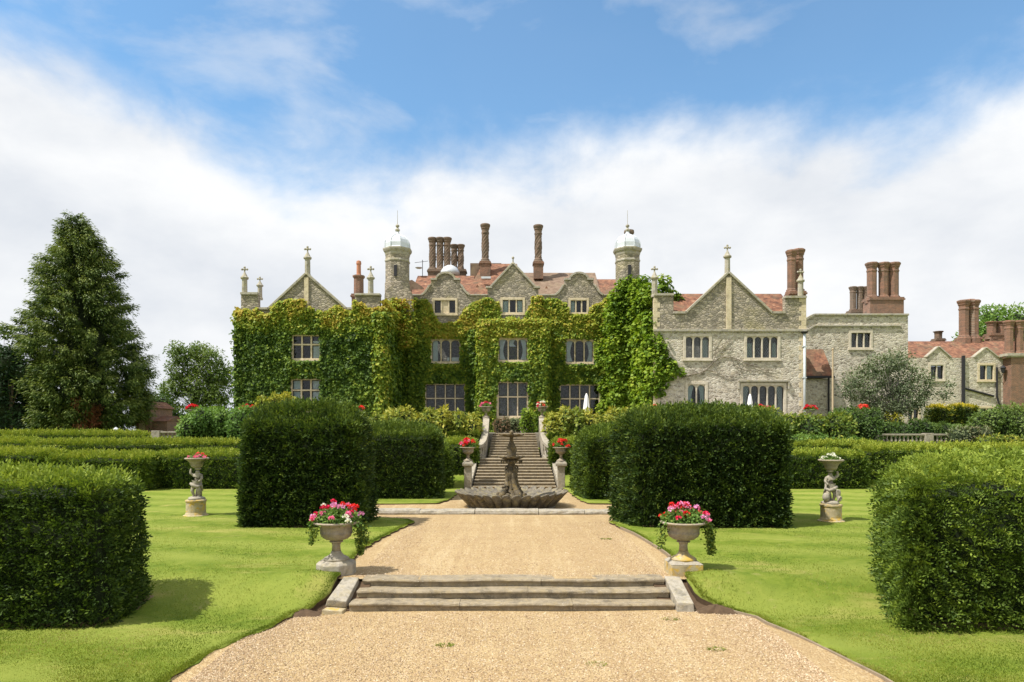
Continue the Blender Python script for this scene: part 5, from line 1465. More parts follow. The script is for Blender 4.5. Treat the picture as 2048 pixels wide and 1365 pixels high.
# left turret foot growth belongs to the central ivy
q, t_ = clump_cloud([(PX(p_, 52.6), 52.6 + random.uniform(-0.1, 0.3), PZ(y_, 52.6)) for p_, y_ in [(random.uniform(770, 822), random.uniform(606, 690)) for _ in range(60)]], [0.45] * 60, 90, 0.21, 5)
leaf_object('foliage', q, np.clip(t_ + 0.12, 0, 1), M['ivy'], ivy2)

# bare vine stems on the stone wing
bv = MB()
def twig(pts, r0, r1):
    P_ = [(PX(p[0], YW), YW - 0.05 - 0.03 * random.random(), PZ(p[1], YW)) for p in pts]
    bv.tube(P_, [r0 + (r1 - r0) * i / (len(P_) - 1) for i in range(len(P_))], 5)
twig([(1362, 757), (1380, 750), (1398, 747), (1412, 740), (1424, 728), (1436, 717), (1448, 714), (1462, 715), (1475, 719), (1490, 728), (1505, 731)], 0.05, 0.02)
twig([(1424, 728), (1432, 708), (1444, 694), (1456, 684), (1468, 672)], 0.035, 0.012)
twig([(1432, 708), (1428, 694), (1434, 682), (1442, 670)], 0.022, 0.008)
twig([(1444, 694), (1452, 700), (1462, 696), (1474, 700)], 0.02, 0.006)
twig([(1398, 747), (1385, 741), (1372, 741)], 0.022, 0.01)
twig([(1412, 740), (1432, 744), (1446, 752), (1462, 754), (1480, 748)], 0.028, 0.01)
twig([(1462, 715), (1466, 728), (1478, 738), (1492, 742), (1512, 742), (1530, 738), (1545, 741), (1558, 738)], 0.022, 0.007)
twig([(1505, 731), (1520, 736), (1535, 744), (1552, 748)], 0.018, 0.006)
twig([(1490, 728), (1505, 722), (1522, 727), (1540, 728)], 0.014, 0.005)
for _ in range(70):
    x0, y0 = random.choice([(1395, 746), (1425, 730), (1450, 714), (1475, 720), (1500, 730), (1530, 738), (1440, 700), (1455, 686), (1480, 745), (1450, 755)])
    a_ = random.uniform(0, 6.28); L_ = random.uniform(10, 32)
    pts = [(x0 + random.uniform(-10, 10), y0 + random.uniform(-8, 8))]
    for k in range(4):
        a_ += random.uniform(-0.5, 0.5)
        pts.append((pts[-1][0] + L_ / 4 * math.cos(a_), pts[-1][1] + L_ / 4 * math.sin(a_) * 0.7))
    pts = [(min(max(p[0], 1352), 1600), min(max(p[1], 668), 808)) for p in pts]
    twig(pts, 0.012, 0.005)
o = bv.build('bare_vine', M['twig'], origin=(PX(1440, YW), YW, TER))
tag(o, 'leafless brown vine stems spreading across the bare stone wing', 'vine')

# ------------------------------------------------------------------ hedges
def hedge_surface(fp, zb, zt, dome, batter, n=26, k=9.0, amp=0.10, seed=0, flare=0.0):
    """rounded block over a four-cornered footprint: fl, fr, br, bl"""
    fp = np.array(fp, float)
    u = np.linspace(-1, 1, n)
    A, B = np.meshgrid(u, u)
    V, T = [], []
    off = 0
    for ax, s_ in ((0, -1), (0, 1), (1, -1), (1, 1), (2, 1)):
        p = np.zeros((n * n, 3))
        o_ = [i for i in range(3) if i != ax]
        p[:, ax] = s_; p[:, o_[0]] = A.ravel(); p[:, o_[1]] = B.ravel()
        V.append(p)
        idx = np.arange(n * n).reshape(n, n)
        t = np.concatenate([np.stack([idx[:-1, :-1], idx[:-1, 1:], idx[1:, 1:]], -1).reshape(-1, 3), np.stack([idx[:-1, :-1], idx[1:, 1:], idx[1:, :-1]], -1).reshape(-1, 3)])
        T.append(t + off); off += n * n
    V = np.concatenate(V); T = np.concatenate(T)
    W = V.copy(); W[:, 2] = np.clip(W[:, 2], 0, 1)            # keep the foot square, round the top and sides
    kx = 36.0
    n_xy = (np.abs(V[:, 0]) ** kx + np.abs(V[:, 1]) ** kx) ** (1 / kx) / np.maximum(np.maximum(np.abs(V[:, 0]), np.abs(V[:, 1])), 1e-6)
    V[:, 0] /= n_xy; V[:, 1] /= n_xy
    m_ = np.maximum(np.abs(V[:, 0]), np.abs(V[:, 1])); zc_ = np.clip(V[:, 2], 0, 1)
    nrm = (m_ ** k + zc_ ** k) ** (1 / k) / np.maximum(np.maximum(m_, zc_), 1e-6)
    V = np.stack([V[:, 0] / nrm, V[:, 1] / nrm, np.where(V[:, 2] > 0, V[:, 2] / nrm, V[:, 2])], 1)
    h = (V[:, 2] + 1) / 2
    sc_ = 1 - batter * h + flare * (1 - h) ** 2 * 0
    u_, v_ = (V[:, 0] * sc_ + 1) / 2, (V[:, 1] * sc_ + 1) / 2
    xy = (fp[0] * ((1 - u_) * (1 - v_))[:, None] + fp[1] * (u_ * (1 - v_))[:, None] + fp[2] * (u_ * v_)[:, None] + fp[3] * ((1 - u_) * v_)[:, None])
    z = zb + (zt - zb) * h + dome * np.clip(1 - V[:, 0] ** 2, 0, 1) ** 0.42 * np.clip(1 - (V[:, 1] - 0.25) ** 2, 0, 1) * h ** 4
    X = np.stack([xy[:, 0], xy[:, 1], z], 1)
    c = X.mean(0)
    outd = unit((X - c) * np.array([1, 1, 0.8]))
    X = X + outd * ((fbm(X, 0.9, seed) - 0.5) * 2 * amp + (fbm(X, 3.0, seed + 5) - 0.5) * amp * 0.8)[:, None] * np.clip(h * 3, 0.2, 1)[:, None]
    a, b, d = X[T[:, 0]], X[T[:, 1]], X[T[:, 2]]
    nn = np.cross(b - a, d - a)
    fl = ((a + b + d) / 3 - c) * nn
    flip = fl.sum(1) < 0
    T[flip] = T[flip][:, ::-1]
    return X, T

def sprigs(P, N, L, K, needle, up=0.25, rough=0.6, arch=0.15):
    """leafy shoots: K narrow leaves along a short axis"""
    n = len(P)
    ax = unit(N + rvec(n) * rough + np.array([0, 0, up]))
    sd_ = unit(np.cross(ax, rvec(n)))
    qs = []
    for j in range(K):
        t = (j + 0.6) / K
        s_ = 1 if j % 2 else -1
        b = P + ax * (L * t)[:, None] - np.array([0, 0, 1.0]) * (arch * L * t * t)[:, None]
        d = unit(ax * 0.55 + sd_ * s_ * 0.9 + rvec(n) * 0.3) if j < K - 1 else ax
        qs.append(leaf_quads(b, d, unit(np.cross(ax, sd_) + rvec(n) * 0.35), needle * (0.8 + 0.4 * rng.random(n)), needle * 0.46))
    return np.concatenate(qs), np.tile(np.arange(n), K)

def hedge(name, label, cat, fp, zt, dome=0.3, batter=0.05, dens=260, L=0.12, K=5, needle=0.07, mat='yew', tbase=0.34, ttop=0.30, seed=0, group=None, amp=0.10, k=9.0, zb=None, fuzz=1.0, relief=0.10, arch=0.15):
    c = np.array(fp).mean(0)
    z0 = min(G(*p) for p in fp) - 0.05 if zb is None else zb
    X, T = hedge_surface(fp, z0, zt, dome, batter, seed=seed, amp=amp, k=k)
    a, b, d = X[T[:, 0]], X[T[:, 1]], X[T[:, 2]]
    nn = unit(np.cross(b - a, d - a))
    de = dens * np.where(nn[:, 1] > 0.6, 0.35, 1.0)
    P, N = sample_tris(X, T, de)
    # extra shoots along the clipped arrises
    vn = np.zeros_like(X)
    for c_ in range(3): np.add.at(vn, T[:, c_], nn)
    _, inv = np.unique(np.round(X, 3), axis=0, return_inverse=True)
    inv = inv.ravel(); acc_ = np.zeros((inv.max() + 1, 3)); np.add.at(acc_, inv, unit(vn))
    cnt_ = np.bincount(inv)
    ev = np.where((np.linalg.norm(acc_, axis=1)[inv] / cnt_[inv] < 0.93) & (X[:, 1] < X[:, 1].mean()))[0]
    if len(ev):
        k_ = max(3, int(dens * 0.05))
        eP = np.repeat(X[ev], k_, 0); eN = np.repeat(unit(acc_[inv])[ev], k_, 0)
        eP = eP + rng.uniform(-0.16, 0.16, eP.shape) - eN * (0.03 + 0.10 * rng.random((len(eP), 1)))
        P = np.concatenate([P, eP]); N = np.concatenate([N, eN])
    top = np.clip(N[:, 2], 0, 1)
    Ls = L * (0.5 + 0.9 * rng.random(len(P))) * (1 + 0.9 * fuzz * top * rng.random(len(P)))
    rel = (fbm(P, 4.5, seed + 9) - 0.5) * relief * 2 + (rng.random(len(P)) - 0.6) * relief * 0.6
    q, idx = sprigs(P + N * rel[:, None], N, Ls, K, needle, 0.35, 0.75, arch)
    t0 = tbase + ttop * top ** 1.5 + 0.28 * (fbm(P, 1.6, seed + 3) - 0.5) + rng.normal(0, 0.09, len(P))  # paler tops: young growth, with sunlight put into the tint too
    t0 = t0 + 0.24 * (rng.random(len(P)) < 0.16) + np.clip(rel / max(relief, 1e-3), -1, 1) * 0.10  # light sprigs imitate highlights; sunken ones darkened like shaded gaps
    tint = np.clip(t0[idx] + rng.normal(0, 0.05, len(idx)), 0, 1)
    cc = X.mean(0)
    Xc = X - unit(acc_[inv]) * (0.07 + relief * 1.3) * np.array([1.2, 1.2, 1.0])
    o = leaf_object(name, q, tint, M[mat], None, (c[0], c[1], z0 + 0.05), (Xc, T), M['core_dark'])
    return tag(o, label, cat, group)

HG = 'clipped yew hedges around the lawn'
hedge('yew_hedge', 'clipped yew block casting its shadow on the lawn opposite the lichened statue, bushy light top', 'hedge', [(-13.5, 11.95), (-7.15, 11.95), (-7.22, 13.45), (-14, 13.7)], 2.50, 0.12, 0.03, 330, 0.13, 5, 0.085, 'yew_bright', 0.26, 0.52, 1, HG, 0.05, 20, fuzz=1.3)
hedge('yew_hedge', 'shaggy bright yew block with domed top beside the statue holding white flowers', 'hedge', [(6.9, 11.8), (13.5, 11.7), (14.5, 15.2), (7.95, 14.6)], 2.60, 0.30, 0.02, 230, 0.27, 10, 0.075, 'yew_bright', 0.43, 0.34, 2, HG, 0.10, 12, arch=0.5, relief=0.14)
hedge('yew_hedge', 'tall dark yew block with tapered sides behind the urn with the pale octagonal base', 'hedge', [(-8.3, 21.05), (-4.85, 21.05), (-4.72, 22.9), (-8.8, 23.2)], 3.66, 0.62, 0.055, 250, 0.17, 5, 0.12, 'yew', 0.28, 0.26, 3, HG, 0.06, 18)
hedge('yew_hedge', 'wide tall dark yew block behind the urn with the orange lichened base', 'hedge', [(3.95, 20.95), (8.42, 20.95), (9.1, 23.6), (3.4, 22.9)], 3.64, 0.50, 0.015, 250, 0.17, 5, 0.12, 'yew', 0.28, 0.26, 4, HG, 0.06, 18)
hedge('yew_hedge', 'dark yew block behind the taller tapered yew, across the gravel from the fountain basin', 'hedge', [(-7.2, 29.6), (-3.2, 29.6), (-3.35, 32.0), (-7.4, 32.2)], 3.30, 0.42, 0.04, 240, 0.16, 4, 0.11, 'yew', 0.30, 0.28, 5, HG, 0.06, 18)
hedge('yew_hedge', 'yellow green edged yew block behind the widest dark yew', 'hedge', [(3.35, 29.4), (7.0, 29.4), (7.2, 32.0), (2.95, 31.4)], 3.20, 0.45, 0.03, 240, 0.16, 4, 0.11, 'yew_bright', 0.30, 0.30, 6, HG, 0.06, 18)
hedge('yew_hedge', 'narrow yew column at the staircase foot, by the pier with the pink trailing sprig', 'hedge', [(-4.6, 34.6), (-3.3, 34.6), (-3.3, 36.4), (-4.8, 36.4)], 2.5, 0.25, 0.05, 200, 0.16, 4, 0.12, 'yew_bright', 0.34, 0.24, 7, HG, 0.08)
hedge('yew_hedge', 'narrow yew column at the staircase foot, by the pier with the all red geranium', 'hedge', [(3.2, 33.4), (4.6, 33.4), (4.8, 35.6), (3.2, 35.4)], 2.45, 0.25, 0.05, 200, 0.16, 4, 0.12, 'yew_bright', 0.36, 0.24, 8, HG, 0.08)
BG = 'low clipped box hedges on the banks'
def boxh(px0, px1, Y, pyt, depth, label, seed, tb=0.36, tt=0.34, dome=0.12, mat='box', height=None, amp=0.08, name='box_hedge'):
    x0, x1, zt = PX(px0, Y), PX(px1, Y), PZ(pyt, Y)
    hedge(name, label, 'hedge', [(x0, Y), (x1, Y), (x1 * (Y + depth) / Y if False else x1, Y + depth), (x0, Y + depth)], zt, dome, 0.02, 150, 0.15, 4, 0.13, mat, tb, tt + 0.12, seed, BG, amp, 14)
boxh(300, 500, 34.6, 913, 1.9, 'long box hedge with shaded front, right behind the lichened statue', 21, 0.30)
boxh(98, 290, 33.5, 917, 2.0, 'box hedge with pale top, next to the hedge behind the lichened statue', 22, 0.36)
boxh(-60, 94, 33.8, 910, 2.0, 'box hedge with sunlit orange tinged top, end of its row below the conifer', 23, 0.40)
boxh(52, 505, 38.4, 889, 1.4, 'long straight box hedge one tier above the statue lawn on the conifer side', 24, 0.38)
boxh(-60, 60, 39.2, 886, 1.4, 'short box hedge continuing the second tier below the conifer', 25, 0.40)
boxh(-60, 290, 42.0, 871, 1.0, 'thin neatly clipped box hedge along the terrace edge below the conifer', 26, 0.36)
boxh(1568, 1732, 34.6, 912, 2.0, 'long box hedge with shaded front, right behind the statue with white flowers', 27, 0.30)
boxh(1560, 1775, 38.2, 892, 1.5, 'straight box hedge one tier above the statue with white flowers', 28, 0.36)
boxh(1735, 2110, 36.0, 900, 2.2, 'box hedge below the balustrade, beyond the shaggy yew', 29, 0.42)
boxh(892, 955, 40.2, 868, 1.2, 'upper clipped box beside the stair parapet, on the side of the tapered yew', 30, 0.36)
boxh(884, 950, 37.8, 890, 1.5, 'lower rounded clipped box beside the stair parapet, on the side of the tapered yew', 31, 0.36, 0.3, 0.2)
boxh(1101, 1158, 40.2, 869, 1.2, 'upper clipped box beside the stair parapet, on the side of the widest yew', 32, 0.36)
boxh(1106, 1175, 37.8, 889, 1.5, 'lower rounded clipped box beside the stair parapet, on the side of the widest yew', 33, 0.36, 0.3, 0.2)

# ------------------------------------------------------------------ shrubs and trees
def ico():
    bm = bmesh.new(); bmesh.ops.create_icosphere(bm, subdivisions=2, radius=1.0)
    V = np.array([v.co[:] for v in bm.verts]); T = np.array([[v.index for v in f.verts] for f in bm.faces]); bm.free()
    return V, T
ICO_V, ICO_T = ico()
def lobes_foliage(C_, Rr, dens, size, seed, tb=0.4, tv=0.25, shell=0.25, droop=0.4, core=0.78, lump=0.2):
    q, t_, cv, ct = [], [], [], []
    C_ = np.array(C_, float); Rr = np.array(Rr, float)
    off = 0
    for i in range(len(C_)):
        r_ = Rr[i]
        n = int(dens * 4 * math.pi * (r_.prod() ** (2 / 3)))
        d = rvec(n)
        P = C_[i] + d * r_ * (1 - shell + shell * 1.3 * rng.random((n, 1)))
        P = P + d * ((fbm(P, 1.1, seed) - 0.5) * lump * 2 * r_.mean())[:, None]
        keep = np.ones(n, bool)
        for j in range(len(C_)):
            if j != i: keep &= (((P - C_[j]) / (Rr[j] * 0.72)) ** 2).sum(1) > 1
        P, d = P[keep], d[keep]
        n = len(P)
        Dv = unit(d * 0.7 + rvec(n) * 0.8 + np.array([0, 0, -droop * 0.5]))
        Nv = unit(d + rvec(n) * 0.7 + np.array([0, 0, 0.4]))
        ls = size * (0.6 + 0.8 * rng.random(n))
        q.append(leaf_quads(P, Dv, Nv, ls, ls * 0.5, 0.1))
        lo = rng.normal(0, 0.06)
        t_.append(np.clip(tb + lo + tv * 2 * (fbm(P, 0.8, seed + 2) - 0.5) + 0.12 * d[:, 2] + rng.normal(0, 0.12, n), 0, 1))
        if core:
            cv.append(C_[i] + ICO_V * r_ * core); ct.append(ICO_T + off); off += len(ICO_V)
    return np.concatenate(q), np.concatenate(t_), ((np.concatenate(cv), np.concatenate(ct)) if core else None)

def shrub(name, label, px0, px1, pyt, pyb, Y, depth, nl, size, mat, seed, tb=0.42, tv=0.25, dens=110, cat='shrub', group=None, lump=0.22, zb=None):
    random.seed(seed * 13 + 5)
    x0, x1, zt, z0 = PX(px0, Y), PX(px1, Y), PZ(pyt, Y), (PZ(pyb, Y) if zb is None else zb)
    W, H = x1 - x0, zt - z0
    C_, Rr = [], []
    for i in range(nl):
        f = (i + 0.5) / nl
        rx = W / nl * random.uniform(0.62, 0.85) if nl > 1 else W / 2
        hh = H * random.uniform(0.80, 0.97) if nl > 1 else H
        cx = x0 + rx * 0.8 + (W - 1.6 * rx) * (i / max(1, nl - 1)) if nl > 1 else (x0 + x1) / 2
        C_.append((cx, Y + random.uniform(-0.25, 0.25) * depth, z0 + hh * 0.48)); Rr.append((rx, depth / 2 * random.uniform(0.8, 1.1), hh * 0.52))
        C_.append((cx + random.uniform(-0.4, 0.4) * rx, Y + random.uniform(-0.3, 0.3) * depth, z0 + hh * 0.72)); Rr.append((rx * 0.6, depth * 0.3, hh * 0.30))
    q, t_, core = lobes_foliage(C_, Rr, dens, size, seed, tb, tv, lump=lump)
    rt = empty(name, ((x0 + x1) / 2, Y, z0), label, cat, group)
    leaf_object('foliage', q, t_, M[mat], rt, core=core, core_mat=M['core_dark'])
    mb = MB()
    for i in range(max(3, nl)):
        bx_ = x0 + W * (i + 0.5) / max(3, nl)
        mb.tube([(bx_, Y, z0 - 0.1), (bx_ + random.uniform(-.2, .2), Y, z0 + H * 0.3), (bx_ + random.uniform(-.3, .3), Y, z0 + H * 0.6)], [0.05, 0.04, 0.02], 5)
    mb.build('stem', M['bark'], rt)
    return rt
LG = 'laurel shrubs along the terrace wall'
shrub('bush', 'rounded pale green bush with dense leaves below the ivy wing corner', 366, 505, 812, 890, 41.2, 2.6, 4, 0.20, 'fresh', 41, 0.55, 0.2, 120)
shrub('laurel', 'yellow leaved shrub rising behind the tapered yew before the ivy wing window', 508, 585, 786, 880, 42.0, 1.8, 3, 0.22, 'laurel', 42, 0.62, 0.25, 95, group=LG)
shrub('laurel', 'low green laurel below the terrace urn with orange red flowers', 690, 795, 822, 890, 41.8, 2.2, 4, 0.20, 'laurel', 43, 0.42, 0.25, 105, group=LG)
shrub('laurel', 'broad yellow tipped laurel under the four light window by the staircase', 770, 958, 812, 905, 41.4, 2.6, 7, 0.22, 'laurel', 44, 0.56, 0.25, 100, group=LG)
shrub('laurel', 'broad yellow tipped laurel in front of the white parasol by the staircase', 1090, 1240, 813, 900, 41.4, 2.6, 6, 0.22, 'laurel', 45, 0.52, 0.25, 100, group=LG)
shrub('laurel', 'golden laurel at the foot of the bright creeper', 1232, 1330, 812, 900, 41.9, 2.2, 4, 0.22, 'laurel', 46, 0.58, 0.25, 95, group=LG)
shrub('laurel', 'laurel with sparse orange tips behind the widest yew, before the bare stone wing', 1380, 1560, 812, 880, 42.4, 1.4, 6, 0.2, 'laurel', 47, 0.5, 0.25, 90, group=LG)
shrub('laurel', 'glossy mixed laurel below the pale drainpipe', 1568, 1700, 822, 895, 41.2, 2.4, 5, 0.22, 'laurel', 48, 0.42, 0.28, 105, group=LG)
shrub('bush', 'dark green fine leaved bush beside the wooden pole', 1662, 1750, 808, 892, 42.0, 2.2, 3, 0.17, 'tree', 49, 0.35, 0.2, 120)
shrub('bush', 'low feathery pale bush in front of the glossy laurel', 1575, 1655, 866, 900, 39.6, 1.4, 4, 0.17, 'fresh', 50, 0.5, 0.2, 120)
shrub('bush', 'small round emerald bush between the feathery bush and the balustrade', 1652, 1716, 871, 900, 39.8, 1.4, 2, 0.15, 'fresh', 51, 0.42, 0.15, 130)
shrub('bush', 'heathery reddish brown tuft at the top of the staircase', 990, 1018, 834, 866, 46.5, 1.0, 2, 0.12, 'heather', 52, 0.35, 0.3, 160, zb=TER)
shrub('bush', 'grey green tuft at the top of the staircase under the bay window', 1014, 1046, 836, 868, 46.6, 1.0, 2, 0.12, 'heather', 53, 0.85, 0.15, 160, zb=TER)
shrub('bush', 'light green bushy plant at the head of the staircase beside the parapet', 1043, 1068, 815, 866, 45.4, 1.0, 2, 0.17, 'creeper', 54, 0.5, 0.2, 140, zb=TER)
shrub('bush', 'tall leafy green bush beneath the projecting brick chimney breast', 1955, 2070, 806, 895, 43.8, 2.4, 4, 0.17, 'tree', 55, 0.62, 0.25, 120)
shrub('bush', 'twiggy pinkish bush sprawling over the balustrade end', 1895, 1975, 850, 900, 41.8, 1.3, 4, 0.15, 'heather', 56, 0.75, 0.3, 70)
shrub('bush', 'low lime green bush in front of the balustrade', 1960, 2060, 868, 905, 40.6, 1.6, 4, 0.18, 'laurel', 57, 0.5, 0.25, 100)
shrub('bush', 'dark bush behind the balustrade under the grey green tree', 1748, 1862, 838, 895, 44.4, 1.5, 5, 0.16, 'tree', 58, 0.32, 0.25, 110)
shrub('bush', 'shaded bush behind the middle of the balustrade', 1850, 1960, 846, 895, 44.8, 1.5, 4, 0.16, 'tree', 59, 0.45, 0.25, 110)
YG = 'yellow topped clipped bushes by the service wing'
for i, (a_, b_, t_, lb) in enumerate(((1873, 1901, 814, 'clipped bush with bright yellow top under the service wing window'), (1918, 1953, 812, 'squarer clipped bush with bright yellow top beside the black drainpipe'))):
    x0, x1 = PX(a_, 48), PX(b_, 48)
    hedge('golden_bush', lb, 'bush', [(x0, 48), (x1, 48), (x1, 49.4), (x0, 49.4)], PZ(t_ + 2, 48), 0.08, 0.02, 150, 0.12, 4, 0.12, 'yellow_box', 0.16, 0.66, 60 + i, YG, 0.04, 14)
shrub('bush', 'small dark bush with yellow tufts at the foot of the grey green tree', 1765, 1800, 826, 870, 46.2, 1.0, 2, 0.14, 'yellow_box', 62, 0.35, 0.4, 110)

def tree(name, label, px, Y, pyb, lobes, mat, bark, size, dens, seed, tb=0.4, tv=0.25, group=None, trunk_r=0.22, core=0.55, shell=0.45):
    """lobes: (px, py, rpx_x, rpx_z)"""
    random.seed(seed * 7 + 1)
    x, z0 = PX(px, Y), PZ(pyb, Y)
    rt = empty(name, (x, Y, z0), label, 'tree', group)
    s_ = Y / F
    C_, Rr = [], []
    for (lx, ly, rx, rz) in lobes:
        C_.append((PX(lx, Y), Y + random.uniform(-0.8, 0.8) * rx * s_, PZ(ly, Y))); Rr.append((rx * s_, rx * s_ * 0.9, rz * s_))
    q, t_, cr_ = lobes_foliage(C_, Rr, dens, size, seed, tb, tv, shell=shell, core=core, lump=0.30)
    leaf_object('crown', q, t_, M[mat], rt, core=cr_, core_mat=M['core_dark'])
    mb = MB()
    topz = max(c[2] for c in C_)
    fork = z0 + (topz - z0) * 0.35
    mb.tube([(x, Y, z0 - 0.2), (x + 0.1, Y, (z0 + fork) / 2), (x, Y, fork), (x + 0.1, Y, fork + (topz - fork) * 0.6)], [trunk_r * 1.25, trunk_r, trunk_r * 0.8, trunk_r * 0.3], 8)
    for c in C_: mb.tube([(x, Y, fork - 0.3), ((x + c[0]) / 2, (Y + c[1]) / 2, (fork + c[2]) / 2 - 0.1), (c[0], c[1], c[2] + 0.2)], [trunk_r * 0.22, trunk_r * 0.12, trunk_r * 0.05], 6)
    mb.build('trunk', M[bark], rt, smooth=True)
    return rt
random.seed(3)
def spread_lobes(px0, px1, py0, py1, n, r, seed, top=1.6):
    g_ = random.Random(seed); out_ = []
    cx, cy, hx, hy = (px0 + px1) / 2, (py0 + py1) / 2, (px1 - px0) / 2, (py1 - py0) / 2
    while len(out_) < n:
        a, b = g_.uniform(-1, 1), g_.uniform(-1, 1)
        if abs(a) ** 2 + abs(b) ** top > 0.9: continue
        rr_ = r * g_.uniform(0.7, 1.25)
        out_.append((cx + a * (hx - rr_ * 0.7), cy + b * (hy - rr_ * 0.6), rr_, rr_ * 0.8))
    return out_
tree('deciduous_tree', 'airy light green tree between the conifer and the ivy wing', 392, 74, 880, spread_lobes(312, 470, 676, 860, 78, 17, 4), 'tree', 'bark_grey', 0.26, 62, 71, 0.72, 0.3, core=0.0, shell=1.0)
tree('small_tree', 'rounded grey green tree with fine leaves before the service wing', 1792, 46.8, 880, spread_lobes(1682, 1872, 706, 842, 90, 17, 6) + [(1890, 790, 14, 10), (1895, 770, 9, 8), (1700, 760, 14, 16), (1805, 715, 22, 16)], 'olive', 'bark_grey', 0.16, 85, 72, 0.50, 0.3, core=0.0, shell=1.0, trunk_r=0.16)
tree('deciduous_tree', 'pale green tree crown rising behind the service wing chimneys', 2010, 92, 830, spread_lobes(1900, 2130, 600, 760, 26, 32, 8), 'fresh', 'bark', 0.42, 18, 73, 0.55, 0.3, core=0.5)
tree('deciduous_tree', 'glossy leaved tree top rising above the dark drooping cypress', 4, 63, 870, spread_lobes(-70, 34, 645, 730, 14, 18, 9), 'tree', 'bark', 0.30, 32, 74, 0.35, 0.3, core=0.4, shell=0.6)
tree('cypress', 'dark drooping cypress standing beyond the broad evergreen beside the conifer', 22, 58, 872, [(20 + random.uniform(-34, 34), yy_, 20, 26) for yy_ in range(712, 868, 9)], 'dark_tree', 'bark', 0.30, 42, 75, 0.38, 0.3, core=0.75)
tree('cypress', 'dark broad evergreen filling the gap beside the big conifer foot', 74, 60, 872, [(76 + random.uniform(-30, 26), yy_, 21, 22) for yy_ in range(742, 868, 9)], 'dark_tree', 'bark', 0.30, 42, 76, 0.42, 0.3, core=0.75)
tree('deciduous_tree', 'low dark green tree behind the brick outbuilding', 320, 70, 880, spread_lobes(270, 372, 785, 870, 14, 18, 10), 'tree', 'bark', 0.30, 34, 77, 0.25, 0.25, core=0.6)

# the big conifer
YC = 60.0
cf = empty('conifer', (PX(165, YC), YC, PZ(868, YC)), 'tall dark conifer with drooping sprays and a brown dead patch near its foot', 'tree')
sil = [(428, 146, 158), (440, 118, 185), (470, 116, 196), (500, 112, 216), (530, 84, 226), (560, 76, 240), (600, 74, 252), (640, 50, 262), (670, 44, 272), (700, 54, 282), (730, 86, 292), (770, 70, 300), (810, 82, 298), (850, 96, 284), (868, 110, 262)]
def silh(py): return np.interp(py, [s[0] for s in sil], [s[1] for s in sil]), np.interp(py, [s[0] for s in sil], [s[2] for s in sil])
q, t_ = [], []
nC = 600
pys = 432 + (862 - 432) * ((np.arange(nC) + rng.random(nC)) / nC) ** 0.70
for ci, py_ in enumerate(pys):
    l, r = silh(py_)
    axis = np.interp(py_, [428, 470, 868], [150, 158, 168])
    az = ci * 2.39996 + rng.normal(0, 0.25)
    ca, sa = math.cos(az), math.sin(az)
    ext = (r - axis) if ca > 0 else (axis - l)
    dep = (r - l) / 2
    rad = math.sqrt((ca * ext) ** 2 + (sa * dep) ** 2) * YC / F * (0.86 + 0.28 * vnoise(np.array([[az * 1.0, py_ * 0.022, 1.0]]), 1.0, 3)[0])
    f = 0.84 + 0.22 * rng.random() if rng.random() < 0.62 else 0.30 + 0.5 * rng.random()
    ang = math.atan2(sa * dep, ca * ext)
    outd = np.array([math.cos(ang), math.sin(ang), 0.0])
    br = (0.65 + 0.60 * rng.random()) * min(1.0, 0.40 + rad * 0.22)      # size of the branch tuft
    c = np.array([PX(axis, YC), YC, PZ(py_, YC)]) + outd * max(0.0, rad * f - br * 1.45)
    n = int(330 * br ** 1.5) + 40
    u = rng.random(n)
    d = rvec(n)
    # a tuft: limb rises outwards, tassels hang from its end
    ax = outd * 1.25 + np.array([0, 0, 0.25])
    base = c + np.outer(u * br, ax) + d * (br * 0.50 * (0.55 + 0.45 * u))[:, None] * np.array([1, 1, 0.62])
    tas = rng.random(n) < 0.35
    base[tas, 2] -= (br * 1.5 * rng.random(n) * u)[tas]
    Dv = unit(outd * 0.8 + d * 0.5 + np.array([0, 0, -0.55]) + rng.normal(0, 0.3, (n, 3)))
    Nv = unit(d * 0.8 + outd * 0.3 + np.array([0, 0, 0.5]) + rng.normal(0, 0.35, (n, 3)))
    ls = 0.25 * (0.6 + 0.8 * rng.random(n))
    q.append(leaf_quads(base, Dv, Nv, ls, ls * 0.32, 0.1))
    pxx = CX + c[0] * F / c[1]
    brown = 0.75 if (abs(pxx - 172) < 22 and 800 < py_ < 856 and c[1] < YC and rng.random() < 0.75) else 0.0
    tt = np.clip(0.28 + 0.34 * u + 0.18 * d[:, 2] + rng.normal(0, 0.09, n) + rng.normal(0, 0.05) + brown, 0, 1)  # tuft tops tinted lighter, as if lit from above
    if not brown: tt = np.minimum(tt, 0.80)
    t_.append(tt)
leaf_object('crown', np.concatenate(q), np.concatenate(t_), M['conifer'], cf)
mb = MB().tube([(PX(166, YC), YC, PZ(875, YC)), (PX(164, YC), YC, PZ(760, YC)), (PX(158, YC), YC, PZ(620, YC)), (PX(154, YC), YC, PZ(500, YC))], [0.75, 0.6, 0.4, 0.05], 12)
mb.build('trunk', M['bark_red'], cf, smooth=True)
for i in range(26):
    py_ = random.uniform(520, 840); l, r = silh(py_); a_ = random.uniform(0, 6.28)
    e_ = (r - l) / 2 * YC / F * 0.7
    x0 = PX(160, YC); z_ = PZ(py_, YC)
    MB().tube([(x0, YC, z_), (x0 + e_ * 0.5 * math.cos(a_), YC + e_ * 0.5 * math.sin(a_), z_ + 0.2), (x0 + e_ * math.cos(a_), YC + e_ * math.sin(a_), z_ - 0.3)], [0.14, 0.09, 0.03], 6).build('branch', M['bark_grey'], cf)
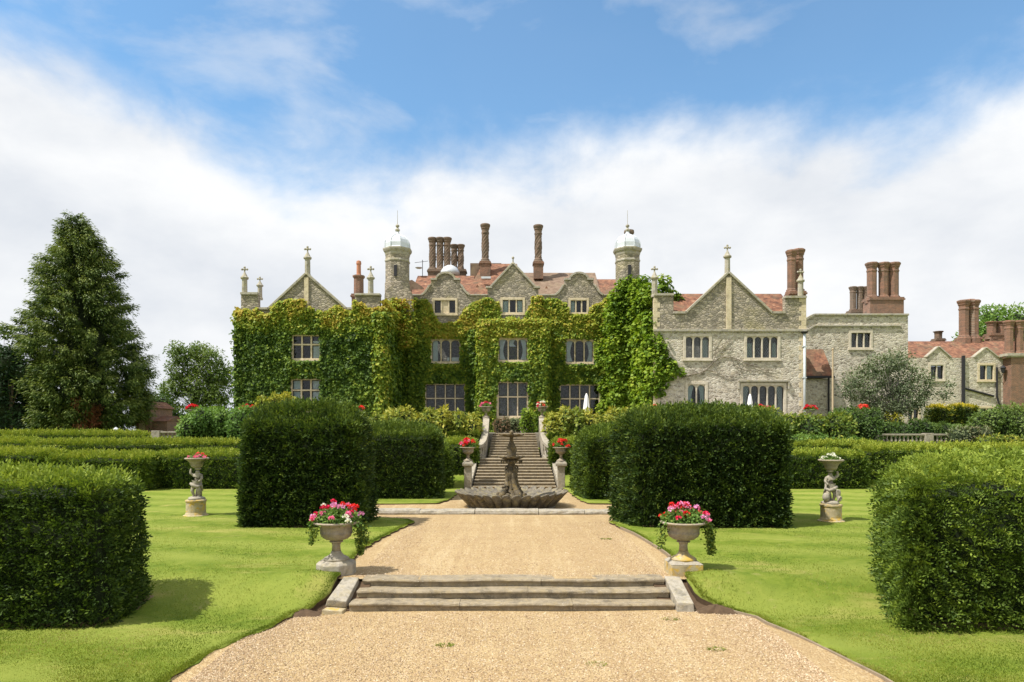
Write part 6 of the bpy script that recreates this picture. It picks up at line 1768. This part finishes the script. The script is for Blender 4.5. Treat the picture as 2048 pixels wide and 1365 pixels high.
# dark solid added inside the crown so that daylight does not show through the middle
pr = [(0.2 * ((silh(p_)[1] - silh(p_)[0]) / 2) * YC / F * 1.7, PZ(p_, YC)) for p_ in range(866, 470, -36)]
MB().lathe(pr, 14, (PX(166, YC), YC, 0), lambda a, r_, z: (r_ * (1 + 0.25 * math.sin(a * 3 + z) + 0.15 * math.sin(a * 5 - 2 * z)), z)).build('dark_filler', M['core_dark'], cf)
# bare earth showing at the foot of the big hedges
for fp in ([(-13.6, 11.80), (-6.98, 11.78), (-7.0, 13.5), (-14, 13.8)], [(6.6, 11.62), (13.6, 11.5), (14.6, 15.3), (7.5, 14.7)], [(-8.35, 20.9), (-4.72, 20.9), (-4.6, 23.0), (-8.8, 23.3)], [(3.85, 20.8), (8.5, 20.8), (9.2, 23.7), (3.35, 23.0)]):
    A_ = np.array(fp, float); n = 14
    vs, fs = [], []
    for j in range(n + 1):
        for i in range(n + 1):
            u, v = i / n, j / n
            p = A_[0] * (1 - u) * (1 - v) + A_[1] * u * (1 - v) + A_[2] * u * v + A_[3] * (1 - u) * v
            e_ = 0.06 * math.sin(9 * u + 3 * v) + 0.05 * math.sin(23 * u - 7 * v)
            vs.append((p[0] + e_, p[1] + e_ * 0.8, G(p[0], p[1]) + 0.055 + 0.03 * (1 - max(abs(2 * u - 1), abs(2 * v - 1)) ** 6) - 0.012 + 0.02 * math.sin(p[0] * 1.7 + 1.1 * p[1]) * math.sin(p[1] * 0.9 - p[0] * 0.4)))
    for j in range(n):
        for i in range(n): fs.append((j * (n + 1) + i, j * (n + 1) + i + 1, (j + 1) * (n + 1) + i + 1, (j + 1) * (n + 1) + i))
    o = MB().add(vs, fs).build('soil_patch', M['dry_soil'], origin=(A_[0][0], A_[0][1], 0)); tag(o, kind='structure')

# ------------------------------------------------------------------ urns and flowers
def urn_mesh(loc, label, group, mat='urn_stone', base='square', foot='urn_stone', scale=1.0, pedestal=True):
    x, y, z = loc
    rt = empty('stone_urn', loc, label, 'urn', group)
    s = scale
    if pedestal:
        if base == 'square':
            MB().box(x - 0.36 * s, x + 0.36 * s, y - 0.36 * s, y + 0.36 * s, z - 0.1, z + 0.24 * s).build('pedestal', M['lichen_stone'], rt, bevel=0.02)
            MB().hexa([(x + a * 0.36 * s, y + b * 0.36 * s, z + 0.242 * s) for a, b in ((-1, -1), (1, -1), (1, 1), (-1, 1))], [(x + a * 0.27 * s, y + b * 0.27 * s, z + 0.30 * s) for a, b in ((-1, -1), (1, -1), (1, 1), (-1, 1))]).build('plinth', M['pale_stone'], rt)
        else:
            MB().lathe([(0.45 * s, -0.1), (0.45 * s, 0.22 * s), (0.40 * s, 0.27 * s), (0.30 * s, 0.30 * s)], 8, (x, y, z), ph=0.5).build('pedestal', M['pale_stone'], rt, bevel=0.015)
        h0 = 0.30 * s
    else: h0 = 0.0
    P_ = [(0.29, 0.0), (0.29, 0.03), (0.25, 0.06), (0.17, 0.10), (0.12, 0.16), (0.105, 0.20)]
    MB().lathe([(r * s, h0 + t * s) for r, t in P_], 28, (x, y, z)).build('foot', M[foot], rt, smooth=True)
    P_ = [(0.10, 0.202), (0.09, 0.32), (0.105, 0.385), (0.15, 0.40), (0.155, 0.42), (0.12, 0.44)]
    MB().lathe([(r * s, h0 + t * s) for r, t in P_], 28, (x, y, z)).build('stem', M[mat], rt, smooth=True)
    P_ = [(0.13, 0.442), (0.24, 0.47), (0.325, 0.53), (0.355, 0.60), (0.362, 0.62), (0.35, 0.63), (0.358, 0.72), (0.365, 0.76), (0.41, 0.79), (0.48, 0.815), (0.52, 0.835), (0.525, 0.86), (0.49, 0.875), (0.44, 0.862), (0.38, 0.82), (0.0, 0.80)]
    MB().lathe([(r * s, h0 + t * s) for r, t in P_], 40, (x, y, z), lambda a, r, q: (r * (1 + (0.012 * math.cos(a * 20) if r > 0.3 * s else 0)), q)).build('bowl', M[mat], rt, smooth=True)
    return rt, z + h0 + 0.84 * s

BLOOM = {}
def bloom_mesh(cn, r=0.06):
    if cn in BLOOM: return BLOOM[cn]
    n = 26
    d = rvec(n); d[:, 2] = np.abs(d[:, 2]) * 0.9 - 0.15
    P = d * r * 0.55
    q = leaf_quads(P, unit(d + rvec(n) * 0.8), unit(d + rvec(n) * 0.3), np.full(n, r * 0.85), np.full(n, r * 0.75), 0.15)
    o = leaf_object('blossom', q, rng.random(n), M[cn])
    me = o.data
    bpy.data.objects.remove(o)
    BLOOM[cn] = me
    return me

def geranium(loc, R_, H, cols, nb, label, group, trail=(), nleaf=900, bs=1.0, size=0.07):
    x, y, z = loc
    rt = empty('geranium', loc, label, 'flowers', group)
    n = nleaf
    d = rvec(n); d[:, 2] = np.abs(d[:, 2])
    P = np.array(loc) + d * np.array([R_, R_ * 0.8, H * 0.72]) * (0.45 + 0.55 * rng.random((n, 1)))
    q = leaf_quads(P, unit(d + rvec(n) * 0.9), unit(d + rvec(n) * 0.5 + np.array([0, 0, 0.5])), size * (0.7 + 0.6 * rng.random(n)), size * 0.8, 0.15)
    leaf_object('foliage', q, np.clip(0.55 + rng.normal(0, 0.18, n), 0, 1), M['fresh'], rt)
    for (dx, dy, dz, L_, nn) in trail:
        k = nn
        t = rng.random(k)
        P = np.array([x + dx, y + dy, z + dz]) + np.stack([rng.normal(0, 0.035 + 0.03 * (1 - t)) + 0.05 * t * np.sign(dx), rng.normal(0, 0.04, k), -L_ * t], 1)
        q = leaf_quads(P, unit(rvec(k) * 0.8 + np.array([0, 0, -0.7])), rvec(k), 0.055 * (0.7 + 0.6 * rng.random(k)), 0.045, 0.1)
        leaf_object('trailing_vine', q, np.clip(0.35 + rng.normal(0, 0.18, k), 0, 1), M['laurel'], rt)
    for i in range(nb):
        a = random.uniform(0, 6.283)
        rr = math.sqrt(random.random())
        px_, py_ = R_ * 1.05 * rr * math.cos(a), R_ * 0.85 * rr * math.sin(a)
        pz = H * (math.sqrt(max(0.05, 1 - rr * rr * 0.95))) * random.uniform(0.55, 1.08)
        cn = random.choice(cols)
        o = bpy.data.objects.new('blossom', bloom_mesh(cn)); col.objects.link(o)
        o.parent = rt
        o.location = (px_, py_, pz)
        o.rotation_euler = (random.uniform(-0.5, 0.5), random.uniform(-0.5, 0.5), random.uniform(0, 6.28))
        sc_ = bs * random.uniform(0.8, 1.25)
        o.scale = (sc_, sc_, sc_)
        mb = MB().tube([(x + px_ * 0.5, y + py_ * 0.5, z), (x + px_, y + py_, z + pz)], 0.005, 4)
    return rt

UG = 'stone urns of geraniums in the garden'
GG = 'geraniums growing in the stone urns'
random.seed(5)
ux1, ux2 = PX(677, 14.5), PX(1368, 14.5)
u1, zt1 = urn_mesh((ux1 - 0.06, 14.55, UP), 'stone urn on a pale octagonal base beside the cracked end of the low steps', UG, base='oct', foot='pale_stone', scale=0.94)
u2, zt2 = urn_mesh((ux2, 14.55, UP), 'stone urn on a square base covered in orange lichen beside the low steps', UG, base='square', foot='lichen_stone', scale=0.94)
mixc = ['petal_crimson', 'petal_crimson', 'petal_red', 'petal_pink', 'petal_lilac', 'petal_pink', 'petal_pink', 'petal_white']
geranium((ux1 - 0.06, 14.55, zt1 - 0.02), 0.56, 0.46, mixc, 40, 'crimson, pink and white geraniums trailing from the urn on the octagonal base', GG, ((0.50, -0.1, 0.0, 0.62, 420), (0.56, 0.05, 0.02, 0.45, 220), (-0.46, -0.1, 0.0, 0.42, 130), (-0.38, -0.3, -0.02, 0.25, 70)), 1700)
geranium((ux2 + 0.03, 14.55, zt2 - 0.02), 0.53, 0.43, ['petal_red', 'petal_crimson', 'petal_coral', 'petal_pink', 'petal_pink', 'petal_lilac', 'petal_lilac'], 38, 'red and lilac geraniums trailing from the urn on the lichened square base', GG, ((0.50, -0.1, 0.0, 0.60, 380), (0.44, -0.2, 0.02, 0.66, 160), (-0.48, -0.1, 0.0, 0.50, 150)), 1700)
for rt_, (lx, ly, lz, cn) in ((0, (0.05, -0.2, 0.40, 'petal_white')),):
    pass
# urns on the stair piers
PG = 'urns on the staircase piers'
for s_, lbl, fl, cols, tr in ((-1, 'weathered urn on the lower stair pier nearer the tapered yew', 'red geranium with a trailing pink sprig in the lower stair pier urn', ['petal_red', 'petal_red', 'petal_crimson', 'petal_pink'], ((-0.36, -0.1, 0.02, 0.3, 60),)),
                              (1, 'weathered urn on the lower stair pier nearer the widest yew', 'all red geranium in the lower stair pier urn', ['petal_red', 'petal_red', 'petal_crimson'], ((0.3, -0.2, 0.05, 0.7, 150),))):
    u_, zz = urn_mesh((SX + s_ * 2.42, 35.35, UP + 1.47), lbl, PG, pedestal=False, scale=0.82)
    geranium((SX + s_ * 2.42, 35.35, zz - 0.02), 0.40, 0.46, cols, 22, fl, GG, tr, 600, 1.35, 0.10)
for s_, lbl, fl in ((-1, 'stone urn on the upper stair pier before the bay window, flowers crimson', 'crimson geranium in the upper stair pier urn'), (1, 'ivy draped stone urn on the upper stair pier before the bay window', 'coral and white geranium in the ivy draped upper stair pier urn')):
    xx = SX + s_ * 1.80
    u_, zz = urn_mesh((xx, YTOP + 0.5, TER + 1.02), lbl, PG, pedestal=False, scale=0.78)
    geranium((xx, YTOP + 0.5, zz - 0.02), 0.36, 0.34, ['petal_crimson', 'petal_pink'] if s_ < 0 else ['petal_coral', 'petal_white', 'petal_crimson'], 14, fl, GG, ((0.3 * s_, -0.2, 0.0, 0.5, 140), (0.0, -0.34, 0.0, 0.4, 80)), 420, 1.5, 0.10)
# urns on the terrace wall
TG = 'urns along the terrace wall'
names = ['beyond the rounded bush, nearest the airy tree', 'at the corner of the ivy wing', 'between the ivy wing and the staircase', 'at the foot of the bright creeper', 'before the five light window', 'by the pale drainpipe', 'near the grey green tree']
for i, ((px_, yv), nm) in enumerate(zip(PIERS, names)):
    xx = PX(px_, 43.64)
    u_, zz = urn_mesh((xx, 43.64, TER + 0.95), 'stone urn on the terrace wall ' + nm, TG, 'pale_stone', pedestal=False, scale=0.62, foot='pale_stone')
    wide = i in (1, 4)
    geranium((xx, 43.64, zz - 0.02), 0.52 if wide else 0.36, 0.34, [['petal_red', 'petal_crimson'], ['petal_crimson', 'petal_red', 'petal_white'], ['petal_red', 'petal_coral'], ['petal_red', 'petal_coral'], ['petal_crimson', 'petal_pink', 'petal_red'], ['petal_crimson', 'petal_red'], ['petal_red', 'petal_coral']][i], 26 if wide else 16, 'red geraniums in the terrace wall urn ' + nm, 'geraniums along the terrace wall', (), 420, 1.7, 0.11)

# ------------------------------------------------------------------ cherub statues carrying flower bowls
def skin_figure(name, verts, edges, radii, mat, parent, origin):
    me = bpy.data.meshes.new(name)
    me.from_pydata([(v[0], v[1], v[2]) for v in verts], edges, [])
    o = bpy.data.objects.new(name, me); col.objects.link(o)
    o.parent = parent
    md = o.modifiers.new('skin', 'SKIN'); md.use_smooth_shade = True
    for i, r_ in enumerate(radii): me.skin_vertices[0].data[i].radius = (r_, r_)
    me.skin_vertices[0].data[0].use_root = True
    sb = o.modifiers.new('sub', 'SUBSURF'); sb.levels = 2; sb.render_levels = 2
    me.materials.append(mat)
    return o
def statue(px, pyb, label, fl_label, cols, m, lean, companion):
    Y = 4128.0 / (pyb - HZ)
    x, z = PX(px, Y), UP + 0.03
    rt = empty('cherub_statue', (x, Y, z), label, 'statue', 'cherub statues on the lawn')
    MB().lathe([(0.42, -0.08), (0.42, 0.05), (0.36, 0.07), (0.34, 0.12), (0.325, 0.15), (0.325, 0.50), (0.35, 0.53), (0.35, 0.58), (0.28, 0.60)], 26, (x, Y, z)).build('drum', M['lichen_stone'], rt, smooth=False)
    MB().lathe([(0.29, 0.598), (0.27, 0.66), (0.18, 0.70), (0, 0.70)], 10, (x, Y, z), lambda a, r, q: (r * (1 + 0.12 * math.sin(3 * a)), q)).build('rock', M['pale_stone'], rt, smooth=True)
    L = lean
    V = [(0.0, 0, 1.14), (0.01 + L * .3, 0, 1.26), (0.02 + L * .6, 0.0, 1.38), (0.03 + L, 0, 1.47), (0.03 + L, -0.01, 1.53), (0.04 + L, -0.03, 1.62),      # pelvis..head 0-5
         (-0.08, -0.02, 1.06), (-0.10, -0.07, 0.90), (-0.07, 0.0, 0.72), (-0.07, -0.09, 0.69),                               # left leg 6-9
         (0.08, -0.02, 1.06), (0.13, -0.09, 0.92), (0.10, 0.02, 0.74), (0.11, -0.07, 0.70),                                  # right leg 10-13
         (-0.11 + L, 0, 1.44), (-0.20 + L, -0.06, 1.52), (-0.19 + L, -0.02, 1.68),                                            # left arm raised to the bowl 14-16
         (0.15 + L, 0, 1.44), (0.22 + L * .5, -0.05, 1.33), (0.14, -0.12, 1.22)]                                              # right arm to the hip 17-19
    V = [(m * a, b, c) for a, b, c in V]
    E = [(0, 1), (1, 2), (2, 3), (3, 4), (4, 5), (0, 6), (6, 7), (7, 8), (8, 9), (0, 10), (10, 11), (11, 12), (12, 13), (3, 14), (14, 15), (15, 16), (3, 17), (17, 18), (18, 19)]
    Rd = [0.125, 0.12, 0.125, 0.11, 0.05, 0.105, 0.085, 0.065, 0.042, 0.035, 0.085, 0.065, 0.042, 0.035, 0.06, 0.045, 0.035, 0.06, 0.045, 0.035]
    skin_figure('figure', V, E, Rd, M['pale_stone'], rt, None)
    # drapery swag and the supporting stump
    MB().tube([(x + m * -0.16, Y - 0.05, z + 1.16), (x + m * -0.05, Y - 0.13, z + 1.10), (x + m * 0.1, Y - 0.12, z + 1.04), (x + m * 0.17, Y + 0.02, z + 1.10), (x + m * 0.2, Y + 0.08, z + 0.9)], [0.05, 0.06, 0.06, 0.05, 0.03], 8).build('drapery', M['pale_stone'], rt, smooth=True)
    MB().tube([(x + m * 0.02, Y + 0.14, z + 0.66), (x + m * 0.04, Y + 0.16, z + 1.0), (x + m * 0.05, Y + 0.14, z + 1.3)], [0.12, 0.10, 0.08], 9).build('stump', M['pale_stone'], rt, smooth=True)
    for q in range(5):
        a = random.uniform(0, 6.28)
        pass
    MB().ball((x + m * (0.04 + L), Y - 0.01, z + 1.68), 0.10, 10, 6, (1.1, 1.1, 0.55)).build('curls', M['pale_stone'], rt, smooth=True)
    if companion:
        V = [(-0.17, -0.1, 0.80), (-0.17, -0.11, 0.90), (-0.16, -0.12, 1.00), (-0.15, -0.14, 1.09), (-0.22, -0.16, 0.76), (-0.20, -0.22, 0.70), (-0.23, -0.13, 0.98), (-0.12, -0.2, 1.08)]
        skin_figure('small_figure', [(m * a, b, c) for a, b, c in V], [(0, 1), (1, 2), (2, 3), (0, 4), (4, 5), (2, 6), (2, 7)], [0.09, 0.085, 0.07, 0.07, 0.06, 0.04, 0.04, 0.03], M['pale_stone'], rt, None)
        MB().ball((x + m * 0.2, Y - 0.08, z + 0.82), 0.13, 10, 7, (0.9, 0.9, 1.2)).build('carved_bundle', M['pale_stone'], rt, smooth=True)
    bx = x + m * L
    MB().lathe([(0.07, 1.70), (0.17, 1.73), (0.20, 1.80), (0.21, 1.86), (0.235, 1.87), (0.235, 1.90), (0.30, 1.96), (0.38, 2.01), (0.40, 2.04), (0.37, 2.06), (0.28, 2.03), (0, 2.01)], 28, (bx, Y, z), lambda a, r, q: (r * (1 + (0.03 * math.cos(a * 12) if r > 0.25 else 0)), q)).build('bowl', M['urn_stone'], rt, smooth=True)
    geranium((bx, Y, z + 2.02), 0.30, 0.20, cols, 12, fl_label, 'flowers in the statue bowls', ((m * 0.34, -0.1, 0.05, 0.42, 110), (m * 0.28, 0.05, 0.05, 0.28, 60)) if not companion else ((0.36, -0.05, 0.02, 0.2, 40),), 320, 0.85, 0.06)
random.seed(9)
statue(392, 1035, 'slender cherub statue on an orange lichened drum carrying a bowl on its head', 'pink flowers trailing from the bowl of the slender cherub', ['petal_pink', 'petal_coral', 'petal_pink'], 1, 0.03, False)
statue(1662, 1046, 'stocky cherub statue with small companion figure carrying a bowl', 'white flowers in the bowl of the stocky cherub', ['petal_white', 'petal_white'], -1, 0.0, True)

# ------------------------------------------------------------------ parasols, lamp
def parasol(px, pyt, label):
    Y = 45.4
    x, z, zt = PX(px, Y), TER, PZ(pyt, Y)
    H = zt - z
    rt = empty('closed_parasol', (x, Y, z), label, 'parasol', 'closed parasols on the terrace')
    MB().tube([(x, Y, z), (x, Y, zt + 0.02)], 0.03, 8).build('pole', M['wood'], rt)
    MB().lathe([(0.24, H * 0.30), (0.27, H * 0.34), (0.25, H * 0.45), (0.20, H * 0.55), (0.15, H * 0.75), (0.09, H * 0.92), (0.03, H * 0.995), (0.0, H)], 48, (x, Y, z), lambda a, r, q: (r * (1 + 0.22 * math.cos(a * 8)), q)).build('canopy', M['canvas'], rt, smooth=True)
    MB().lathe([(0.35, 0.0), (0.35, 0.06), (0.06, 0.12), (0.05, 0.35), (0.0, 0.36)], 18, (x, Y, z)).build('base', M['iron'], rt)
parasol(1173, 787, 'closed white parasol before the ground floor window by the bay')
parasol(1500, 788, 'closed white parasol before the five light window of the stone wing')
Y = 43.2
x = PX(232, Y)
rt = empty('garden_lamp', (x, Y, G(x, Y)), 'small dark garden lamp post on the terrace edge by the conifer', 'lamp')
zt = PZ(856, Y)
MB().tube([(x, Y, G(x, Y) - 0.1), (x, Y, zt - 0.38)], 0.05, 8).build('post', M['iron'], rt)
MB().lathe([(0.07, -0.38), (0.10, -0.34), (0.15, -0.12), (0.05, -0.10)], 8, (x, Y, zt)).build('lantern', M['lamp_glass'], rt)
MB().lathe([(0.20, -0.12), (0.18, -0.09), (0.08, 0.0), (0.02, 0.03), (0.0, 0.08)], 8, (x, Y, zt)).build('cap', M['pipe_pale'], rt)
# flowers edging the far terrace bed
shrub('flower_bed', 'low bed of orange and yellow flowers beside the short balustrade', 262, 306, 864, 884, 43.4, 0.8, 4, 0.13, 'yellow_box', 91, 0.6, 0.4, 90, cat='flowers')

# weeds growing through the gravel
def weed(px, py_, upper=False):
    Y = (4128.0 if upper else 4760.0) / (py_ - HZ)
    x, z = PX(px, Y), (UP if upper else 0.0)
    n = 90
    a = rng.random(n) * 6.28; r_ = 0.10 * np.sqrt(rng.random(n))
    P = np.stack([x + r_ * np.cos(a) * 1.5, Y + r_ * np.sin(a), np.full(n, z)], 1)
    q = leaf_quads(P, unit(np.stack([np.cos(a), np.sin(a), np.full(n, 0.8)], 1) + rvec(n) * 0.4), rvec(n), 0.035 + 0.02 * rng.random(n), 0.014)
    o = leaf_object('weed_tuft', q, np.clip(0.4 + rng.normal(0, 0.2, n), 0, 1), M['grass'], origin=(x, Y, z))
    return o
for (px_, py_, up_, lb) in ((1342, 1240, False, 'tiny weed tuft in the gravel below the lowest step'), (1432, 1300, False, 'weed tuft near the edging in the lower gravel'), (1212, 1079, True, 'small weed in the upper gravel near the widest yew'), (890, 1292, False, 'small weed in the middle of the lower gravel'), (1193, 1330, False, 'weed tuft far out in the lower gravel')):
    tag(weed(px_, py_, up_), lb, 'weed', 'weeds in the gravel')
